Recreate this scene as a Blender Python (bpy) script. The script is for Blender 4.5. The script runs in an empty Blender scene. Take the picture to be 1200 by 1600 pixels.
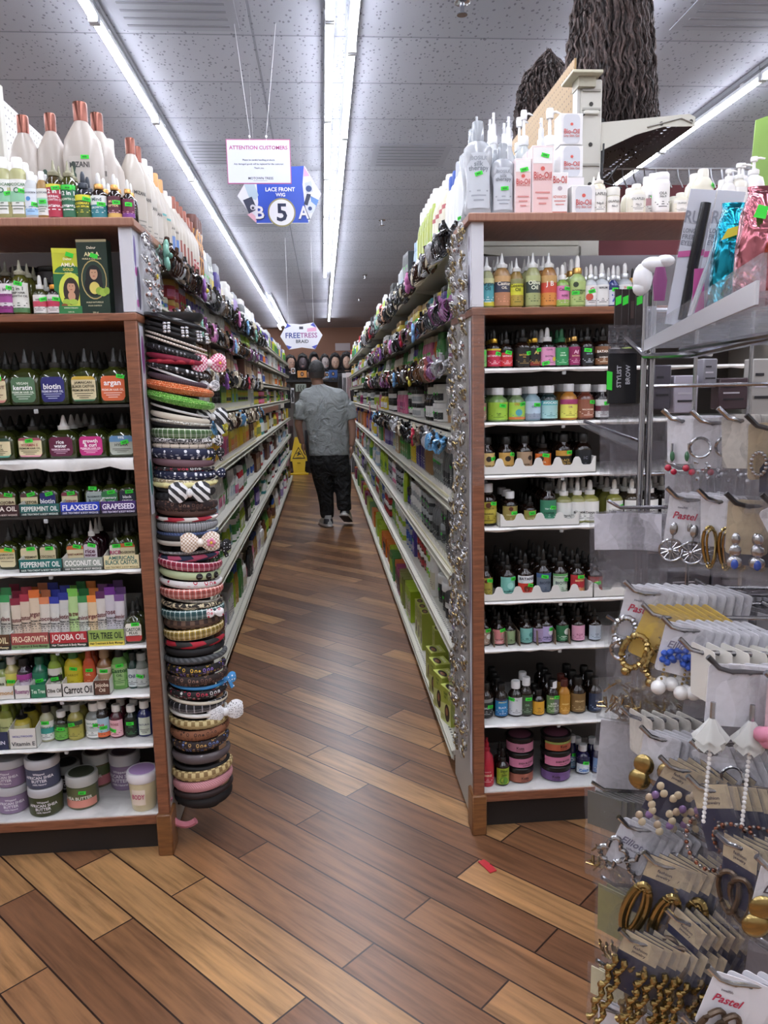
import bpy, math, random
from mathutils import Vector, Matrix
R = random.Random(7)
SC = bpy.context.scene
COL = SC.collection
PI = math.pi

# ---------------------------------------------------------------- camera
F, H = 1200.0, 1.45
_y = Vector((-96, 184, -F)).normalized()
_z = -Vector((160, -7740, -F)); _z = (_z - _y * _z.dot(_y)).normalized()
_x = _y.cross(_z)
M3 = Matrix((_x, _y, _z))
cam = bpy.data.cameras.new('camera'); cam_ob = bpy.data.objects.new('camera', cam); COL.objects.link(cam_ob)
cam.sensor_fit = 'VERTICAL'; cam.sensor_height = 36; cam.lens = 27; cam.clip_start = .05; cam.clip_end = 100
cam_ob.matrix_world = Matrix.Translation((0, 0, H)) @ M3.to_4x4()
SC.camera = cam_ob
C0 = Vector((0, 0, H))
def at(px, py, ax, val):
    """the point of the plane (axis ax = val) seen at a pixel of the 1200x1600 photograph"""
    r = M3 @ Vector((px - 600, 800 - py, -F))
    return C0 + r * ((val - C0[ax]) / r[ax])

# ---------------------------------------------------------------- world, exposure
w = bpy.data.worlds.new('world'); SC.world = w; w.use_nodes = True
w.node_tree.nodes['Background'].inputs[0].default_value = (.5, .55, .65, 1)
w.node_tree.nodes['Background'].inputs[1].default_value = .05
SC.view_settings.view_transform = 'Standard'; SC.view_settings.look = 'None'
SC.view_settings.gamma = 1; SC.view_settings.use_curve_mapping = False
SC.view_settings.exposure = 1.25
LAMP = 20.0
try:
    SC.cycles.transparent_max_bounces = 24
    SC.cycles.max_bounces = 6
    SC.cycles.sample_clamp_indirect = 6
except Exception: pass

# ---------------------------------------------------------------- materials
def lin(h):
    h = h.lstrip('#'); o = []
    for i in (0, 2, 4):
        c = int(h[i:i+2], 16) / 255
        o.append(c / 12.92 if c <= .04045 else ((c + .055) / 1.055) ** 2.4)
    return (*o, 1)
_mc = {}
def mat(hexc, rough=.4, metal=0., trans=0., coat=0., emit=0.):
    k = (hexc, rough, metal, trans, coat, emit)
    if k in _mc: return _mc[k]
    m = bpy.data.materials.new('m_' + hexc); m.use_nodes = True
    b = m.node_tree.nodes['Principled BSDF']
    b.inputs['Base Color'].default_value = lin(hexc); b.inputs['Roughness'].default_value = rough
    b.inputs['Metallic'].default_value = metal; b.inputs['Transmission Weight'].default_value = trans
    b.inputs['Coat Weight'].default_value = coat
    if emit:
        b.inputs['Emission Color'].default_value = lin(hexc); b.inputs['Emission Strength'].default_value = emit
    _mc[k] = m; return m
def glass(h): return mat(h, .07, 0, 0, .6)
def clear(h): return mat(h, .12, 0, .35, .3)
def metal(h, r=.25): return mat(h, r, 1)
def nodes(name):
    m = bpy.data.materials.new(name); m.use_nodes = True
    return m, m.node_tree.nodes, m.node_tree.links, m.node_tree.nodes['Principled BSDF']
def math_(N, L, op, a, b=None):
    n = N.new('ShaderNodeMath'); n.operation = op
    for i, v in enumerate((a, b)):
        if v is None: continue
        if isinstance(v, (int, float)): n.inputs[i].default_value = v
        else: L.new(v, n.inputs[i])
    return n.outputs[0]
def mix(N, L, f, a, b):
    n = N.new('ShaderNodeMix'); n.data_type = 'RGBA'
    for i, v in ((0, f), (6, a), (7, b)):
        if isinstance(v, (int, float, tuple)): n.inputs[i].default_value = v
        else: L.new(v, n.inputs[i])
    return n.outputs[2]
def bump(N, L, b, src, s, d=.01):
    n = N.new('ShaderNodeBump'); n.inputs['Strength'].default_value = s; n.inputs['Distance'].default_value = d
    L.new(src, n.inputs['Height']); L.new(n.outputs[0], b.inputs['Normal'])
def tex(N, L, kind, vec, **kw):
    n = N.new('ShaderNodeTex' + kind)
    if vec is not None: L.new(vec, n.inputs['Vector'])
    for k, v in kw.items():
        if k in n.inputs: n.inputs[k].default_value = v
        else: setattr(n, k, v)
    return n
def ramp(N, L, f, *stops):
    n = N.new('ShaderNodeValToRGB'); L.new(f, n.inputs[0]); e = n.color_ramp.elements
    while len(e) < len(stops): e.new(.5)
    for el, (p, c) in zip(e, stops): el.position = p; el.color = c if isinstance(c, tuple) else lin(c)
    return n.outputs[0]
def coord(N, what='Object'):
    return N.new('ShaderNodeTexCoord').outputs[what]

FLOOR_ANGLE = 46.3
def floor_mat():
    m, N, L, b = nodes('wood_floor')
    mp = N.new('ShaderNodeMapping'); L.new(coord(N), mp.inputs[0]); mp.inputs['Rotation'].default_value = (0, 0, math.radians(FLOOR_ANGLE))
    br = tex(N, L, 'Brick', mp.outputs[0], Scale=1.0)
    br.offset = .37; br.offset_frequency = 2; br.squash = 1; br.squash_frequency = 1
    br.inputs['Brick Width'].default_value = .93; br.inputs['Row Height'].default_value = .122
    br.inputs['Mortar Size'].default_value = .0028; br.inputs['Mortar Smooth'].default_value = .2; br.inputs['Bias'].default_value = 0
    br.inputs['Color1'].default_value = (0, 0, 0, 1); br.inputs['Color2'].default_value = (1, 1, 1, 1); br.inputs['Mortar'].default_value = (.5, .5, .5, 1)
    base = ramp(N, L, br.outputs['Color'], (0, '5c3e2c'), (.3, '78533a'), (.62, '8a6344'), (.9, 'aa8257'), (1, '946a48'))
    # grain along the plank
    sp = N.new('ShaderNodeMapping'); L.new(mp.outputs[0], sp.inputs[0]); sp.inputs['Scale'].default_value = (2.2, 30, 1)
    ad = N.new('ShaderNodeVectorMath'); ad.operation = 'ADD'; L.new(sp.outputs[0], ad.inputs[0])
    sc = N.new('ShaderNodeVectorMath'); sc.operation = 'SCALE'; L.new(br.outputs['Color'], sc.inputs[0]); sc.inputs['Scale'].default_value = 37
    L.new(sc.outputs[0], ad.inputs[1])
    g = tex(N, L, 'Noise', ad.outputs[0], Scale=1.6, Detail=7, Roughness=.6, Distortion=.25)
    g2 = tex(N, L, 'Noise', coord(N), Scale=1.1, Detail=3)
    c = mix(N, L, 1.0, base, ramp(N, L, g.outputs[0], (.3, (.55, .53, .5, 1)), (.5, (.98, .98, .98, 1)), (.7, (1.3, 1.27, 1.22, 1))))
    c.node.blend_type = 'MULTIPLY'
    c2 = mix(N, L, 1.0, c, ramp(N, L, g2.outputs[0], (.3, (.82, .8, .8, 1)), (.7, (1.15, 1.15, 1.12, 1)))); c2.node.blend_type = 'MULTIPLY'
    c3 = mix(N, L, br.outputs['Fac'], c2, lin('2c1a13'))
    L.new(c3, b.inputs['Base Color'])
    sc_ = tex(N, L, 'Noise', sp.outputs[0], Scale=22, Detail=3)
    L.new(math_(N, L, 'ADD', math_(N, L, 'MULTIPLY', sc_.outputs[0], .16), .24), b.inputs['Roughness'])
    h = math_(N, L, 'SUBTRACT', math_(N, L, 'MULTIPLY', g.outputs[0], .25), br.outputs['Fac'])
    bump(N, L, b, h, .35, .003)
    return m
def ceiling_mat():
    m, N, L, b = nodes('ceiling_tile')
    co = coord(N)
    mp = N.new('ShaderNodeMapping'); L.new(co, mp.inputs[0]); mp.inputs['Location'].default_value = (.3, -.088, 0)
    br = tex(N, L, 'Brick', mp.outputs[0], Scale=1.0); br.offset = 0; br.squash = 1
    br.inputs['Brick Width'].default_value = 90; br.inputs['Row Height'].default_value = .61
    br.inputs['Mortar Size'].default_value = .008; br.inputs['Mortar Smooth'].default_value = .3
    br.inputs['Color1'].default_value = lin('a6a8b2'); br.inputs['Color2'].default_value = lin('9c9ea8'); br.inputs['Mortar'].default_value = lin('80838c')
    st = N.new('ShaderNodeMapping'); L.new(co, st.inputs[0]); st.inputs['Scale'].default_value = (1, .55, 1)
    vo = tex(N, L, 'Voronoi', st.outputs[0], Scale=42, Randomness=1)
    no = tex(N, L, 'Noise', co, Scale=24, Detail=2)
    pit = math_(N, L, 'LESS_THAN', math_(N, L, 'ADD', vo.outputs['Distance'], math_(N, L, 'MULTIPLY', no.outputs[0], .5)), .47)
    no2 = tex(N, L, 'Noise', co, Scale=160, Detail=3)
    c = mix(N, L, math_(N, L, 'MULTIPLY', pit, .6), br.outputs['Color'], lin('4c4e56'))
    L.new(c, b.inputs['Base Color']); b.inputs['Roughness'].default_value = .85
    h = math_(N, L, 'SUBTRACT', math_(N, L, 'MULTIPLY', no2.outputs[0], .4), math_(N, L, 'ADD', pit, br.outputs['Fac']))
    bump(N, L, b, h, .6, .004)
    return m
def wood_mat(name, c1, c2, sc=(1, 1, 12), rough=.45):
    m, N, L, b = nodes(name)
    mp = N.new('ShaderNodeMapping'); L.new(coord(N), mp.inputs[0]); mp.inputs['Scale'].default_value = sc
    g = tex(N, L, 'Noise', mp.outputs[0], Scale=14, Detail=6, Distortion=.6)
    L.new(ramp(N, L, g.outputs[0], (.3, c1), (.7, c2)), b.inputs['Base Color'])
    b.inputs['Roughness'].default_value = rough; bump(N, L, b, g.outputs[0], .15, .002)
    return m
def pegboard_mat(name, c, hole='20201f'):
    m, N, L, b = nodes(name)
    sp = N.new('ShaderNodeSeparateXYZ'); L.new(coord(N), sp.inputs[0])
    ds = []
    for ax in (1, 2):
        f = math_(N, L, 'SUBTRACT', math_(N, L, 'FRACT', math_(N, L, 'MULTIPLY', sp.outputs[ax], 1/.0254)), .5)
        ds.append(math_(N, L, 'MULTIPLY', f, f))
    hit = math_(N, L, 'LESS_THAN', math_(N, L, 'ADD', *ds), .018)
    L.new(mix(N, L, hit, lin(c), lin(hole)), b.inputs['Base Color']); b.inputs['Roughness'].default_value = .6
    return m
def paper_mat():
    m, N, L, b = nodes('shelf_paper')
    n = tex(N, L, 'Noise', coord(N), Scale=9, Detail=5, Distortion=1)
    L.new(ramp(N, L, n.outputs[0], (.35, 'c9c8c6'), (.55, 'e2e1df')), b.inputs['Base Color']); b.inputs['Roughness'].default_value = .5
    bump(N, L, b, n.outputs[0], .5, .01)
    return m
def bag_mat(name, tint='f2f2f4', fac=.3, rough=.12, sc=60):
    m, N, L, b = nodes(name)
    b.inputs['Base Color'].default_value = lin(tint); b.inputs['Roughness'].default_value = rough
    n = tex(N, L, 'Noise', coord(N), Scale=sc, Detail=4, Distortion=1.5); bump(N, L, b, n.outputs[0], 1, .006)
    t = N.new('ShaderNodeBsdfTransparent'); mx = N.new('ShaderNodeMixShader')
    mr = N.new('ShaderNodeMapRange'); L.new(n.outputs[0], mr.inputs[0]); mr.inputs[1].default_value = .35; mr.inputs[2].default_value = .75
    mr.inputs[3].default_value = fac * .55; mr.inputs[4].default_value = min(1, fac * 1.9)
    L.new(mr.outputs[0], mx.inputs[0]); L.new(t.outputs[0], mx.inputs[1]); L.new(b.outputs[0], mx.inputs[2])
    L.new(mx.outputs[0], N['Material Output'].inputs[0])
    return m
def cloth(kind, c1, c2='ffffff', c3='000000', s=1.0):
    """printed fabrics of the headbands, laid out on the band's own UVs (metres)"""
    k = (kind, c1, c2, c3, s)
    if k in _mc: return _mc[k]
    m, N, L, b = nodes('cloth_' + kind); uv = coord(N, 'UV')
    mp = N.new('ShaderNodeMapping'); L.new(uv, mp.inputs[0]); mp.inputs['Scale'].default_value = (s, s, s); v = mp.outputs[0]
    A, B, D = lin(c1), lin(c2), lin(c3)
    b.inputs['Roughness'].default_value = .7
    if kind == 'plain':
        col = A; n = tex(N, L, 'Noise', v, Scale=90, Detail=3); bump(N, L, b, n.outputs[0], .6, .004)
        b.inputs['Base Color'].default_value = A
    elif kind == 'dots':
        vo = tex(N, L, 'Voronoi', v, Scale=95, Randomness=.35)
        L.new(mix(N, L, math_(N, L, 'LESS_THAN', vo.outputs['Distance'], .27), A, B), b.inputs['Base Color'])
    elif kind == 'check':
        ch = tex(N, L, 'Checker', v, Scale=110); ch.inputs[1].default_value = A; ch.inputs[2].default_value = B
        L.new(ch.outputs[0], b.inputs['Base Color'])
    elif kind == 'stripe':
        wv = tex(N, L, 'Wave', v, Scale=22, Distortion=1.5); wv.bands_direction = 'DIAGONAL'
        L.new(ramp(N, L, wv.outputs['Fac'], (.45, A), (.5, B)), b.inputs['Base Color'])
    elif kind == 'plaid':
        sp = N.new('ShaderNodeSeparateXYZ'); L.new(v, sp.inputs[0]); t = A
        for ax in (0, 1):
            f = math_(N, L, 'FRACT', math_(N, L, 'MULTIPLY', sp.outputs[ax], 62))
            t = mix(N, L, math_(N, L, 'MULTIPLY', math_(N, L, 'LESS_THAN', f, .42), .55), t, D)
            f2 = math_(N, L, 'COMPARE', f, .72); f2.node.inputs[2].default_value = .07
            t = mix(N, L, f2, t, B)
        L.new(t, b.inputs['Base Color'])
    elif kind == 'print':
        vo = tex(N, L, 'Voronoi', v, Scale=85, Randomness=.5)
        ring = math_(N, L, 'COMPARE', vo.outputs['Distance'], .3); ring.node.inputs[2].default_value = .08
        L.new(mix(N, L, ring, A, mix(N, L, math_(N, L, 'GREATER_THAN', N_sep(N, L, vo.outputs['Color']), .5), B, D)), b.inputs['Base Color'])
    elif kind == 'gem':
        vo = tex(N, L, 'Voronoi', v, Scale=230, Randomness=.25); b.inputs['Roughness'].default_value = .15
        L.new(ramp(N, L, vo.outputs['Distance'], (.1, B), (.35, A), (.6, D)), b.inputs['Base Color'])
        bump(N, L, b, vo.outputs['Distance'], 1, .004)
        b.inputs['Metallic'].default_value = .35
    elif kind == 'leopard':
        n = tex(N, L, 'Noise', v, Scale=70, Detail=2, Distortion=2)
        L.new(ramp(N, L, n.outputs[0], (.47, A), (.5, B)), b.inputs['Base Color'])
    _mc[k] = m; return m
def N_sep(N, L, c):
    s = N.new('ShaderNodeSeparateColor'); L.new(c, s.inputs[0]); return s.outputs[0]

# ---------------------------------------------------------------- mesh building
_tc = {}
def text_geo(s):
    if s in _tc: return _tc[s]
    cu = bpy.data.curves.new('t', 'FONT'); cu.body = s; cu.size = 1; cu.align_x = 'CENTER'; cu.align_y = 'CENTER'; cu.resolution_u = 2; cu.offset = .02
    ob = bpy.data.objects.new('t', cu); me = bpy.data.meshes.new_from_object(ob)
    vs = [(v.co.x, v.co.y) for v in me.vertices]; fs = [tuple(p.vertices) for p in me.polygons]
    bpy.data.objects.remove(ob); bpy.data.curves.remove(cu); bpy.data.meshes.remove(me)
    if vs:
        xs = [v[0] for v in vs]; ys = [v[1] for v in vs]; cx = (min(xs)+max(xs))/2; cy = (min(ys)+max(ys))/2
        vs = [(x-cx, y-cy) for x, y in vs]; wd = max(xs)-min(xs); ht = max(ys)-min(ys)
    else: wd = ht = 1
    _tc[s] = (vs, fs, wd, ht); return _tc[s]

class G:
    def __init__(s): s.v = []; s.f = []; s.m = []; s.mats = []; s.uv = {}
    def slot(s, m):
        if m not in s.mats: s.mats.append(m)
        return s.mats.index(m)
    def add(s, vs, fs, m):
        o = len(s.v); i = s.slot(m); s.v.extend(vs)
        for f in fs: s.f.append(tuple(a + o for a in f)); s.m.append(i)
        return s
    def loft(s, rings, m, seg=20, cap0=True, cap1=True):
        """rings of (z, rx, ry[, n, cx, cy]); n is the roundness exponent of the section"""
        vs = []
        for r in rings:
            z, rx, ry = r[:3]; n = r[3] if len(r) > 3 else 2; cx = r[4] if len(r) > 4 else 0; cy = r[5] if len(r) > 5 else 0
            for k in range(seg):
                a = 2*PI*k/seg + PI/seg; c, d = math.cos(a), math.sin(a)
                vs.append((cx + rx*math.copysign(abs(c)**(2/n), c), cy + ry*math.copysign(abs(d)**(2/n), d), z))
        fs = []
        for i in range(len(rings)-1):
            for k in range(seg):
                a = i*seg+k; b = i*seg+(k+1) % seg; fs.append((a, b, b+seg, a+seg))
        if cap0: fs.append(tuple(range(seg-1, -1, -1)))
        if cap1: fs.append(tuple((len(rings)-1)*seg+k for k in range(seg)))
        return s.add(vs, fs, m)
    def box(s, x0, x1, y0, y1, z0, z1, m, b=0):
        if b:
            vs = []
            for z, i in ((z0, b), (z0+b, 0), (z1-b, 0), (z1, b)):
                for x, y in ((x0+i, y0+b), (x0+b, y0+i), (x1-b, y0+i), (x1-i, y0+b), (x1-i, y1-b), (x1-b, y1-i), (x0+b, y1-i), (x0+i, y1-b)): vs.append((x, y, z))
            fs = [tuple(range(7, -1, -1)), tuple(range(24, 32))]
            for r in range(3):
                for k in range(8): fs.append((r*8+k, r*8+(k+1) % 8, r*8+8+(k+1) % 8, r*8+8+k))
            return s.add(vs, fs, m)
        vs = [(x0, y0, z0), (x1, y0, z0), (x1, y1, z0), (x0, y1, z0), (x0, y0, z1), (x1, y0, z1), (x1, y1, z1), (x0, y1, z1)]
        return s.add(vs, [(3, 2, 1, 0), (4, 5, 6, 7), (0, 1, 5, 4), (1, 2, 6, 5), (2, 3, 7, 6), (3, 0, 4, 7)], m)
    def tube(s, pts, r, m, seg=8, closed=False, caps=True):
        pts = [Vector(p) for p in pts]; n = len(pts); vs = []; up = Vector((0, 0, 1))
        for i, p in enumerate(pts):
            a = pts[(i-1) % n] if (i or closed) else p; b = pts[(i+1) % n] if (i < n-1 or closed) else p
            t = (b-a).normalized() if (b-a).length > 1e-9 else Vector((0, 0, 1))
            ref = up if abs(t.z) < .9 else Vector((0, 1, 0)); u = t.cross(ref).normalized(); w_ = u.cross(t)
            rr = r[i] if isinstance(r, (list, tuple)) else r
            for k in range(seg):
                an = 2*PI*k/seg; vs.append(tuple(p + u*rr*math.cos(an) + w_*rr*math.sin(an)))
        fs = []
        for i in range(n if closed else n-1):
            j = (i+1) % n
            for k in range(seg): fs.append((i*seg+k, i*seg+(k+1) % seg, j*seg+(k+1) % seg, j*seg+k))
        if caps and not closed: fs += [tuple(range(seg-1, -1, -1)), tuple((n-1)*seg+k for k in range(seg))]
        return s.add(vs, fs, m)
    def ball(s, c, r, m, seg=10, rings=6):
        if isinstance(r, (int, float)): r = (r, r, r)
        rg = [(c[2]-r[2]*math.cos(PI*i/rings), max(1e-4, r[0]*math.sin(PI*i/rings)), max(1e-4, r[1]*math.sin(PI*i/rings)), 2, c[0], c[1]) for i in range(rings+1)]
        return s.loft(rg, m, seg)
    def poly(s, pts, m):
        return s.add([tuple(p) for p in pts], [tuple(range(len(pts)))], m)
    def prism(s, pts, fn, t, m, mside=None):
        """polygon pts (2D) given thickness t by fn(x, y, depth) -> 3D"""
        n = len(pts); vs = [fn(x, y, 0) for x, y in pts] + [fn(x, y, t) for x, y in pts]
        s.add(vs, [tuple(range(n)), tuple(range(2*n-1, n-1, -1))], m)
        return s.add(vs, [(i, i+n, (i+1) % n + n, (i+1) % n) for i in range(n)], mside or m)
    def text(s, t, fn, h, m, maxw=1e9, x=0, y=0):
        vs, fs, wd, ht = text_geo(t); k = h/.72; kx = min(k, maxw/max(wd, .01))
        return s.add([tuple(fn(x + a*kx, y + b*k)) for a, b in vs], fs, m)
    def mesh(s, name, sharp=40):
        me = bpy.data.meshes.new(name); me.from_pydata(s.v, [], s.f)
        for m in s.mats: me.materials.append(m)
        me.polygons.foreach_set('material_index', s.m); me.polygons.foreach_set('use_smooth', [True]*len(s.f))
        if s.uv:
            l = me.uv_layers.new(name='UVMap'); vi = [0]*len(me.loops); me.loops.foreach_get('vertex_index', vi)
            o = []
            for i in vi: o.extend(s.uv.get(i, (0, 0)))
            l.data.foreach_set('uv', o)
        me.update()
        try: me.set_sharp_from_angle(angle=math.radians(sharp))
        except Exception: pass
        return me

def link(name, data, parent=None, loc=(0, 0, 0), rz=0, **props):
    o = bpy.data.objects.new(name, data); COL.objects.link(o)
    if parent: o.parent = parent
    o.location = loc
    if rz: o.rotation_euler = (0, 0, rz)
    for k, v in props.items():
        if v: o[k] = v
    return o
def obj(name, g, parent=None, loc=(0, 0, 0), rz=0, **props):
    return link(name, g.mesh(name), parent, loc, rz, **props)
def copy_tree(o, loc, rot=None, scale=None, **props):
    c = o.copy(); COL.objects.link(c); c.location = loc
    if rot is not None: c.rotation_euler = rot
    if scale: c.scale = (scale,)*3
    for ch in o.children:
        d = ch.copy(); COL.objects.link(d); d.parent = c
        for g2 in ch.children:
            e = g2.copy(); COL.objects.link(e); e.parent = d
    for k, v in props.items(): c[k] = v
    return c
used_labels = {}
def uniq(label, group):
    if len(label.split()) > 16: print('LONG', len(label.split()), label)
    used_labels.setdefault(label, set()).add(group); return label

# ---------------------------------------------------------------- products
WHITE = 'e6e5e2'
def wrapper(rx, ry, n, off=.0006):
    if n < 2.6:
        def fn(x, z):
            a = x/rx; return ((rx+off)*math.sin(a), -(ry+off)*math.cos(a), z)
    else:
        def fn(x, z):
            q = min(1, abs(x/rx)); return (x*(1+off/rx), -(ry*(1-q**n)**(1/n)) - off, z)
    return fn
def label_geo(sec, spec):
    """sec (z0, z1, rx, ry, n); spec dict: c colour, w fraction of half girth, t texts 'TXT:hex:size:pos', top/bot bands, r corner"""
    z0, z1, rx, ry, n = sec
    hz = z1-z0
    z0, z1 = z0 + hz*spec.get('z0', 0), z0 + hz*spec.get('z1', 1); hz = z1-z0
    fn = wrapper(rx, ry, n, .0008); hw = rx*(spec.get('w', 1.25) if n < 2.6 else min(.86, spec.get('w', .8)))
    g = G(); rc = spec.get('r', 0)*min(hw, hz/2); N = 14
    def strip(a, b, m, f, inset=0):
        vs, fs = [], []
        for i in range(N+1):
            x = -hw + 2*hw*i/N; e = hw-abs(x); d = 0
            if rc and e < rc: d = rc - math.sqrt(max(0, rc*rc-(rc-e)**2))
            za = max(a, z0+d); zb = min(b, z1-d); zb = max(za, zb)
            vs += [f(x, za), f(x, zb)]
            if i: fs.append((2*i-2, 2*i, 2*i+1, 2*i-1))
        g.add(vs, fs, m)
    strip(z0, z1, mat(spec['c'], .45), fn)
    f2 = wrapper(rx, ry, n, .0014); f3 = wrapper(rx, ry, n, .002)
    if 'top' in spec: strip(z1-hz*spec.get('tf', .25), z1, mat(spec['top'], .45), f2)
    if 'bot' in spec: strip(z0, z0+hz*spec.get('bf', .25), mat(spec['bot'], .45), f2)
    if 'mid' in spec: strip(z0+hz*.35, z0+hz*.65, mat(spec['mid'], .45), f2)
    ink = spec.get('i', '3a3a3a')
    for t in spec.get('t', ()):
        p = t.split(':'); c = p[1] if len(p) > 1 and p[1] else ink; sz = float(p[2]) if len(p) > 2 else .2; po = float(p[3]) if len(p) > 3 else .6
        g.text(p[0], f3, hz*sz, mat(c, .5), hw*1.8, 0, z0+hz*po)
    for k in range(spec.get('bars', 3)):
        q = .30 - k*.085; ww = hw*(.75-.18*((k*7) % 3)); th = hz*.028
        if q < .08: break
        g.add([f3(-ww, z0+hz*q), f3(0, z0+hz*q), f3(ww, z0+hz*q), f3(ww, z0+hz*q+th), f3(0, z0+hz*q+th), f3(-ww, z0+hz*q+th)], [(0, 1, 4, 5), (1, 2, 3, 4)], mat(ink, .5))
    if spec.get('leaf'):
        for k in range(5):
            cz = z0+hz*(.12+.17*k); cx = -hw*.55; pts = [f3(cx+.011*math.cos(a)*(.6+.4*math.sin(a)), cz+.02*math.sin(a)) for a in [PI*2*j/10 for j in range(10)]]
            g.poly(pts, mat('3c5145', .5))
    if spec.get('dot'):
        dx, dz, dr, dc = spec['dot']; g.poly([f3(hw*dx+hw*dr*math.cos(a), z0+hz*dz+hw*dr*math.sin(a)) for a in [PI*2*j/14 for j in range(14)]], mat(dc, .5))
    return g
def sticker_geo(sec, fx, fz, seed):
    z0, z1, rx, ry, n = sec; f = wrapper(rx, ry, n, .0028); f2 = wrapper(rx, ry, n, .0034)
    g = G(); q = random.Random(seed); a = q.uniform(-.3, .3); w, h = min(.011, rx*.5), .0055
    cx, cz = rx*fx, z0+(z1-z0)*fz
    def fr(x, y, ff): return ff(cx+x*math.cos(a)-y*math.sin(a), cz+x*math.sin(a)+y*math.cos(a))
    m = mat('35d838', .5)
    g.add([fr(x, y, f) for x, y in ((-w, -h), (0, -h), (w, -h), (w, h), (0, h), (-w, h))], [(0, 1, 4, 5), (1, 2, 3, 4)], m)
    for x in (-.4, -.05, .3): g.poly([fr(w*x+u*w*.11, v*h*.4, f2) for u, v in ((-1, -1), (1, -1), (1, 1), (-1, 1))], mat('1d5a20', .5))
    return g
def knurl(g, z0, z1, r, m, seg=24, n=2):
    g.loft([(z0, r, r), (z0+(z1-z0)*.1, r*1.03, r*1.03), (z1-(z1-z0)*.12, r*1.03, r*1.03), (z1, r*.92, r*.92)], m, seg)

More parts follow.
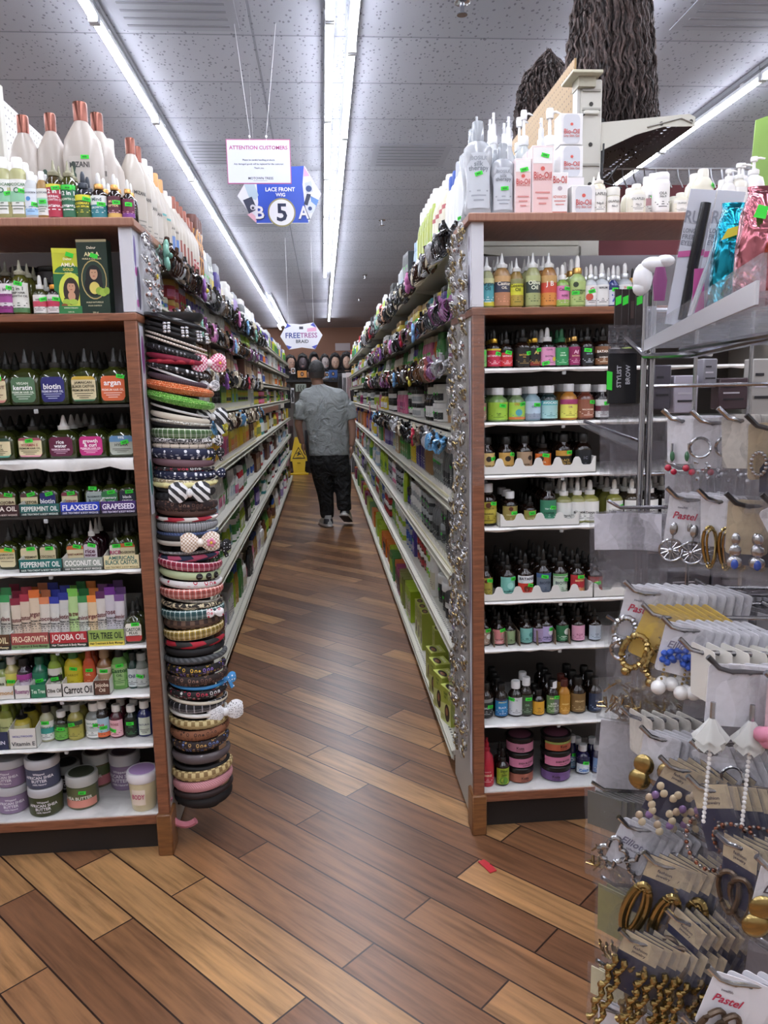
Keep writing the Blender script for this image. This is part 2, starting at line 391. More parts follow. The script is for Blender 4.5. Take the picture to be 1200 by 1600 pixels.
def build(kind, w, h, body, cap, lab=None, extra=None):
    """-> (root geometry, [(part name, geometry)]) of one product standing on z=0, front to -y"""
    r = w/2; B = G(); parts = []; sec = None
    isg = kind in ('oil', 'drop', 'screw', 'nozzle')
    mb = body if not isinstance(body, str) else (glass(body) if isg else mat(body, .32, 0, 0, .15))
    mc = cap if not isinstance(cap, str) else mat(cap, .38)
    K = G()
    if kind == 'oil':
        d = .36*w
        B.loft([(0, r*.86, d*.8, 3.6), (h*.02, r*.95, d*.95, 3.6), (h*.1, r, d, 3.6), (h*.44, r, d, 3.6), (h*.53, r*.93, d*.92, 3.2), (h*.6, r*.72, d*.75, 2.6), (h*.64, r*.4, r*.4, 2), (h*.7, r*.3, r*.3, 2)], mb, 24)
        knurl(K, h*.66, h*.76, r*.36, mc); K.loft([(h*.76, r*.26, r*.26), (h*.82, r*.2, r*.2), (h*.97, r*.09, r*.09), (h, r*.05, r*.05)], mc, 12); sec = (h*.06, h*.5, r, d, 3.6)
    elif kind == 'drop':
        B.loft([(0, r*.9, r*.9), (h*.02, r, r), (h*.52, r, r), (h*.58, r*.86, r*.86), (h*.63, r*.5, r*.5), (h*.67, r*.42, r*.42)], mb, 24)
        collar = mat(extra, .3, .9) if extra else mc
        knurl(K, h*.65, h*.76, r*.52, collar); K.loft([(h*.76, r*.26, r*.26), (h*.8, r*.3, r*.3), (h*.93, r*.25, r*.25), (h*.985, r*.16, r*.16), (h, r*.05, r*.05)], mc, 14); sec = (h*.05, h*.5, r, r, 2)
    elif kind == 'screw':
        B.loft([(0, r*.9, r*.9), (h*.02, r, r), (h*.6, r, r), (h*.68, r*.84, r*.84), (h*.75, r*.52, r*.52), (h*.8, r*.5, r*.5)], mb, 24)
        knurl(K, h*.79, h, r*.6, mc); sec = (h*.06, h*.57, r, r, 2)
    elif kind == 'nozzle':
        B.loft([(0, r*.92, r*.92), (h*.02, r, r), (h*.6, r, r), (h*.68, r*.8, r*.8), (h*.72, r*.55, r*.55), (h*.75, r*.5, r*.5)], mb, 24)
        knurl(K, h*.73, h*.8, r*.62, mc); K.loft([(h*.8, r*.5, r*.5), (h*.84, r*.24, r*.24), (h*.98, r*.1, r*.1), (h, r*.06, r*.06)], mc, 14); sec = (h*.05, h*.58, r, r, 2)
    elif kind == 'flip':
        d = r*.68
        B.loft([(0, r*.88, d*.88, 2.4), (h*.02, r*.97, d, 2.4), (h*.5, r, d, 2.3), (h*.72, r*.86, d*.9, 2.2), (h*.8, r*.6, d*.8, 2), (h*.83, r*.42, r*.42, 2)], mb, 22)
        K.loft([(h*.82, r*.5, r*.5), (h*.97, r*.48, r*.48), (h, r*.42, r*.42)], mc, 20); sec = (h*.1, h*.64, r*.99, d, 2.3)
    elif kind == 'cone':
        d = r*.7
        B.loft([(h*.16, r, d), (h*.2, r, d), (h*.9, r*.62, d*.6), (h*.97, r*.5, d*.45), (h, r*.4, d*.3)], mb, 22)
        K.loft([(0, r*.9, d), (h*.16, r*.95, d*1.02)], mc, 22); sec = (h*.3, h*.72, r*.86, d*.88, 2)
    elif kind == 'silk':
        d = r*.6
        B.loft([(0, r*.85, d*.9, 2.4), (h*.03, r*.96, d, 2.4), (h*.2, r*.8, d*.85, 2.2), (h*.38, r*.78, d*.8, 2.2), (h*.62, r, d, 2.3), (h*.72, r*.96, d*.95, 2.2), (h*.78, r*.6, d*.8, 2), (h*.8, r*.3, r*.3)], mb, 24)
        K.loft([(h*.79, r*.42, r*.42), (h*.98, r*.4, r*.4), (h, r*.34, r*.34)], mc, 20); sec = (h*.08, h*.66, r*.9, d*1.02, 2.2)
    elif kind == 'pump':
        B.loft([(0, r*.94, r*.94), (h*.02, r, r), (h*.55, r, r), (h*.64, r*.85, r*.85), (h*.68, r*.45, r*.45), (h*.72, r*.4, r*.4)], mb, 22)
        knurl(K, h*.7, h*.78, r*.5, mc); K.loft([(h*.78, r*.16, r*.16), (h*.92, r*.14, r*.14)], mc, 10)
        K.loft([(h*.92, r*.32, r*.32), (h*.97, r*.36, r*.36), (h, r*.3, r*.3)], mc, 16); K.tube([(0, 0, h*.965), (r*.5, -r*.2, h*.97), (r*.9, -r*.35, h*.95)], [r*.14, r*.12, r*.08], mc, 8); sec = (h*.08, h*.52, r, r, 2)
    elif kind == 'spray':
        B.loft([(0, r*.92, r*.92), (h*.02, r, r), (h*.45, r, r), (h*.62, r*.8, r*.8), (h*.7, r*.42, r*.42), (h*.74, r*.36, r*.36)], mb, 22)
        knurl(K, h*.73, h*.8, r*.42, mc); K.loft([(h*.8, r*.3, r*.3), (h*.9, r*.28, r*.28), (h*.91, r*.16, r*.16), (h, r*.15, r*.15)], mc, 14); K.tube([(0, 0, h*.95), (-r*.26, -r*.2, h*.95)], r*.07, mc, 6); sec = (h*.06, h*.44, r, r, 2)
    elif kind == 'big':
        d = r*.72
        B.loft([(0, r*.9, d*.9, 2.6), (h*.02, r, d, 2.6), (h*.58, r*.99, d, 2.6), (h*.7, r*.9, d*.92, 2.4), (h*.8, r*.55, d*.66, 2), (h*.85, r*.34, r*.34)], mb, 26)
        K.loft([(h*.85, r*.36, r*.36), (h*.985, r*.37, r*.37), (h, r*.34, r*.34)], mc, 18); sec = (h*.08, h*.56, r*.98, d, 2.6)
    elif kind == 'jar':
        B.loft([(0, r*.9, r*.9), (h*.04, r*.98, r*.98), (h*.68, r*.98, r*.98), (h*.72, r*.86, r*.86)], mb, 28)
        K.loft([(h*.7, r*1.01, r*1.01), (h*.72, r*1.03, r*1.03), (h*.95, r*1.03, r*1.03), (h, r*.97, r*.97)], mc, 28)
        if extra: K.add([(r*.82*math.cos(a), r*.82*math.sin(a), h*1.004) for a in [2*PI*j/20 for j in range(20)]], [tuple(range(20))], mat(extra, .4))
        sec = (h*.08, h*.66, r*.98, r*.98, 2)
    elif kind == 'tub':
        B.loft([(0, r*.76, r*.76), (h*.03, r*.8, r*.8), (h*.78, r*.94, r*.94)], mb, 28)
        K.loft([(h*.76, r, r), (h*.79, r*1.03, r*1.03), (h*.97, r*1.03, r*1.03), (h, r*.98, r*.98)], mc, 28); K.add([(r*.85*math.cos(a), r*.85*math.sin(a), h*1.004) for a in [2*PI*j/20 for j in range(20)]], [tuple(range(20))], mat(extra or 'b48cc0', .5)); sec = (h*.2, h*.6, r*.92, r*.92, 2)
    elif kind == 'tube':
        B.loft([(h*.08, r*.86, r*.8), (h*.12, r*.95, r*.85), (h*.5, r*.97, r*.6), (h*.9, r, r*.12, 2.5), (h, r, r*.05, 3)], mb, 20)
        K.loft([(0, r*.7, r*.7), (h*.08, r*.75, r*.75)], mc, 16)
        if extra:
            t = G(); t.loft([(h*.86, r*1.005, r*.2, 2.4), (h*.92, r*1.01, r*.14, 2.5), (h*1.002, r*1.01, r*.07, 3)], mat(extra, .35), 20); parts.append(('tube_end', t))
        sec = (h*.2, h*.7, r*.97, r*.6, 2.2)
    elif kind == 'can':
        B.loft([(0, r*.96, r*.96), (h*.01, r, r), (h*.8, r, r), (h*.83, r*.9, r*.9)], mb, 22)
        K.loft([(h*.82, r*.94, r*.94), (h*.84, r*.97, r*.97), (h*.96, r*.95, r*.95), (h, r*.82, r*.82)], mc, 22); sec = (h*.1, h*.74, r, r, 2)
    elif kind == 'box':
        d = (extra or .6*w)/2; B.box(-r, r, -d, d, 0, h, mb, .0012); sec = (h*.03, h*.97, r, d, 40); K = None
    if K is not None: parts.insert(0, ('lid' if kind in ('jar', 'tub') else 'cap', K))
    return B, parts, sec
_pc = {}
_si = [0]
def proto(kind, w, h, body, cap=None, lab=None, extra=None, st=None):
    w = round(w, 4); h = round(h, 4)
    key = (kind, w, h, str(body), str(cap), repr(lab), str(extra), st)
    if key in _pc: return _pc[key]
    B, parts, sec = build(kind, w, h, body, cap, lab, extra)
    root = B.mesh(kind); ch = [(n, g.mesh(n)) for n, g in parts]
    if lab: ch.append(('label', label_geo(sec, lab).mesh('label')))
    if st is not None: _si[0] += 1; ch.append(('price_sticker', sticker_geo(sec, st[0], st[1], _si[0]).mesh('price_sticker')))
    _pc[key] = (root, ch); return _pc[key]
KN = dict(oil='oil_bottle', drop='dropper_bottle', screw='capped_bottle', nozzle='nozzle_bottle', flip='shampoo_bottle', cone='tapered_bottle', silk='serum_bottle', pump='pump_bottle', spray='spray_bottle',
          big='litre_bottle', jar='cream_jar', tub='butter_tub', tube='squeeze_tube', can='aerosol_can', box='product_box')
KC = dict(jar='jar', tub='tub', tube='tube', can='spray can', box='box')
def put(pr, kind, loc, label, group=None, rz=0., only=None, name=None, cat=None):
    root, ch = pr
    o = link(name or KN[kind], root, None, loc, rz, label=label, category=cat or KC.get(kind, 'bottle'), group=group)
    uniq(label, group)
    for n, me in ch:
        if only is not None and n not in only: continue
        link(n, me, o)
    return o

# ================================================================ the room
CEIL = 3.3
XL, XR, YF_, YB = -5.2, 5.2, -3.0, 22.2
def struct(name, g, **kw): return obj(name, g, None, kind='structure', **kw)
g = G(); g.box(XL, XR, YF_, YB, -.05, 0, floor_mat()); struct('floor', g)
g = G(); g.box(XL, XR, YF_, YB, CEIL, CEIL+.05, ceiling_mat()); struct('ceiling', g)
wl = mat('b9b5ae', .8); wb = mat('8a6654', .8)
g = G(); g.box(XL-.1, XL, YF_, YB, 0, CEIL, wl); struct('wall_left', g)
g = G(); g.box(XR, XR+.1, YF_, YB, 0, CEIL, wl); struct('wall_right', g)
g = G(); g.box(XL, XR, YB, YB+.1, 0, CEIL, wb); struct('wall_back', g)
g = G(); g.box(XL, XR, YF_-.1, YF_, 0, CEIL, wl); struct('wall_front', g)

# light strips: rows of batten lamps hung just under the ceiling
lamp_m = mat('f2f5ff', .5, 0, 0, 0, LAMP); cap_m = mat('c9ccd2', .4); hou_m = mat('d4d6da', .5)
def make_lamp(lab, n=1.372):
    hang = None
    g = G(); g.box(-.016, .016, 0, n-.005, -.02, 0, hou_m)
    for y in (.2, n-.2): g.box(-.02, .02, y, y+.03, -.002, .0375, hou_m)
    g.box(-.03, .03, 0, n-.005, .012, .0375, mat('8c8e94', .6))
    for sx in (-1, 1): g.box(*sorted((sx*.0195, sx*.0215)), .002, n-.007, -.021, 0, hou_m)
    root = obj('strip_lamp', g, None, label=lab, category='ceiling lamp', group=None)
    t = G(); t.loft([(0, .017, .015), (.003, .018, .016), (n-.053, .018, .016), (n-.05, .017, .015)], lamp_m, 14)
    t.v = [(x, z+.022, -.032+y) for x, y, z in t.v]; obj('tube', t, root)
    for y in (.004, n-.028):
        c = G(); c.box(-.024, .024, y, y+.02, -.053, -.004, cap_m, .003); obj('end_cap', c, root)
    return root
lampA = make_lamp('x')
rows = [(-1.045, -2.9, 17, 'row above the headband side of the aisle'), (.095, -2.95, 11, 'first of the twin rows over the aisle'), (.215, -2.6, 16, 'second of the twin rows over the aisle'),
        (1.6, -2.8, 7, 'row passing behind the big curly wig'), (2.69, -2.3, 8, 'row beyond the black bracket shelf'),
        (-2.9, -2.8, 12, 'row past the white pegboard'), (4.1, -2.8, 12, 'row by the far side wall'), (-4.4, -2.8, 12, 'row by the other side wall')]
first = True
for X, y0, n, lab in rows:
    for k in range(n):
        y = y0 + .04 + 1.40*k
        if first: o = lampA; o.location = (X*.98, y*.98, CEIL-.037); first = False
        else: o = copy_tree(lampA, (X*.98, y*.98, CEIL-.037))
        o['label'] = 'lit white strip lamp on the ceiling, ' + lab; o['group'] = 'strip lamps, ' + lab
for X, n in ((-1.11, 5), (-.92, 5)):
    for k in range(n if X > -1 else 1):
        o = copy_tree(lampA, (X*.98, .98*((14.9 if X > -1 else 20.8)+1.40*k), CEIL-.037)); o['label'] = 'lit white strip lamp of the short far row nearing the back wall'; o['group'] = 'short far lamp row'

# vents, flush panels, sprinklers
vm = mat('9496a0', .7); vd = mat('55585e', .7)
def vent(x, y, w, d, lab):
    g = G(); g.box(-w/2, w/2, -d/2, d/2, -.004, 0, vm, .001)
    r = obj('ceiling_vent', g, None, (x, y, CEIL), 0, label=lab, category='vent')
    s = G()
    for k in range(7):
        yy = -d/2 + d*(k+.8)/7.6; s.box(-w*.42, w*.42, yy, yy+d*.035, -.006, -.004, mat('7c7e86', .7))
    obj('grille', s, r)
p = at(720, 8, 2, CEIL)
for px, py, w_, lab in ((265, 2, .6, 'flat ceiling vent over the tall litre bottles'), (1180, 4, .6, 'dark slotted ceiling vent beyond the curly wig'), (352, 240, .6, 'flush ceiling vent beside the lamp row above the headbands'), (395, 345, .6, 'slotted ceiling vent behind the round aisle number'), (640, 243, .6, 'square ceiling vent over the lime bottles'), (490, 470, .6, 'small far ceiling vent past the aisle number')):
    p = at(px, py, 2, CEIL); vent(p.x, p.y, w_, .58, lab)
for px, py, lab in ((722, 12, 'small ceiling sprinkler close to the curly wig'), (597, 352, 'ceiling sprinkler over the second half of the aisle'), (570, 438, 'tiny far ceiling sprinkler beyond the second one'), (561, 474, 'farthest tiny ceiling sprinkler near the lime bottles')):
    p = at(px, py-8 if py > 20 else py-8, 2, CEIL); g = G()
    g.loft([(-.004, .035, .035), (0, .04, .04)], metal('c8cad0'), 16); g.loft([(-.05, .008, .008), (-.004, .012, .012)], metal('a8aab0'), 8)
    g.loft([(-.056, .026, .026), (-.052, .026, .026)], metal('b8bac0'), 12)
    obj('sprinkler', g, None, (p.x, p.y, CEIL), label=lab, category='sprinkler')

# ================================================================ end cabinets
LF, RF = -.55, .455                # shelf fronts of the two aisle sides
YE = 2.32                          # front plane of both end cabinets
wood = wood_mat('cabinet_wood', '6c432f', '8f5b40', (1, 1, 10)); wood_l = wood_mat('top_wood', '8d6250', 'a0745f', (10, 1, 1))
foot_w = wood_mat('foot_wood', '6b4426', '85582f', (1, 1, 8)); paper = paper_mat(); pale = mat('a9a59e', .55); dark = mat('211c1b', .6); ply = mat('605a57', .7)
smoke = mat('33312f', .25)
def cabinet(sx, x_in, x_out, zs, styles, lab):
    """x_in: aisle side, x_out: far side; zs: shelf heights from the top down"""
    r = link('display_cabinet', None, None, (0, 0, 0), label=lab, category='cabinet')
    a, b = sorted((x_in, x_out)); D = .38
    for xx in (x_in, x_out):
        s = 1 if xx == a else -1
        g = G(); x0, x1 = (xx, xx+.036) if s > 0 else (xx-.036, xx)
        g.box(x0, x1, YE, YE+.02, .0, zs[1]+.002, wood, .002); obj('front_edge', g, r)
        g = G(); g.box(x0+.004, x1-.004, YE+.02, YE+D, .02, zs[1], pale); obj('side_panel', g, r)
        g = G(); g.box(x0, x1, YE+.01, YE+D, zs[1]+.004, zs[0]-.024, mat('c9c9cf', .5)); obj('upper_side_panel', g, r)
        g = G(); g.box(x0-.006, x1+.006, YE-.01, YE+.07, 0, .14, foot_w, .004); obj('foot', g, r)
    g = G(); g.box(a+.03, b-.03, YE+D-.012, YE+D, .02, zs[1]-.02, ply); obj('back_panel', g, r)
    g = G(); g.box(a+.03, b-.03, YE+D-.012, YE+D, zs[1], zs[0]-(.03 if sx < 0 else .06), mat('b6b8c0', .6)); obj('upper_back_panel', g, r)
    g = G(); g.box(a+.03, b-.03, YE+.05, YE+.07, .0, zs[-1]-.02, dark); obj('kick_board', g, r)
    for i, z in enumerate(zs):
        st = styles[i]; g = G()
        if st == 'top': g.box(a-.012, b+.012, YE-.005, YE+(D+.02 if sx < 0 else .30), z-.024, z, wood_l, .003)
        elif st == 'rail': g.box(a-.002, b+.002, YE-.002, YE+D, z-.022, z, wood, .002)
        elif st == 'wood': g.box(a+.034, b-.034, YE+.005, YE+D-.015, z-.035, z-.004, wood, .002); g.box(a+.037, b-.037, YE+.009, YE+D-.02, z-.004, z, paper)
        elif st == 'dark': g.box(a+.036, b-.036, YE+.008, YE+D-.015, z-.008, z, smoke)
        else:
            # paper-lined shelf, the paper folded over the front with an uneven edge
            g.box(a+.036, b-.036, YE+.006, YE+D-.015, z-.008, z-.0015, smoke)
            q = random.Random(i*7+(sx > 0)); n = 26; vs = []; fs = []; dr = .03 if st == 'roll' else .012
            for k in range(n+1):
                x = a+.037 + (b-a-.074)*k/n; dz = dr*(.7+.5*q.random())
                vs += [(x, YE+D-.016, z), (x, YE+.004, z), (x, YE-.001, z-.004-.2*dz), (x, YE+.001+.004*q.random(), z-dz)]
                if k:
                    o = 4*(k-1)
                    for j in range(3): fs.append((o+j, o+j+1, o+j+5, o+j+4))
            g.add(vs, fs, paper)
        obj('shelf', g, r)
        if st in ('paper', 'roll', 'dark'):
            for fr in (.27, .68):
                c = G(); x = a+(b-a)*fr; c.box(x, x+.012, YE+.004, YE+.012, z-.022, z-.009, clear('c9ccd0'), .002); obj('shelf_clip', c, r)
    return r
LZ = [1.955, 1.6925, 1.433, 1.275, 1.109, .938, .699, .541, .378, .139]
RZ = [1.964, 1.6945, 1.5165, 1.3535, 1.192, 1.027, .79, .633, .378, .144]
LW = ['cabinet by headbands' ] ; 
cabinet(-1, -.528, -1.50, LZ, ['top', 'rail', 'dark', 'roll', 'dark', 'paper', 'paper', 'paper', 'paper', 'wood'], 'brown wooden end cabinet of hair oils with the headband tower on its side')
cabinet(1, .452, 1.48, RZ, ['top', 'rail', 'paper', 'paper', 'paper', 'paper', 'paper', 'paper', 'paper', 'wood'], 'brown wooden end cabinet of dropper bottles behind the earring rack')
# screws on the front edge of the cabinet
for k, z in enumerate((1.50, 1.32, 1.23, 1.12, 1.02, .9, .82, .7, .6, .48)):
    pass

ORD = ['top', 'second', 'third', 'fourth', 'fifth', 'sixth', 'seventh', 'eighth', 'ninth', 'bottom']
SHAPED = {}
def row(side, i, items, Y=YE+.035):
    """items: (x px, width px, height px or top px if negative, kind, body, cap, label, description, copies behind[, extra, sticker, Y])"""
    zs = LZ if side < 0 else RZ; z = zs[i]
    where = f"{ORD[i]} shelf of cabinet " + ('beside headbands' if side < 0 else 'behind earring rack')
    for it in items:
        xc, wpx, hpx, kind, body, cap, lab, desc, nb = it[:9]
        extra = it[9] if len(it) > 9 else None; st = it[10] if len(it) > 10 else None; yy = it[11] if len(it) > 11 else Y
        k = yy/F; yb = 616-(z-H)*F/yy
        w = wpx*k; P = at(xc, yb, 1, yy); x = P.x
        h = (at(xc, -hpx, 1, yy).z - z) if hpx < 0 else hpx*k
        if i and h > zs[i-1]-z-.03: h = zs[i-1]-z-.03
        depth = w*(.72 if kind == 'oil' else .7 if kind in ('flip', 'silk', 'big') else .62 if kind == 'box' else 1)
        if kind == 'box' and extra: depth = extra
        yc = yy + depth/2
        pr = proto(kind, w, h, body, cap, lab, extra, st)
        label = f"{desc}, {where}"
        grp = (desc + ' one behind another on ' + ORD[i] + ' shelf') if nb else None
        put(pr, kind, (x, yc, z+.0012), label, grp, R.uniform(-.12, .12) if kind != 'box' else R.uniform(-.03, .03))
        bare = proto(kind, w, h, body, cap, None, extra, None)
        for b in range(nb):
            y2 = yc + (b+1)*(depth+.006)
            if y2+depth/2 > YE+.36: break
            put(bare, kind, (x+R.uniform(-.003, .003), y2, z+.0012), label, grp, R.uniform(-.2, .2))

def L(c, *t, **k): return dict(c=c, t=t, **k)
OIL = mat('2c3210', .06, 0, 0, .6); AMB = mat('1a0f0a', .07, 0, 0, .6); BLK = mat('0e0d0d', .1, 0, 0, .6); TIP = '1c1b18'
CRM = 'd9cba3'
# ---- cabinet beside the headbands
cream_b = 'b3aaa1'; cop = metal('7c5147', .3)
mz = lambda: L('bdb6ae', 'MIZANI:333333:.09:.86', i='55534f', w=.55, leaf=1, bars=3)
row(-1, 0, [
 (-20, 30, 84, 'flip', 'a9a878', 'f0efec', L('e3e6e2', 'COCOUNT:4a7a4a:.09:.8', mid='8fc7a4', i='5c6a5c', w=1.1), 'big white-labelled coconut bottle, white flip cap, at frame edge', 0, None, (.3, .5)),
 (8, 31, 88, 'flip', 'a9a878', 'f0efec', L('e3e6e2', 'COCOCARE:4a7a4a:.08:.85', 'O:2d6a44:.16:.68', mid='8fc7a4', i='5c6a5c', w=1.1), 'first white bottle with green leaf band', 1, None, (.6, .6)),
 (31, 32, 88, 'flip', 'a9a878', 'f0efec', L('e6e8e4', 'COCOCARE:4a7a4a:.08:.85', 'O:2d6a44:.16:.68', mid='8fc7a4', i='5c6a5c', w=1.1), 'second white bottle with green leaf band', 1, None, (.5, .66)),
 (51, 23, 68, 'flip', 'c5cacc', 'efefee', L('dfe6ee', 'cococare:44505c:.08:.85', bot='9cc4e8', dot=(-.2, .62, .25, '4f8fd0'), i='5a7fae', w=1.1), 'short white bottle with blue swirl label', 1, None, (.6, .4)),
 (69, 18, 68, 'flip', 'a07c48', 'efefee', L('e0e2dc', 'COCOCARE:44505c:.07:.85', mid='9fd0b8', i='5c6a5c', w=1.1), 'slim amber bottle with white-green label', 1, None, (.2, .5)),
 (86, 26, 86, 'nozzle', '3c3014', '8d8a70', L('b02a44', '12 in 1:ffffff:.13:.78', 'HERBAL:f3dfe4:.07:.62', 'GROWTH OIL:f3dfe4:.07:.52', 'BATANA:ffffff:.07:.34', top='e2d44a', tf=.1, i='ffffff', w=1.15, bars=2), 'red 12 in 1 batana oil bottle', 2, None, (.3, .88)),
 (109, 22, 84, 'nozzle', '40401a', '8d8a70', L('2c6a4c', '12 in 1:ffffff:.13:.74', 'GROWTH OIL:e8f3dc:.07:.55', 'ROSEMARY:ffffff:.06:.35', top='3cc94e', tf=.14, i='ffffff', w=1.15, bars=2), 'green 12 in 1 rosemary oil bottle', 2, None, (.1, .9)),
 (131, 25, 70, 'drop', '20242c', '2d3440', L('3f5a1c', 'ROSEMARY:f0e040:.1:.62', 'HAIR SERUM:f0e040:.08:.48', top='d8d234', i='e8dc50', w=1.2, bars=2), 'yellow and green rosemary dropper bottle', 2, None, (.6, .8)),
 (155, 25, 68, 'drop', AMB, 'd6d6d4', L('2f7f8c', 'Mind:204a52:.16:.82', 'GROWTH:e6f4f4:.09:.45', top='e4e8e6', tf=.42, i='e6f4f4', w=1.2, bars=2), 'teal and white labelled dropper bottle with gold collar', 2, 'c9985c', (.5, .6)),
 (180, 21, 66, 'drop', AMB, 'd6d6d4', L('5a2636', 'MULTI:f0c8a0:.1:.75', 'PEPTIDE:f0c8a0:.1:.55', bot='d8b060', bf=.2, i='f0b8c8', w=1.2, bars=2), 'maroon labelled dropper bottle with gold collar', 1, 'c9985c', (.5, .7)),
 (201, 18, 58, 'drop', AMB, 'd6d6d4', L('6a2244', 'OIL:f0c8a0:.1:.7', bot='7a3a8a', i='f0b8c8', w=1.2, bars=2), 'smaller plum labelled dropper bottle at cabinet corner', 1, 'c9985c', (.2, .7)),
 (45, 46, -176, 'big', cream_b, cop, L('b3aaa1', i='4a4845', w=.5, bars=3), 'tall cream litre bottle with printed back', 0, None, None, 2.52),
 (88, 44, -173, 'big', cream_b, cop, L('b3aaa1', leaf=1, i='8a8580', w=.6), 'tall cream litre bottle nearest the pegboard', 0, None, None, 2.52),
 (134, 56, -154, 'big', cream_b, cop, mz(), 'tallest cream litre bottle with dark leaves and copper cap', 0, None, (.3, .98), 2.46),
 (160, 48, -172, 'big', cream_b, cop, mz(), 'cream litre bottle half behind the tallest one', 0, None, None, 2.56),
 (177, 42, -214, 'big', cream_b, 'dcdad6', mz(), 'cream litre bottle with white cap behind the copper ones', 0, None, None, 2.66),
])
for k, (x, y, px) in enumerate(((-.62, 2.68, 172), (-.62, 2.80, 192), (-.63, 2.92, 205))): pass
row(-1, 1, [
 (-12, 26, 78, 'nozzle', '28200e', '4b483c', L('d8d2da', '12 in 1:33202c:.12:.75', bot='7c2a6c', bf=.3, i='55304c', w=1.15), 'purple striped 12 in 1 bottle at frame edge', 1),
 (9, 26, 78, 'nozzle', '28200e', '4b483c', L('ddd8dc', '1 in 1:33202c:.12:.8', 'SULFATE:55304c:.07:.6', mid='a04a90', bot='8a2a78', bf=.22, i='55304c', w=1.15), 'white bottle with purple bands and tan nozzle', 2, None, (.6, .85)),
 (31, 26, 80, 'nozzle', '4a4a1c', '9b9884', L('dcdcd4', '2 in 1:30302c:.12:.8', 'DEEP HAIR:30302c:.07:.66', 'GROWTH OIL:30302c:.07:.55', bot='4d7a4a', bf=.16, i='3c4a3c', w=1.2), 'white 2 in 1 growth oil bottle with green base', 2, None, (.1, .97)),
 (62, 21, 58, 'drop', '3a3c22', 'cfcfcc', L('dedcd6', 'WILD:4c3c2c:.1:.72', mid='c2455a', i='6a5a5a', w=1.2), 'small red banded bottle with white dropper', 1, None, (.6, .75)),
 (83, 20, 58, 'drop', AMB, '161514', L('ddd6d4', 'ROOTS:3c302c:.1:.72', mid='b82c4e', i='6a5a5a', w=1.2), 'small crimson banded bottle with black dropper', 1, 'c98a3c', (.5, .75)),
])
# two carton boxes with a woman's portrait
def portrait(g, f, cx, cz, s, hair, m=None):
    def el(ax, az, rx, rz, c, n=18): g.poly([f(cx+s*(ax+rx*math.cos(2*PI*j/n)), cz+s*(az+rz*math.sin(2*PI*j/n))) for j in range(n)], mat(c, .5))
    return el
def amla(px, top, wpx, base_c, lay, desc, rz):
    yy = 2.37; z = LZ[1]; x = at(px, 490, 1, yy).x; w = wpx*yy/F; h = at(px, top, 1, yy).z - z
    g = G(); g.box(-w/2, w/2, -.022, .022, 0, h, mat(base_c, .3), .0008)
    o = obj('hair_oil_box', g, None, (x, yy+.02, z), rz, label=desc, category='box')
    a = G(); lv = [0]
    def el(ax, az, rx, rz_, c, a0=0, a1=2*PI, n=22):
        lv[0] += 1; y = -.0223-.00012*lv[0]
        a.poly([(w*(ax+rx*math.cos(a0+(a1-a0)*j/n)), y, h*az+w*rz_*math.sin(a0+(a1-a0)*j/n)) for j in range(n)], mat(c, .5))
    def rect(x0, x1, z0, z1, c):
        lv[0] += 1; y = -.0223-.00012*lv[0]; a.poly([(w*x0, y, h*z0), (w*x1, y, h*z0), (w*x1, y, h*z1), (w*x0, y, h*z1)], mat(c, .4))
    def tx(s, az, hh, c, mw=.8):
        lv[0] += 1; y = -.0223-.00012*lv[0]; a.text(s, lambda u, v: (u, y, v), h*hh, mat(c, .5), w*mw, 0, h*az)
    lay(el, rect, tx); obj('printed_front', a, o)
    s = G(); f = lambda u, v: (w*.08+u*.96+v*.3, -.0262, h*(.9 if top > 380 else .78)+v*.96-u*.3)
    s.poly([f(-.011, -.006), f(.011, -.006), f(.011, .006), f(-.011, .006)], mat('35d838', .5)); obj('price_sticker', s, o)
def gold(el, rect, tx):
    rect(-.5, .5, .0, .62, '1f6a3a'); el(0, .62, .46, .3, '1f6a3a', 0, PI); rect(-.5, .5, .93, 1, 'd8dc3a')
    el(.05, .36, .4, .62, 'cfd84e'); el(.05, .36, .26, .46, '2c1c16'); el(.05, .42, .13, .19, 'c89878'); el(.03, .26, .24, .16, '2c1c16', PI, 2*PI); el(0.05, .29, .12, .16, 'c89878')
    [(el(.05+sx*.05, .44, .02, .012, '1c1010')) for sx in (-1, 1)]; el(.05, .385, .04, .012, '9c4a40'); el(.05, .475, .15, .1, '2c1c16', 0, PI); el(-.12, .2, .14, .1, '9ab83c'); el(.1, .2, .14, .1, 'a8c448'); el(-.2, .15, .1, .06, '8a4a26'); rect(-.5, .5, 0, .14, '2c7a42')
    tx('Dabur', .84, .035, 'fff4d0', .4); tx('AMLA', .755, .055, 'fff8e0', .75); tx('GOLD', .685, .04, 'f0e060', .55); tx('HAIR OIL', .635, .018, 'f0e8a0', .4); tx('SHINING STRENGTH', .11, .016, 'f0f0d0', .7); tx('HAIR OIL', .05, .016, 'f0f0d0', .5)
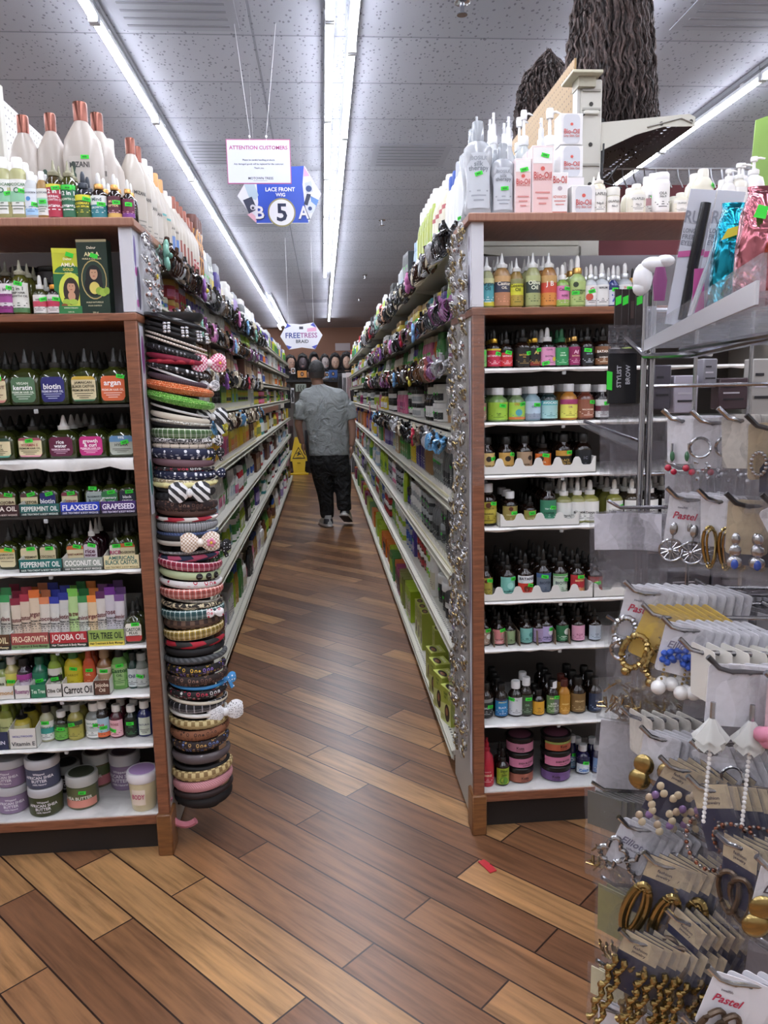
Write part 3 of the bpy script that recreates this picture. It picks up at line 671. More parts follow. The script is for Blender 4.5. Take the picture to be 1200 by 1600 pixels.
def green(el, rect, tx):
    rect(-.5, .5, .965, 1, 'c2b890'); el(.02, .47, .42, .64, 'b8a468'); el(.02, .47, .39, .6, '22382a'); el(.02, .5, .27, .4, '100c0c'); el(.0, .4, .3, .36, '100c0c'); el(.02, .55, .13, .2, 'c49878'); el(.02, .36, .17, .2, 'd8c868')
    [(el(.02+sx*.05, .565, .02, .012, '1c1010')) for sx in (-1, 1)]; el(.02, .515, .04, .013, '9c3a38'); el(.02, .6, .14, .11, '100c0c', 0, PI); el(.18, .32, .13, .13, '8fae3c'); el(.3, .3, .13, .13, '9fbe48'); el(.42, .32, .1, .12, '8fae3c')
    tx('Dabur', .89, .035, 'f4ecd0', .35); tx('AMLA', .805, .055, 'ece0b0', .85); tx('HUILE A CHEVEUX', .745, .022, 'ece0b0', .85); tx('HUILE NATURELLE', .17, .02, 'd8d0a8', .6); tx('POUR CHEVEUX', .125, .018, 'd8d0a8', .6); tx('200 ml', .035, .02, 'd8d0a8', .5)
amla(111, 388, 43, 'c6cc32', gold, 'yellow and green hair oil box with a woman, beside small dropper bottles', .12)
amla(151, 374, 44, '1b3226', green, 'dark green hair oil box with oval portrait of a woman', -.04)
# dark stacked jars behind them
for k, (px, dark_c, band) in enumerate(((38, '1a1718', '7a2a48'), (80, '1a1718', '7a2a48'))):
    for lv, (zz, bnd) in enumerate(((LZ[1], '8a5a3c'), (LZ[1]+.055, band), (LZ[1]+.11, '3a3436'))):
        x = at(px, 490, 1, 2.52).x; pr = proto('jar', .082, .052, '1c181a', '141213', L(bnd, i='c8a0a0', w=1.3, bars=1))
        put(pr, 'jar', (x, 2.55, zz+.001), f"dark round jar {['at the bottom', 'in the middle', 'on top'][lv]} of the {['first', 'second'][k]} stack behind the hair oil boxes", None)
BOT = lambda x, c, t, desc, nb=3, cap='1c1b18', st=None, **k: (x, 47, 84, 'oil', OIL, cap, dict(c=c, t=t, r=.35, w=.74, bars=3, **k), desc, nb, None, st)
row(-1, 2, [
 BOT(-57, 'd9cba3', ('OLIVE:5a3a2a:.14:.62',), 'square hair oil bottle at frame edge, cream label', 2),
 BOT(-9, CRM, ('COCONUT:5a2a20:.13:.62', 'HAIR OIL:4a2a20:.09:.45'), 'square oil bottle with cream coconut label', 3, st=(.3, .97), top='8a4a3a', tf=.12, bot='c9857a', bf=.1, i='6a3a30'),
 BOT(38, '4f7152', ('VEGAN:e6eede:.1:.76', 'keratin:ffffff:.19:.59', 'PREMIUM HAIR OIL:e6eede:.09:.4'), 'square oil bottle with green keratin label', i='d6e2d0'),
 BOT(85, '27286e', ('biotin:ffffff:.22:.62', 'PREMIUM HAIR OIL:e0e2f4:.09:.42'), 'square oil bottle with navy biotin label', i='c0c4e8'),
 BOT(132, CRM, ('JAMAICAN:3a3420:.1:.74', 'BLACK CASTOR:3a3420:.11:.6', 'PREMIUM HAIR OIL:3a3420:.1:.44'), 'square oil bottle with cream black castor label', top='c9a83c', tf=.13, bot='4a7a5a', bf=.07, i='5a5440'),
 BOT(178, 'd8683c', ('argan:ffffff:.22:.66', 'PREMIUM HAIR OIL:ffe8d8:.09:.44'), 'square oil bottle with orange argan label', st=(.5, .97), i='ffe0d0'),
])
row(-1, 3, [
 BOT(-51, CRM, ('OIL:5a3a2a:.14:.62',), 'second square oil bottle at frame edge', 2),
 BOT(-2, CRM, ('MINT:4a3a2a:.14:.6', 'HAIR OIL:3a3420:.1:.42'), 'square oil bottle with cream mint label', top='2c4a3c', tf=.16, bot='4a9a8a', bf=.08, i='5a5440'),
 BOT(49, CRM, ('VITAMIN E:a03a4a:.13:.62', 'PREMIUM HAIR OIL:3a3420:.1:.45'), 'square oil bottle with cream vitamin E label', st=(.0, .85), top='9a4a5c', tf=.14, bot='d890a0', bf=.08, i='5a5440'),
 BOT(97, '5c1638', ('rice:ffffff:.19:.74', 'water:ffffff:.19:.53', 'PREMIUM HAIR OIL:f0d0e0:.08:.36'), 'square oil bottle with maroon rice water label, white nozzle', 3, 'd8d6d2', i='e0b8cc'),
 BOT(144, 'c22c7c', ('growth:ffffff:.19:.74', '& curl:ffffff:.19:.55', 'PREMIUM HAIR OIL:ffe0f0:.09:.38'), 'square oil bottle with pink growth and curl label', i='ffd0e8'),
 BOT(190, 'a9aea2', ('99%:f0f4f8:.13:.9', 'HYDRA:3a3a34:.14:.52'), 'square oil bottle with blue and grey label', st=(.2, .66), top='5c86ae', tf=.32, i='5a5a50'),
])
SB = lambda x, c, t, desc, nb=3, cap='1c1b18', st=(.2, .95), w=32, h=62, body=None, **k: (x, w, h, 'oil', body or OIL, cap, dict(c=c, t=t, r=.3, w=.74, bars=1, **k), desc, nb, None, st)
row(-1, 4, [
 SB(9, CRM, ('JOJOBA:4a2a20:.16:.5',), 'small oil bottle with jojoba label', i='5a5440', top='8a5a4a', tf=.2),
 SB(45, CRM, ('CASTOR:3a3420:.16:.5',), 'small oil bottle with castor label', i='5a5440', top='5a3a3a', tf=.2),
 SB(76, '27286e', ('biotin:ffffff:.26:.55',), 'small oil bottle with navy biotin label', i='c0c4e8'),
 SB(110, CRM, ('ROSEHIP:7a3a3a:.14:.5',), 'small oil bottle with rosehip label', i='5a5440', top='8a3a4a', tf=.2),
 SB(147, 'a8b4ae', ('ROSEMARY:3a4a4a:.1:.72', '& mint:3a4a4a:.16:.5'), 'small flat bottle with grey rosemary label', st=(-.1, 1.2), i='4a5a5a'),
 SB(172, '3c7a4c', ('rosemary:ffffff:.14:.6', '& mint:ffffff:.14:.42'), 'small oil bottle with green rosemary label', i='d0e8d0'),
 SB(200, '2c3040', ('black:ffffff:.16:.66', 'castor:ffffff:.16:.45'), 'small oil bottle with dark black castor label', i='c0c4e8'),
], Y=YE+.06)
row(-1, 5, [
 SB(12, CRM, ('JAMAICAN:3a3420:.1:.66', 'BLACK CASTOR:3a3420:.1:.5'), 'small oil bottle with gold topped castor label', h=66, top='d8a83c', tf=.2, i='5a5440'),
 SB(45, CRM, ('PEPPERMINT:3a3420:.12:.5',), 'small oil bottle with peppermint label', h=66, i='5a5440'),
 SB(76, CRM, ('COCONUT:4a3420:.14:.5',), 'small oil bottle with coconut label', h=66, i='5a5440'),
 SB(117, CRM, ('SWEET ALMOND:7a3a2a:.1:.55',), 'small oil bottle with sweet almond label', h=68, top='c8683c', tf=.2, i='5a5440'),
 SB(143, 'd8ccd4', ('rice:5c1638:.22:.66', 'water:5c1638:.16:.46'), 'small maroon rice water bottle, white nozzle', 2, 'd8d6d2', h=74, w=27, body=mat('2a0e16', .07, 0, 0, .6), i='5c1638'),
 SB(181, 'e0d8cc', ('RICE:b02c5c:.2:.6',), 'small oil bottle with pink rice label', 2, w=22, h=66, i='5a5440'),
 SB(199, CRM, ('PRO-GROWTH:3a3420:.12:.55', ), 'small oil bottle with pro-growth label', h=70, top='c86a3c', tf=.2, i='5a5440'),
], Y=YE+.06)
# cardboard display trays with printed fronts
def tray(side, i, x0, x1, hpx, c, texts, desc, back=.25, c2=None, Y=YE+.012, hole=0, hb=None):
    zs = LZ if side < 0 else RZ; z = zs[i]+.0008; yb = 616-(z-H)*F/Y
    a = at(x0, yb, 1, Y).x; b = at(x1, yb, 1, Y).x; h = hpx*Y/F; t = .0012; m = mat('d8d6d0', .6); mc = mat(c, .45)
    g = G(); g.box(a, b, Y, Y+back, z, z+t, m); g.box(a, b, Y, Y+t, z, z+h, mc)
    hb = hb or h*1.9
    for xx in (a, b-t):
        g.add([(xx, Y, z), (xx, Y+back, z), (xx, Y+back, z+hb), (xx, Y+.03, z+h*1.1), (xx, Y, z+h), (xx+t, Y, z), (xx+t, Y+back, z), (xx+t, Y+back, z+hb), (xx+t, Y+.03, z+h*1.1), (xx+t, Y, z+h)],
              [(0, 1, 2, 3, 4), (9, 8, 7, 6, 5), (3, 2, 7, 8), (4, 3, 8, 9), (0, 4, 9, 5)], m)
    g.box(a, b, Y+back-t, Y+back, z, z+hb, m)
    o = obj('display_tray', g, None, label=desc, category='tray')
    if texts:
        p = G(); cx = (a+b)/2
        if c2: p.poly([(a+.001, Y-.0003, z), (b-.001, Y-.0003, z), (b-.001, Y-.0003, z+h*.28), (a+.001, Y-.0003, z+h*.28)], mat(c2, .5))
        for s in texts:
            q = s.split(':'); p.text(q[0], lambda u, v: (u, Y-.0007, v), h*float(q[2]), mat(q[1], .5), (b-a)*(.9 if len(q) < 5 else float(q[4])), cx + ((b-a)*float(q[5]) if len(q) > 5 else 0), z+h*float(q[3]))
        obj('printed_front', p, o)
    return o
HT = 'HAIR TREATMENT & BODY MASSAGE'
tray(-1, 4, -34, 29, 18, '3a2024', ('JOJOBA OIL:f0e8e0:.4:.6', HT+':d8c8c0:.16:.14'), 'dark maroon jojoba oil tray on the fifth shelf')
tray(-1, 4, 30, 93, 18, '235f5c', ('PEPPERMINT OIL:f0f4f0:.4:.6', HT+':d8e8e0:.16:.14'), 'teal peppermint oil tray on the fifth shelf', c2='182a2c')
tray(-1, 4, 94, 156, 19, '2740b8', ('FLAXSEED:f4f4ff:.45:.58', HT+':d8d8f0:.16:.14'), 'blue flaxseed tray on the fifth shelf', c2='141c4a')
tray(-1, 4, 157, 213, 19, '43296e', ('GRAPESEED:f4f0ff:.45:.58', HT+':d8d0f0:.16:.14'), 'purple grapeseed tray on the fifth shelf', c2='1c1230')
tray(-1, 5, 29, 97, 20, '1f6a66', ('PEPPERMINT OIL:f0f4f0:.42:.6', HT+':d8e8e0:.16:.14'), 'teal peppermint oil tray on the sixth shelf', c2='182a2c')
tray(-1, 5, 98, 161, 20, '9aa39a', ('COCONUT OIL:f8f8f4:.42:.6', HT+':e8e8e0:.16:.14'), 'grey coconut oil tray on the sixth shelf', c2='3c4440')
tray(-1, 5, 162, 218, 22, 'e0d4a8', ('AMERICAN:2c6a66:.26:.82', 'BLACK CASTOR:2c6a66:.32:.5', HT+':8a7a4a:.13:.14'), 'cream and teal black castor tray on the sixth shelf')
for s_ in ((29, 'tube'),): pass
def tubes(x0, x1, specs, i, desc):
    n = len(specs)
    for k, (ends, body, t) in enumerate(specs):
        for r_ in range(3):
            px = x0 + (x1-x0)*(k+.5+(.25 if r_ % 2 else 0))/n; z = LZ[i]+.003; y = YE+.045+.045*r_
            x = at(px, 950, 1, y).x
            pr = proto('tube', .031, .150 + .012*((k+r_) % 3), body, ends, L(body, t+':6a2a30:.18:.7', 'PREMIUM:3a3a3a:.07:.5', 'HAIR OIL:3a3a3a:.07:.4', i='4a4a4a', w=1.1, bars=2) if r_ == 0 else None, ends)
            put(pr, 'tube', (x, y, z), f"{desc[k]} {'in the first row' if r_ == 0 else 'behind the first row'}, seventh shelf by the headbands", None if r_ == 0 else desc[k] + ' behind', R.uniform(-.15, .15))
tubes(-16, 16, (('2f8a4a', 'd0cfc4', 'aloe'), ('3c9a5a', 'd0cfc4', 'olive')), 6, ('green topped aloe tube at frame edge', 'green topped olive tube'))
tubes(18, 77, (('8a2a40', 'd6c9b8', 'castor'), ('a83248', 'd6c4b0', 'castor'), ('e0763c', 'dac8b0', 'argan'), ('d8855c', 'd6cfc4', 'coco')), 6, ('maroon topped castor tube', 'red topped castor tube', 'orange topped argan tube', 'peach topped tube'))
tubes(78, 137, (('3440a0', 'd0d0cc', 'biotin'), ('2c3890', 'ccccc8', 'biotin'), ('7ac254', 'b4d494', 'tea tree'), ('3c8a4c', 'ccd0c4', 'mint')), 6, ('blue topped biotin tube', 'navy topped biotin tube', 'lime green tea tree tube', 'green topped mint tube'))
tubes(138, 194, (('e8863c', 'dcc4a0', 'argan'), ('5c2c5c', 'd2cdc8', 'castor'), ('6a2c8a', 'c8c4cc', 'rose'), ('74508a', 'd0ccd2', 'lavender')), 6, ('amber topped argan tube', 'plum topped castor tube', 'violet topped rose tube', 'lilac topped lavender tube'))
tray(-1, 6, -46, 16, 25, '5a3c28', ('OLIVE OIL:e8dcb0:.4:.62', 'Hair Treatment & Body Massage:e8dcb0:.14:.15'), 'brown olive oil tray of tubes', c2='1c1a18', hb=.1)
tray(-1, 6, 17, 77, 26, '9c4a48', ('PRO-GROWTH:f0dcc0:.36:.62', 'Hair Treatment & Body Massage:3a2a1a:.14:.15'), 'dusty red pro-growth tray of tubes', c2='7a9a6a', hb=.1)
tray(-1, 6, 78, 137, 25, 'b03038', ('JOJOBA OIL:f6e8e0:.38:.62', 'Hair Treatment & Body Massage:f0e8e0:.14:.15'), 'red jojoba oil tray of tubes', c2='1c3020', hb=.1)
tray(-1, 6, 138, 195, 26, '93ad5a', ('TEA TREE OIL:1a3020:.4:.64', 'Hair Treatment & Body Massage:1a2a1a:.14:.15'), 'green tea tree oil tray of tubes', c2='e0cc58', hb=.1)
row(-1, 6, [SB(209, 'e8e6dc', ('CASTOR:2a3a20:.18:.66', 'PLUS:2a3a20:.14:.46'), 'small oil bottle with castor plus label', 1, h=66, w=32, bot='b83c3c', bf=.3, i='3a3a3a')], Y=YE+.02)
row(-1, 7, [
 (-20, 22, 52, 'screw', 'a0a050', 'e0dfdc', L('ded8c0', 'OIL:3a3a20:.2:.6'), 'yellow oil bottle with white cap at frame edge', 2),
 (2, 20, 52, 'screw', '8a9a50', '2c4a3c', L('d8d8c0', 'Tea:3a3a20:.2:.6'), 'pale green oil bottle with dark cap', 2),
 (17, 22, 60, 'screw', 'b0a868', 'e0dfdc', L('d8cf60', 'Almond:3a3a20:.18:.6'), 'yellow almond oil bottle with white cap', 2, None, (.2, .6)),
 (36, 24, 56, 'screw', '2a1a28', '181618', L('ddd0dc', 'Rosemary:8a3a7a:.2:.65', top='b04898', tf=.3), 'white and magenta rosemary bottle with black cap', 2),
 (61, 24, 58, 'screw', '1c6a50', '1c5a44', L('2a7a5c', 'Tea Tree:d0f0e0:.14:.6', i='b0e0c8'), 'deep green bottle with green cap', 2, None, (.1, .6)),
 (86, 22, 62, 'flip', '8aa83c', '74963a', L('dad8d0', 'Olive Oil:1a1a14:.2:.6', mid='3a3a30', i='3a3a30', w=1.2), 'lime bottle with white and black olive label', 2, None, (0, .5)),
 (115, 30, 68, 'flip', 'c4b420', '3c7a3a', L('c9ba30', 'CARROT:8a7a10:.1:.6', i='9a8a20', w=1.1), 'golden yellow carrot oil bottle with green cap', 2, None, (.2, .9)),
 (140, 20, 74, 'flip', 'c4502a', 'b8482c', L('c85a34', 'OIL:f0d0a0:.1:.6', i='e8b080', w=1.2), 'slim orange oil bottle', 2, None, (.2, .8)),
 (163, 25, 76, 'screw', '8a6038', 'a88c70', L('b09070', 'Jojoba:e8dcc8:.12:.4', top='d8c8b0', tf=.3, i='e8dcc8'), 'brown jojoba oil bottle', 2, None, (.2, .85)),
 (187, 26, 64, 'flip', '6aa050', '16181a', L('94b878', 'Castor:1c4a2c:.2:.72', 'OIL:1c4a2c:.12:.5', i='3c6a3c', w=1.2), 'pale green castor bottle with black cap', 2, None, (.1, .96)),
 (208, 17, 58, 'screw', '1c3a34', '15201e', L('c8d0d0', 'Oil:1c3a5a:.2:.6'), 'dark teal bottle behind clear one', 2),
 (221, 24, 56, 'screw', clear('8a9288'), clear('b8bcb8'), L('b8bcb8', 'Oil:2a2a2a:.2:.6', i='4a4a4a'), 'clear bottle with black print near the post', 1, None, (-.2, .6)),
], Y=YE+.05)
wt = dict(back=.24)
tray(-1, 7, -10, 22, 22, 'dddbd6', ('Almond:b8863c:.3:.5',), 'white cardboard tray of almond oil, eighth shelf', hb=.06)
tray(-1, 7, 23, 47, 22, 'dddbd6', ('Rosemary:8a3a7a:.34:.5',), 'white cardboard tray of rosemary oil, eighth shelf', hb=.06)
tray(-1, 7, 48, 72, 22, '2e7a58', ('Tea Tree:e0f0e0:.3:.5',), 'white and green cardboard tray, eighth shelf', hb=.06)
tray(-1, 7, 73, 97, 22, 'dddbd6', ('Olive Oil:3a3a30:.3:.5',), 'plain white cardboard tray below the lime bottle', hb=.06)
tray(-1, 7, 98, 147, 22, 'dddbd6', ('Carrot Oil:1a1a18:.55:.5',), 'white cardboard tray printed Carrot Oil', hb=.07)
tray(-1, 7, 148, 172, 24, '5c3c30', ('Jojoba:e8dcc8:.26:.66', 'Oil:e8dcc8:.24:.34'), 'white cardboard tray with brown Jojoba Oil panel', hb=.08)
row(-1, 8, [
 (-16, 24, 74, 'flip', '8a8a30', '8a9a3a', L('d8d8c0', 'OIL:3a3a20:.1:.6'), 'olive bottle at frame edge', 1),
 (10, 22, 76, 'flip', '76802c', '86a03c', L('c8cc8c', 'Vitamin E:3a3a20:.08:.6', w=1.2), 'tall olive green bottle', 2),
 (32, 28, 52, 'nozzle', 'c2b03c', '141414', L('ded8a0', 'VITAMIN E:2a2a50:.16:.4', i='2a2a50'), 'yellow vitamin E bottle with black cap in white tray', 3),
 (72, 23, 60, 'screw', 'a8a884', '15181a', L('e4e6e0', 'Natural:3a6a5a:.12:.7', mid='3c9a90', i='5a5a5a'), 'pale bottle with white and teal label, black cap', 1, None, (0, .95)),
 (95, 23, 48, 'screw', '26281c', 'e6e6e4', L('6cb04a', 'CASTOR:1c3a1c:.12:.6', top='3c5a34', tf=.25, i='1c3a1c'), 'small dark bottle with green label, white cap', 1, None, (.1, .75)),
 (117, 25, 58, 'screw', '9a9448', 'b8bcb4', L('a8a04c', 'Almond:3a3a20:.14:.7', top='3a4a3a', tf=.25, i='5a5a30'), 'yellow bottle with clear cap and yellow label', 2, None, (-.2, .8)),
 (147, 29, 58, 'screw', clear('9aa09c'), 'ececea', L('dfe2de', 'NATURAL:4a7a6a:.1:.8', 'OIL:3a3a3a:.1:.6', mid='c0c8c4', i='3a3a3a'), 'clear bottle with white ribbed cap and barcode', 1, None, (.5, .7)),
 (133, 20, 56, 'screw', AMB, 'ececea', L('c06a3c', 'OIL:f0f0f0:.2:.6'), 'amber bottle peeking behind the clear ribbed one', 1, None, None, YE+.12),
 (160, 22, 62, 'screw', AMB, 'ececea', L('a8c8d8', 'OIL:c03c3c:.2:.6', bot='d86a3c'), 'amber bottle with blue and orange label', 2, None, (.3, .5)),
 (182, 22, 54, 'screw', '4a1020', 'ececea', L('e4b0b8', 'ROSE:8a2a3a:.14:.75', i='8a2a3a'), 'maroon bottle with pink label and white cap', 2, None, (-.3, .4)),
 (205, 22, 52, 'screw', '121a14', 'ececea', L('18241a', 'OIL:4a8a5a:.12:.6', i='4a8a5a'), 'dark green bottle with black label and white cap', 2, None, (-.1, .8)),
 (226, 24, 58, 'screw', '161c58', 'ececea', L('c8d0c0', 'NATURAL:3a3a5a:.1:.6', w=.8), 'cobalt blue bottle with white cap by the post', 1),
], Y=YE+.05)
tray(-1, 8, -30, 14, 30, '2c3450', ('VITAMIN:e0e0f0:.2:.4',), 'navy and white tray under the olive bottles', hb=.07)
tray(-1, 8, 16, 58, 34, 'd8d6d0', ('HOLLYWOOD:4a4a9a:.1:.62', 'Vitamin E:3a3a40:.2:.25'), 'white tray with yellow vitamin E panel', hb=.1, back=.27)
def tubj(x, w, h, body, lid, lab, desc, dz=0, Y=YE+.05, extra=None, kind='jar', st=None):
    yb = 616-(LZ[-1]-H)*F/Y; k = Y/F; wv = w*k; pr = proto(kind, wv, h*k, body, lid, lab, extra, st)
    put(pr, kind, (at(x, yb, 1, Y).x, Y+wv/2, LZ[-1]+.001+dz*k), desc, None, R.uniform(-.2, .2))
SH = lambda c, i='e8e4ea': L(c, 'Whipped:'+i+':.12:.8', 'AFRICAN SHEA:'+i+':.17:.6', 'BUTTER:'+i+':.17:.38', '100% Natural:'+i+':.1:.18', i=i, w=1.3, bars=0)
lidc = 'b9b8bc'
tubj(-34, 46, 46, '8a7490', lidc, SH('8a7490'), 'lilac shea butter jar at frame edge, bottom shelf'); 
tubj(14, 50, 45, '8d7896', lidc, SH('8d7896'), 'lower lilac shea butter jar of its stack, bottom shelf'); tubj(14, 50, 45, '8d7896', lidc, SH('8d7896'), 'upper lilac shea butter jar of its stack, bottom shelf', 45.5)
tubj(66, 53, 48, '3c4224', lidc, SH('3c4224'), 'olive green shea butter jar under the slate one', 0, YE+.02); tubj(65, 53, 48, '454a60', lidc, SH('454a60'), 'slate blue shea butter jar on the olive one', 48.5, YE+.02, '2c2a30')
tubj(100, 42, 44, '332f30', 'a8a8a4', SH('332f30'), 'dark shea butter jar behind the olive stack', 0, YE+.17, '3a3a3a')
tubj(125, 50, 56, '4a5234', 'b4b4b0', L('5a5c3c', 'SHEA BUTTER:e8e4d8:.16:.5', bot='d08878', bf=.4, i='e8e4d8', w=1.3, bars=0), 'green and pink shea butter jar with sticker', 0, YE+.05, '3c4030', st=(.3, .8))
tubj(150, 46, 56, '6a5a3c', 'b8b8b4', L('56603c', 'BUTTER:e8e4d8:.16:.5', bot='c87a80', bf=.5, i='e8e4d8', w=1.3, bars=0), 'green and rose shea butter jar further back', 0, YE+.19, '5a3c3c')
tubj(193, 48, 60, '8d7896', 'b8b6ba', SH('8d7896'), 'lilac shea butter jar behind the white lidded tub', 0, YE+.16, '5a4858')
tubj(222, 49, 66, 'cfc4a0', 'dcd8dc', L('dccfc0', 'BODY:b03060:.3:.55', i='b03060', w=.5, bars=0), 'cream butter tub with white lid and lilac seal', 0, YE+.01, 'b090c0', 'tub')
# ---- cabinet behind the earring rack
PW = 'e9e7e6'
SILK = L('bfc4cb', 'BIOSILK:8a8f98:.07:.9', 'silk:7a7f88:.09:.8', 'therapy:7a7f88:.09:.71', i='9a9fa8', w=1.0, bars=3)
row(1, 0, [
 (750, 44, -186, 'silk', clear('c9cdd3'), clear('aeb3ba'), SILK, 'tall clear serum bottle with silver cap', 1, None, (.0, .62)),
 (788, 37, -222, 'silk', clear('c5c9d0'), clear('aeb3ba'), SILK, 'shorter clear serum bottle with silver cap', 2, None, (.1, .5)),
 (817, 25, -248, 'box', 'e6d6d6', None, L('e2c2c0', 'Bio-Oil:c0504c:.1:.6', 'SKINCARE OIL:c0706c:.04:.53', i='d08a86', w=.86, bars=3, top='ecebea', tf=.22, dot=(0, .7, .25, 'd05a50')), 'narrow white and pink oil carton', 1, .045, (.1, .82)),
 (847, 33, -228, 'box', 'e6d6d6', None, L('e2c2c0', 'Bio-Oil:c0504c:.1:.58', 'SKINCARE OIL:c0706c:.04:.52', i='d08a86', w=.86, bars=3, top='ecebea', tf=.24, dot=(0, .68, .22, 'd05a50')), 'taller white and pink oil carton with sticker', 1, .05, (.2, .88)),
 (874, 25, -270, 'box', 'e9e6e4', None, L('e8e4e4', 'Bio-Oil:c0504c:.18:.85', 'ADVANCED:c86a58:.07:.42', mid='e8e4e4', bot='c0685c', bf=.05, i='d08a86', w=.86, bars=2, dot=(0, .63, .3, 'b8a8b0')), 'short white carton with grey drop', 1, .05),
 (911, 36, -290, 'box', 'e8e6e6', None, L('cfd0d6', 'Bio-Oil:c0504c:.2:.42', 'Dry Skin Gel:c0706c:.09:.24', i='d08a86', w=.7, r=.5, bars=0, dot=(0, .66, .22, 'd05a50')), 'low white gel jar carton beside tall dropper', 0, .06),
 (938, 23, -266, 'nozzle', 'd8d0b8', 'e6e2d8', L('e8e6e0', 'OLAPLEX:6a6a68:.12:.8', 'No.0:4a4a4a:.1:.4', i='8a8a88', w=1.2), 'tall pale oil bottle with No.0 label', 1),
 (960, 21, -292, 'jar', 'dfdbc8', 'e6e4dc', L('e8e6e0', 'OLAPLEX:6a6a68:.13:.7', 'No.3:4a4a4a:.12:.4', i='8a8a88', w=1.2, bars=0), 'small cream bottle with No.3 label', 1),
 (997, 30, -286, 'flip', 'dcd8c6', 'e2dfd2', L('e8e6e0', 'OLAPLEX:6a6a68:.14:.75', 'No.2:4a4a4a:.12:.42', i='8a8a88', w=1.0), 'cream bottle with No.2 label', 1),
 (1020, 22, -270, 'flip', 'e2e0dc', 'e6e4e2', L('e8e6e4', 'PLEX:6a6a68:.14:.7', mid='b88a90', i='8a8a88', w=1.2), 'white bottle with mauve stripe and green sticker', 1, None, (.1, .7), YE+.09),
 (1036, 26, -268, 'can', 'e6e5e6', 'e6e5e6', L('e8e6e4', 'OLA:6a6a68:.1:.62', 'No.9:4a4a4a:.08:.5', i='3a3a3a', w=1.2, bars=3), 'round white bottle with barcode side', 1),
 (1066, 28, -300, 'flip', 'dcd8c6', 'e2dfd2', L('e8e6e0', 'OLAPLEX:6a6a68:.12:.75', i='8a8a88', w=1.0), 'cream bottle half behind the eyeliner cards', 1),
 (1101, 34, -262, 'flip', 'dcd8c6', 'e2dfd2', L('dedac8', 'OLAPLEX:5a5a58:.1:.7', 'HAIR PERFECTOR:8a8a88:.03:.62', i='8a8a88', w=1.1), 'large cream bottle above the eyeliner cards', 1, None, (.8, .98)),
 (1140, 26, -274, 'flip', 'e0dedc', 'e0dedc', L('e8e6e4', 'OLA:6a6a68:.1:.5', 'No.4:4a4a4a:.1:.4', i='8a8a88', w=1.1), 'white bottle behind the blue metallic one', 1),
 (1158, 28, -252, 'pump', 'd8d4c8', 'e6e4e2', L('e8e6e4', 'OLA:6a6a68:.1:.7', i='8a8a88', w=1.1), 'cream pump bottle over the blue metallic one', 1),
 (1182, 32, -241, 'pump', 'e0e0e2', 'e6e4e2', L('e8e6e4', 'OLAPLEX:6a6a68:.1:.4', i='8a8a88', w=1.1), 'white pump bottle above the pink metallic one', 1),
 (1222, 32, -262, 'pump', 'e0e0e2', 'e6e4e2', L('e8e6e4', 'OLA:6a6a68:.1:.4', i='8a8a88', w=1.1), 'white pump bottle at frame edge', 0),
 (735, 18, -245, 'flip', 'd0d2d8', 'b8bcc4', L('d8dadf', 'SILK:7a7f88:.1:.7', i='9a9fa8', w=1.1), 'grey bottle behind the tall serum bottle', 0, None, (.2, .1), 2.62),
 (748, 26, -178, 'spray', clear('cfd2d8'), clear('b8bcc4'), None, 'clear capped spray bottle behind serum bottles', 0, None, None, 2.6),
 (774, 26, -172, 'spray', clear('d6d9dd'), 'dcdde0', L('d0d4da', 'IRON:9a9fa8:.06:.7', i='9a9fa8', w=1.2), 'first clear spray bottle of the top shelf', 1, None, None, 2.5),
 (797, 26, -178, 'spray', clear('d6d9dd'), 'dcdde0', L('d0d4da', 'MIST:9a9fa8:.06:.7', i='9a9fa8', w=1.2), 'second clear spray bottle of the top shelf', 1, None, None, 2.5),
 (821, 28, -168, 'pump', clear('d3d8d8'), 'e2e2e4', L('d0d6d6', i='9a9fa8', w=1.2), 'clear lotion bottle with white pump', 1, None, None, 2.5),
 (848, 28, -180, 'spray', clear('cdd6d2'), 'dcdde0', None, 'clear spray bottle beside the stacked jar cartons', 0, None, (.6, .3), 2.47),
 (862, 34, -164, 'pump', 'dfdcdc', 'e8e6e4', None, 'fat white pump bottle below the pegboard', 0, None, None, 2.58),
])
# three gel jar cartons stacked under the upright
def gel(px, ytop, ybot, desc, Y=2.40):
    a = at(px-18, ybot, 1, Y); b = at(px+18, ytop, 1, Y); w = b.x-a.x; h = b.z-a.z
    g = G(); g.box(-w/2, w/2, -.03, .03, 0, h, mat('e4e3e4', .3), .001)
    o = obj('gel_jar_carton', g, None, ((a.x+b.x)/2, Y+.03, a.z), R.uniform(-.04, .04), label=desc, category='box')
    l = label_geo((h*.03, h*.97, w/2, .03, 40), L('c9cbd2', 'Bio-Oil:c0504c:.16:.42', 'Dry Skin Gel:c0706c:.08:.26', i='d08a86', w=.72, r=.5, bars=0, dot=(0, .66, .17, 'd05a50'))); obj('label', l, o)
    return o
yb = 616-(RZ[0]-H)*F/2.4
gel(893, 177, 226, 'white gel jar carton on top of its stack beside white upright'); gel(893, 227.5, 277, 'white gel jar carton under another, beside white upright')
P = at(893, yb, 1, 2.4); g = G(); g.box(-.036, .036, -.03, .03, 0, at(893, 277, 1, 2.4).z-RZ[0]-.0005, mat('dcd6d8', .4)); obj('plain_carton', g, None, (P.x, 2.43, RZ[0]), 0, label='plain white box below the two stacked gel jar cartons', category='box')
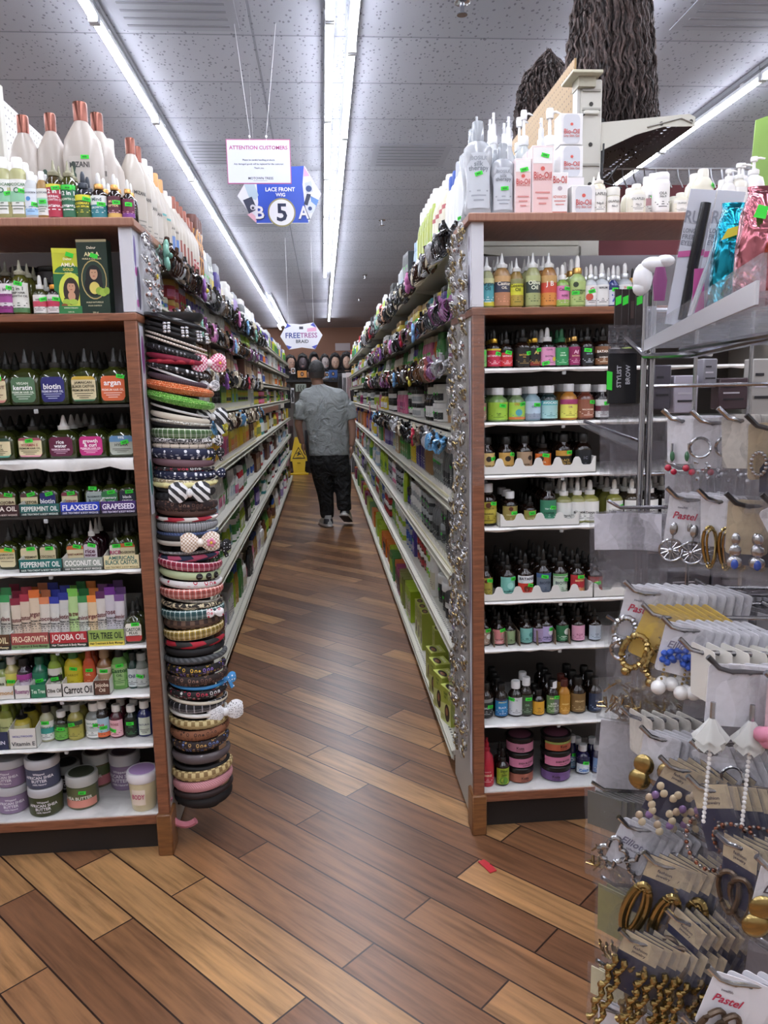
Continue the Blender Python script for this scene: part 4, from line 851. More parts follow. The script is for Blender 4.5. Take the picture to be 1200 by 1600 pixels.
# bagged oil bottles behind
g = G(); 
U = lambda x, w, h, c, cap, lab, desc, nb=2, **k: (x, w, h, 'nozzle', clear(c), 'dcdedd', lab, desc, nb, None, k.get('st'))
row(1, 1, [
 U(763, 22, 78, 'a8ae80', 0, L('4f9fa8', 'Argan:204a52:.14:.78', 'Oil:204a52:.12:.62', top='b8bc8c', tf=.2, bot='c8c23c', bf=.16, i='d8e8e8', w=1.2), 'pale nozzle bottle with teal argan label'),
 U(787, 27, 84, 'b08a58', 0, L('3a3c50', 'Castor:e8e0d0:.12:.74', 'OIL:e8e0d0:.09:.6', top='c09a68', tf=.2, bot='b07a58', bf=.45, i='e0a080', w=1.2), 'amber nozzle bottle with dark castor label'),
 U(809, 21, 76, '9c8040', 0, L('cfd03a', 'Coconut:4a4a10:.12:.75', 'Oil:4a4a10:.12:.6', top='8a8a5a', tf=.18, bot='a89038', bf=.4, i='5a5a18', w=1.2), 'amber nozzle bottle with yellow coconut label'),
 U(835, 24, 84, 'b8bc88', 0, L('35403a', 'Olive:e8f0d8:.14:.76', 'Oil:e8f0d8:.14:.6', top='b0b884', tf=.2, bot='a0a870', bf=.42, i='4a5a38', w=1.2), 'pale nozzle bottle with black olive label'),
 U(860, 25, 84, 'b8844c', 0, L('c84a38', 'J B:f0e8e0:.16:.7', top='c09a60', tf=.24, bot='d0883c', bf=.42, i='6a3a18', w=1.2), 'orange nozzle bottle with red label'),
 (881, 22, 66, 'drop', '7a9a4c', 'e4e4e2', L('cf7aa8', 'Camille:5a2a4a:.14:.82', 'ROSE:5a2a4a:.1:.5', bot='9ab858', bf=.3, i='e8c0d8', w=1.3), 'small dropper bottle with pink and green label', 2, None, (.4, .85)),
 (905, 27, 80, 'drop', '9ab070', 'e4e4e2', L('a8bc74', 'ROSEMARY:3a5a2a:.09:.6', 'MINT:3a5a2a:.09:.48', i='5a7a3a', w=1.2, dot=(-.4, .85, .25, '2c3a20')), 'pale green dropper bottle with gold collar', 2, 'c9a05c', (-.5, .5)),
 (925, 20, 66, 'drop', 'b8bcc0', 'e4e4e2', L('dedad8', 'C:c8503a:.2:.8', i='5a5a5a', w=1.2, dot=(-.3, .42, .45, 'c0503a')), 'clear dropper bottle with red fruit label', 2, 'c9ccd0', (.0, .7)),
 (943, 24, 68, 'drop', 'b0b4b8', 'e4e4e2', L('dddddb', 'SERUM:3a3a3a:.1:.85', i='4a4a4a', w=1.2, bars=3), 'clear dropper bottle with white barcode label', 2, 'c9ccd0'),
 (960, 18, 64, 'drop', '22306a', 'e4e4e2', L('c8ccd8', '7:3a50a8:.4:.35', top='22306a', tf=.2, i='4a5aa8', w=1.2, bars=0), 'blue dropper bottle with numeral seven', 2, 'c9ccd0', (.1, .8)),
 (979, 24, 68, 'drop', 'a8acb0', 'e4e4e2', L('dddddb', 'SHEEN:c05a4a:.1:.85', i='5a6a7a', w=1.2), 'clear dropper bottle above the bagged lashes', 2, 'c9ccd0', (.3, .8)),
 (996, 16, 62, 'drop', '8a7a6a', '1c1b1a', None, 'dark capped dropper bottle by the white wrapped post', 2, 'c9a05c'),
])
DB = lambda x, w, h, lc, t, desc, cap='161514', nb=3, ex=None, body=None, st=(.2, .8), **k: (x, w, h, 'drop', body or AMB, cap, dict(c=lc, t=t, w=1.25, **k), desc, nb, ex, st)
row(1, 2, [
 DB(753, 18, 58, '7ac06a', ('ROSE:1c4a2c:.1:.7', 'MINT:1c4a2c:.1:.55'), 'dropper bottle with bright green label', i='1c4a2c'),
 DB(774, 22, 60, 'c02a4a', ('BATANA OIL:f8e8e8:.11:.6',), 'crimson labelled dropper bottle with gold collar', ex='c9a03c', top='d8c040', tf=.1, i='f8d0d8', st=(.6, .7)),
 DB(793, 20, 58, 'c83038', ('BATANA:f8e8e8:.1:.6',), 'red labelled dropper bottle with black top', top='201818', tf=.2, i='f8d0d8'),
 DB(820, 28, 62, '1a1816', ('BATANA:c8a050:.1:.6', 'OIL:c8a050:.08:.48'), 'black dropper bottle with gold lettering', i='a88a50', st=(.6, .7)),
 DB(837, 20, 60, '141210', ('AI:e0c070:.2:.75',), 'black dropper bottle with gold collar and red foot', ex='c9a03c', bot='7a2418', bf=.2, i='c8a050', st=(.5, .9)),
 DB(858, 27, 62, 'd890b8', ('Camille:5a3a4a:.08:.86', 'BIOTIN:5a3a4a:.1:.5'), 'pink labelled dropper bottle with white top', cap='d8d8d8', body=mat('120c0c', .1), i='7a4a6a', st=(-.4, .12), dot=(.5, .35, .2, 'e0c840')),
 DB(880, 24, 60, '2c8a50', ('HAIR:d8f0d8:.08:.7', 'SERUM:d8f0d8:.08:.56'), 'emerald green labelled dropper bottle and cap', cap='1c5a38', i='a8d8b0', st=None),
 DB(899, 20, 62, '8a1c54', ('Af:f0c0d8:.2:.72', 'BATANA:f0d0a0:.08:.5'), 'magenta bottle with gold collar', ex='c9a05c', i='e8b0c8', st=None),
 DB(920, 22, 62, '1a1c1e', ('SERUM:8aa8b8:.08:.6',), 'black bottle with barcode on its label', i='c8d0d8', st=(-.2, .8)),
 DB(945, 26, 62, '7c5234', ('BATANA:f4ece0:.14:.72', 'ROSEMARY:f4ece0:.07:.4'), 'brown batana labelled dropper bottle', i='e8d8c0', mid='2a1c14', st=None),
 DB(962, 18, 56, 'c8c8cc', ('OIL:8a2a2a:.1:.7',), 'white and red labelled dropper bottle', i='8a2a2a', st=None),
 DB(985, 24, 58, 'a8c060', ('PURE:3a4a1a:.1:.4',), 'lime labelled bottle behind the hanging bags', i='3a4a1a', st=None),
])
SW = lambda x, w, h, body, lc, t, desc, nb=2, cap='dfe0e2', st=(.4, .85), **k: (x, w, h, 'screw', body, cap, dict(c=lc, t=t, w=1.3, **k), desc, nb, None, st)
row(1, 3, [
 SW(753, 17, 52, AMB, '8a6a58', ('OIL:e8d8c8:.12:.7',), 'white capped bottle with brown label at the post', i='e8d8c8', st=(.1, .7)),
 SW(781, 32, 53, '6a8a50', '9ac040', ('PURE:3a5a20:.08:.35',), 'wide bottle with lime green label, white cap', i='4a6a20', st=(.4, .8)),
 SW(810, 27, 52, '6a8058', 'a4c84c', ('OLIVE:c05a30:.14:.9',), 'bottle with lime and orange label, white cap', bot='d87a3c', bf=.14, i='3a7aa0', dot=(0, .4, .3, '50a0a8'), st=(.5, .9)),
 SW(835, 26, 54, '7a929c', 'b0c4d4', ('OIL:5a6a7a:.12:.7',), 'pale blue bottle with light blue label', bot='8a94a4', bf=.3, i='6a7a8a', st=(.4, .8)),
 SW(861, 27, 55, '1a2a2c', '9cc4c4', ('AVOCADO:f0f8f8:.13:.88',), 'dark bottle with aqua avocado label', top='5aa8ac', tf=.26, i='4a7a7c', st=None),
 SW(892, 28, 57, 'a8702c', 'd8d460', ('OIL:8a3a6a:.1:.6',), 'amber bottle with yellow and plum label', top='a03a68', tf=.26, i='7a6a20', st=None),
 SW(918, 28, 56, '5a2c20', '8a5440', ('MACADAMIA:f0e0d0:.08:.45',), 'reddish brown bottle, brown label, white cap', i='f0d8c8', st=(.5, .85)),
 SW(943, 22, 55, '1c1416', 'c8c8c8', ('OIL:6a2a3a:.1:.5',), 'dark bottle with white and maroon label', i='7a4a5a', mid='5a2030', st=(.5, .8)),
])
SU = lambda x, w, h, lc, t, desc, nb=3, cap='141312', st=(.4, .9), **k: (x, w, h, 'screw', AMB, cap, dict(c=lc, t=t, w=1.25, **k), desc, nb, None, st)
row(1, 4, [
 SU(763, 25, 58, 'd8b878', ('CASTOR OIL:3a2a1a:.09:.3',), 'tan labelled castor bottle, first in white tray', bot='6a4a2a', bf=.12, i='4a3a20', dot=(0, .68, .28, '2c2018'), st=(.7, .7)),
 SU(793, 25, 58, 'd0a458', ('CASTOR OIL:3a2a1a:.09:.3',), 'golden labelled castor bottle in white tray', bot='5a3a1a', bf=.12, i='4a3a20', dot=(0, .68, .28, '2c2018'), st=(.7, .9)),
 SU(822, 25, 59, 'a88c70', ('ORIGINAL:3a2a1a:.08:.34',), 'taupe labelled castor bottle in white tray', bot='6a5238', bf=.1, i='4a3a20', dot=(.5, .68, .25, '2c2018'), st=None),
 (851, 26, 60, 'drop', AMB, '141312', L('d8702c', 'OIL:f0e0c0:.1:.5', i='f0e0c0', w=1.3, dot=(-.3, .7, .25, '3a1c10')), 'orange labelled dropper bottle in white tray', 3, None, (.2, .9)),
 SU(883, 26, 60, '241f1a', ('BLACK:d8b060:.12:.5', 'SEED OIL:d8b060:.12:.34'), 'black seed oil bottle with gold side label', top='c0903c', tf=.28, i='c8a860', st=(.6, .9)),
 SU(914, 28, 60, '1c1d22', ('1C:8a8a98:.14:.6',), 'plain black bottle at the end of white tray', i='6a6a78', st=None),
])
row(1, 5, [
 SW(764, 30, 68, AMB, 'b8a83c', ('CASTOR OIL:3a3010:.07:.7', 'ORIGINAL:3a3010:.08:.45'), 'big yellow labelled castor bottle, white cap', i='5a4a14', dot=(0, .85, .22, '5a2c18'), mid='c0b048', st=(.6, .92)),
 SW(799, 24, 54, AMB, '9a8a4c', ('ORGANIC:e8dcb0:.08:.5',), 'medium tan labelled castor bottle, white cap', i='e0d0a0', dot=(0, .85, .22, '5a2c18'), st=(.5, .6)),
 DB(830, 20, 46, '948a48', ('CASTOR:e8e0b0:.1:.4',), 'small tan labelled dropper bottle', i='e0d8a0', st=(.2, .8)),
 SU(859, 27, 68, '3c8264', ('TEA TREE:e0f0e8:.07:.6', 'CASTOR:1c3a30:.09:.4'), 'teal green labelled bottle with black cap', i='c0e0d0', st=(.5, .65)),
 DB(884, 27, 68, 'dadad6', ('BATANA:2a2a2a:.1:.3',), 'white labelled dropper bottle, white top, olive oil', cap='e8e8e6', body='8a8a54', ex=None, i='4a4a4a', st=None),
 DB(905, 26, 70, 'dadad6', ('BATANA:2a2a2a:.12:.45',), 'olive dropper bottle printed BATANA', cap='e8e8e6', body='8c8c50', i='4a4a4a', st=None),
 DB(925, 30, 76, 'dcdcd8', ('BATANA OIL:2a2a2a:.12:.42',), 'tall olive dropper bottle above the clear bag', cap='e8e8e6', body='8c8a48', i='4a4a4a', st=None),
 DB(963, 28, 72, 'dcdcd8', ('TURMERIC:2a2a2a:.12:.45',), 'olive dropper bottle printed TURMERIC', cap='e8e8e6', body='7c7c38', i='4a4a4a', st=(.6, .7)),
 DB(990, 26, 70, 'dcdcd8', ('JAMAICAN:2a2a2a:.12:.45',), 'dark dropper bottle left of the chrome pole', cap='e8e8e6', body='3a3024', i='4a4a4a', st=None),
 DB(1018, 28, 72, 'dcdcd8', ('JAMAICAN:2a2a2a:.12:.6', 'BLACK CASTOR:2a2a2a:.12:.42'), 'dark dropper bottle printed JAMAICAN behind chrome pole', cap='e8e8e6', body='241c18', i='4a4a4a', st=None),
 DB(1050, 28, 70, 'dcdcd8', ('OIL:2a2a2a:.12:.45',), 'dark dropper bottle behind the pastel earring card', cap='e8e8e6', body='241c18', i='4a4a4a', st=None),
])
row(1, 6, [
 DB(761, 22, 70, 'b0a048', ('CASTOR:4a3a14:.08:.4',), 'yellow labelled dropper bottle in long white tray', i='5a4a18', dot=(0, .82, .2, '6a2c18'), st=(.6, .85)),
 DB(795, 25, 70, '7abcb0', ('ROSEMARY:2a5a52:.08:.25',), 'mint green labelled dropper bottle in long white tray', i='3a6a60', dot=(.1, .55, .35, '9ad0c4'), st=(.6, .9)),
 DB(823, 26, 72, 'c8382c', ('BATANA:3a3040:.14:.85',), 'red and white batana bottle, lying fruit picture', top='d8dce0', tf=.38, i='e8c0b0', dot=(0, .35, .32, '7a2a1c'), st=(.5, .5)),
 DB(851, 25, 78, '6a7484', ('BIOTIN:28324a:.12:.55',), 'grey blue labelled biotin dropper bottle', bot='8a3a4a', bf=.1, top='3c5a84', tf=.2, i='3a4660', st=(-.1, .85)),
 DB(877, 26, 74, 'c4d4c0', ('ROSEMARY MINT:2c4a34:.08:.82', 'BIOTIN:2c3a4a:.15:.55'), 'white and green biotin dropper bottle', top='5aa05a', tf=.1, i='3a6a4a', st=(.6, .7)),
 DB(904, 25, 68, 'b02c34', ('BIOTIN:f0e0a0:.1:.7',), 'red labelled dropper bottle near the clear bags', bot='c88a5a', bf=.3, i='f0d0b0', st=(.2, .9)),
 DB(932, 25, 60, '8a3a38', ('OIL:f0e0a0:.1:.7',), 'dark red labelled bottle at end of long tray', i='f0d0b0', st=(.1, .6)),
])
row(1, 7, [
 DB(758, 21, 58, 'a08a78', ('OIL:f0e8e0:.1:.7',), 'taupe labelled little dropper bottle', i='f0e8e0', dot=(.6, .5, .35, 'e8e8e0'), st=(.7, .9)),
 DB(781, 20, 54, 'd08888', ('ONION:5a1c20:.1:.3',), 'salmon pink labelled little dropper bottle', i='f8e0e0', dot=(.5, .55, .35, 'b8908a'), st=(.6, .95)),
 DB(798, 19, 48, '8aa078', ('OIL:3a4a2a:.1:.3',), 'sage green labelled little dropper bottle', i='4a5a3a', st=None),
 DB(824, 21, 54, '7ab4ac', ('OIL:2a5a52:.1:.3',), 'aqua labelled little dropper bottle', i='2a5a52', dot=(.5, .55, .3, '4a8a80'), st=None),
 DB(843, 18, 52, '9a88a8', ('OIL:4a3a5a:.1:.3',), 'dull purple labelled bottle tucked behind', i='4a3a5a', st=None),
 DB(855, 22, 58, 'aaa0c8', ('ARGAN:3a3050:.1:.3',), 'lilac labelled little dropper bottle', i='4a4060', dot=(.5, .6, .35, 'e8e8f0'), st=(.8, .8)),
 DB(880, 22, 58, '2c6a44', ('PEPPER:d8f0d8:.08:.3',), 'dark green labelled little dropper bottle', i='c0e0c8', dot=(.4, .6, .42, 'e0e8e0'), st=None),
 DB(905, 23, 56, 'd8a0b8', ('ROSE:8a3a5a:.12:.4',), 'baby pink labelled little dropper bottle', i='8a4a6a', st=None),
 DB(931, 22, 54, 'a8b4c0', ('OIL:3a4a5a:.12:.4',), 'blue grey labelled bottle behind the clear bags', i='4a5a6a', st=None),
])
row(1, 8, [
 SU(761, 24, 60, '2a2c2c', ('iotin:d8dcdc:.14:.5',), 'black bottle with silver top label', top='8a8c8a', tf=.2, i='b0b4b4', st=(.6, .55)),
 SU(785, 22, 58, '2c80b8', ('JAMAICAN:f0e8a0:.07:.8', 'BLACK:f0f0f0:.1:.5'), 'dark bottle with bright blue label', i='d8e8f8', top='3c3440', tf=.1, bot='2a6aa0', st=None),
 SW(808, 25, 60, '18100c', 'c8cacc', ('OIL:4a4a4a:.06:.85',), 'white capped bottle with grey text label', nb=0, i='6a6a6a', st=(-.7, .9)),
 SW(824, 22, 66, AMB, '3c4a38', ('OIL:8aa88a:.1:.5',), 'white capped dark bottle second row', 1, i='8aa88a', st=(.2, .8)),
 SU(843, 20, 44, 'd09a2c', ('OIL:3a2a10:.1:.5',), 'small bottle with mustard yellow label', 1, i='5a4010', st=None),
 SU(865, 22, 60, '5a7a48', ('JAMAICAN:f0e8a0:.07:.85', 'BLACK:e8f0d8:.08:.55', 'CASTOR OIL:e8f0d8:.08:.42'), 'dark bottle with mossy green label', i='c8d8b0', st=(.5, .9)),
 SW(883, 20, 60, 'b07a28', 'b8842c', ('ARGAN:f0d890:.08:.5',), 'amber oil bottle with maroon cap', 1, cap='4a1c14', i='e8c070', st=None),
 SU(905, 26, 62, '7a6038', ('ARGAN:e0c898:.1:.6',), 'brown labelled bottle next to amber oil', 2, i='c8b080', st=None),
 SU(931, 24, 60, '1c2a44', ('OIL:a0b0d0:.1:.6',), 'navy labelled bottle behind the clear bags', 2, i='a0b0d0', st=None),
 SW(866, 20, 58, AMB, '6a6a6a', ('OIL:d0d0d0:.1:.6',), 'white capped bottle in the back row', 0, i='d0d0d0', st=None),
], Y=YE+.05)
row(1, 9, [
 (763, 24, 84, 'spray', 'b02438', 'a01c30', L('b82a3c', 'LEAVE IN:f0c0c0:.06:.7', 'SHINE:f0e8c0:.12:.5', i='f0c8c8', w=1.2), 'red spray bottle in the corner', 1, None),
 DB(787, 22, 64, '8ea22c', ('Shine:1c2c10:.14:.84', 'n:1c2c10:.1:.7', 'Jam:1c2c10:.14:.58'), 'black bottle with yellow green label', nb=1, i='2c3c14', dot=(0, .25, .5, '5a8a2c'), st=None),
 (895, 20, 58, 'screw', '1c1a44', 'c9cacc', L('6a90b0', 'OIL:e8f0f8:.2:.5', top='1c1a44', tf=.3, i='e8f0f8', w=1.0), 'navy bottle with blue label and green sticker', 1, None, (.2, .8), YE+.12),
 (912, 24, 50, 'screw', '1c1a44', 'c9cacc', L('d0d8e0', 'Coco:2a70c0:.2:.2', top='1c1a44', tf=.35, i='2a70c0', w=1.1), 'squat navy bottle with white and blue label', 1, None, (.3, .7), YE+.08),
 (935, 22, 50, 'screw', '1c1a44', 'c9cacc', L('5a80b0', 'OIL:e8f0f8:.2:.5', i='e8f0f8', w=1.1), 'navy bottle behind the cascade of bags', 1, None, None, YE+.08),
])
for x, lv in ((806, ('a86a80', 'c87a9c', 'b06a48')), (862, ('7a4a80', 'c87a9c', 'a86a44'))):
    lv = ('9a5a48', 'c47898', 'b87890') if x == 806 else ('6a4a80', 'c87898', 'b0583c')
    for k in range(3):
        pr = proto('jar', .1 if x > 830 else .092, .052, mat('120f10', .15), '100e0f', L(lv[k], ('Kuza:2a1418:.3:.5' if k != 1 else 'SHEA BUTTER:2a1418:.2:.5'), 'INDIAN HEMP:2a1418:.1:.2', i='4a2a2a', w=1.35, bars=0, top=('8a9a50' if k == 2 and x > 830 else lv[k])), '7a4a5c' if k == 2 else None)
        put(pr, 'jar', (at(x, 1215, 1, YE+.09).x+.012, YE+.09, RZ[-1]+.001+k*.0535), f"{['bottom', 'middle', 'top'][k]} black hair pomade jar of the {'first stack beside green label bottle' if x == 806 else 'second stack beside navy bottles'}", None, R.uniform(-.3, .3))
def scallop(i, x0, x1, n, hpx, desc, off=0.):
    """low white plastic tray with a scooped front edge"""
    z = RZ[i]+.0006-off; Y = YE+.004; yb = 616-(z-H)*F/Y; a = at(x0, yb, 1, Y).x; b = at(x1, yb, 1, Y).x; h = hpx*Y/F; m = mat('d6d6d2', .4)
    g = G(); g.box(a, b, Y, Y+.26, z, z+.002, m); g.box(a, a+.0015, Y, Y+.26, z, z+h, m); g.box(b-.0015, b, Y, Y+.26, z, z+h, m); N_ = n*12; vs = []; fs = []
    for k in range(N_+1):
        u = (k/N_*n) % 1; s_ = .0 if (u < .14 or u > .86) else min(1, math.sin((u-.14)/.72*PI)*1.8)
        zt = z+h*(1-.5*s_); x = a+(b-a)*k/N_
        vs += [(x, Y, z), (x, Y, zt), (x, Y+.0018, z), (x, Y+.0018, zt)]
        if k: o = 4*(k-1); fs += [(o, o+4, o+5, o+1), (o+6, o+2, o+3, o+7), (o+1, o+5, o+7, o+3)]
    g.add(vs, fs, m); obj('scalloped_tray', g, None, label=desc, category='tray')
scallop(4, 750, 931, 6, 26, 'white scalloped tray of castor bottles, fifth shelf behind earring rack')
scallop(5, 781, 905, 4, 22, 'white scalloped tray with teal bottle, sixth shelf behind earring rack')
scallop(6, 750, 926, 6, 24, 'long white scalloped tray with batana bottle, behind earring rack'); scallop(6, 927, 1000, 2, 24, 'short white scalloped tray next to long one')
for k, x in enumerate((772, 792, 812, 840, 868, 890)):
    a = at(x, 1012, 1, YE+.02).x; g = G(); g.prism([(0, 0), (.16, 0), (.16, .05), (.01, .045)], lambda u, v, t: (a+t+u*.0, YE+.02+u, RZ[7]+.001+v), .003, mat('6b5a48', .8))
    obj('cardboard_divider', g, None, label='brown cardboard divider between little dropper bottles, eighth shelf', category='divider', group='cardboard dividers between the dropper bottles')

# ================================================================ the two aisle runs of gondola shelving
LS, RS = -1.02, .95
LL = [.10, .52, .80, 1.08, 1.37, 1.565, 1.76, 1.955]; RL = [.09, .50, .78, 1.05, 1.32, 1.55, 1.735, 1.965]
Y0, Y1 = 2.74, 13.1
cream = mat('c4c1b2', .5); steel = mat('b9b7ac', .5); yel = mat('cdc6a4', .5)
def perf_mat():
    m, N, L_, b = nodes('perforated_deck'); sp = N.new('ShaderNodeSeparateXYZ'); L_.new(coord(N), sp.inputs[0])
    f = math_(N, L_, 'SUBTRACT', math_(N, L_, 'FRACT', math_(N, L_, 'MULTIPLY', sp.outputs[1], 40)), .5)
    gx = math_(N, L_, 'SUBTRACT', math_(N, L_, 'FRACT', math_(N, L_, 'MULTIPLY', sp.outputs[0], 20)), .5)
    hit = math_(N, L_, 'LESS_THAN', math_(N, L_, 'ADD', math_(N, L_, 'MULTIPLY', f, f), math_(N, L_, 'MULTIPLY', math_(N, L_, 'MULTIPLY', gx, gx), 6)), .06)
    L_.new(mix(N, L_, hit, lin('c6c3b6'), lin('4c4a44')), b.inputs['Base Color']); b.inputs['Roughness'].default_value = .45
    return m
perf = perf_mat()
def gondola(side, lab):
    fx, sx, lv = (LF, LS, LL) if side < 0 else (RF, RS, RL); s = 1 if side < 0 else -1   # s: towards the aisle
    r = link('gondola_shelving', None, None, (0, 0, 0), label=lab, category='shelving')
    g = G(); g.box(sx-.012, sx+.012, Y0 if side < 0 else 2.81, Y1, .02, 2.42 if side < 0 else 2.30, pegboard_mat('white_pegboard', 'd3d3d2') if side < 0 else mat('4c4a4a', .6)); obj('pegboard_panel', g, r)
    for k in range(10):
        y = Y0-.01+k*(Y1-Y0)/9; g = G(); g.box(sx-.016, sx+.016, y, y+.035, 0, 2.46, steel, .002)
        if k or side < 0: obj('upright', g, r)
    pit = (Y1-Y0)/9
    for i, z in enumerate(lv):
        x0, x1 = sorted((fx, sx+s*.012)); d = perf if i < 2 else steel
        if i in (0, 2):
            g = G(); g.box(x0, x1, .001, pit-.001, -.018, 0, d, .0015)
            g.box(*sorted((fx, fx-s*.004)), .001, pit-.001, -.038, .002, cream)
            g.box(*sorted((fx+s*.006, fx)), .001, pit-.001, -.034, -.028, cream); g.box(*sorted((fx+s*.006, fx)), .001, pit-.001, -.006, 0, cream); me = g.mesh('shelf')
        for q in range(9): link('shelf', me, r, (0, Y0+pit*q, z))
        if i == 1:
            b = G(); b.add([(sx+s*.03, 0, -.02), (fx-s*.02, 0, -.02), (fx-s*.02, 0, -.03), (sx+s*.03, 0, -.09), (sx+s*.03, .003, -.02), (fx-s*.02, .003, -.02), (fx-s*.02, .003, -.03), (sx+s*.03, .003, -.09)], [(0, 1, 2, 3), (7, 6, 5, 4), (3, 2, 6, 7), (1, 5, 6, 2)], steel); bm_ = b.mesh('bracket')
        if i:
            for q in range(10): link('bracket', bm_, r, (0, Y0+q*pit, z))
    g = G(); g.box(*sorted((fx-s*.03, fx-s*.04)), Y0, Y1, 0, lv[0]-.02, dark); obj('kick_plate', g, r)
    # yellowed pusher rails with white wire loops
    for i, ya, yb_ in (((3, 3.5, 6.4), (4, 3.6, 6.0)) if side < 0 else ((3, 2.76, 4.1), (2, 2.76, 4.3))):
        g = G(); z = lv[i]; xx = fx-s*.004
        g.box(*sorted((xx, xx-s*.03)), ya, yb_, z+.001, z+.014, yel, .002); obj('pusher_rail', g, r)
        g = G(); y = ya+.03
        while y < yb_-.02:
            g.tube([(xx-s*.004, y, z+.012), (xx-s*.004, y, z+.034), (xx-s*.004, y+.01, z+.042), (xx-s*.004, y+.02, z+.034), (xx-s*.004, y+.02, z+.012)], .0022, mat('dedcd4', .4), 5); y += .046
        obj('wire_loops', g, r, kind='stuff')
    return r
gondola(-1, 'long run of cream gondola shelving with white pegboard on the headband side'); gondola(1, 'long run of cream gondola shelving on the earring rack side of the aisle')

CN = {'white': 'dcdbd8', 'black': '1b1a1b', 'brown': '5a3424', 'lime': '9db82c', 'green': '3c7a3c', 'purple': '3a2a78', 'lilac': '9a86b8', 'pink': 'c8688c', 'red': 'a8242c', 'yellow': 'd0b834', 'gold': 'a8843c', 'teal': '3c8a8c', 'blue': '2c4f96',
      'grey': '6c6e70', 'silver': 'a4a7aa', 'cream': 'c9c3ac', 'orange': 'd0702c', 'tan': 'a8845c', 'pale blue': '9cb4c8', 'amber': '7a4a1c', 'magenta': '8a2460', 'charcoal': '303234', 'olive': '7a8040', 'clear': 'b4bab8'}
KD = dict(flip='shampoo bottle', pump='pump bottle', jar='jar', can='spray can', box='carton', tube='tube', screw='round bottle', spray='spray bottle', big='litre bottle', cone='tapered bottle', nozzle='nozzle bottle')
KW = dict(flip=(.055, .19), pump=(.058, .2), jar=(.085, .075), can=(.05, .21), box=(.075, .15), tube=(.05, .16), screw=(.048, .13), spray=(.05, .2), big=(.085, .26), cone=(.07, .2), nozzle=(.045, .15))
def clab(cn, q):
    return {'c': CN[q], 'w': 1.1, 'bars': 3, 'i': '4a4a4a' if q in ('white', 'cream', 'yellow', 'lime', 'silver', 'clear', 'pale blue', 'pink') else 'd8d8d4', 't': (), 'z1': .95, 'z0': .1, 'top': CN[cn]}
far_g = {-1: G(), 1: G()}
ordn = ['lowest', 'second', 'third', 'fourth', 'fifth', 'sixth', 'seventh', 'topmost']
far_m = {}
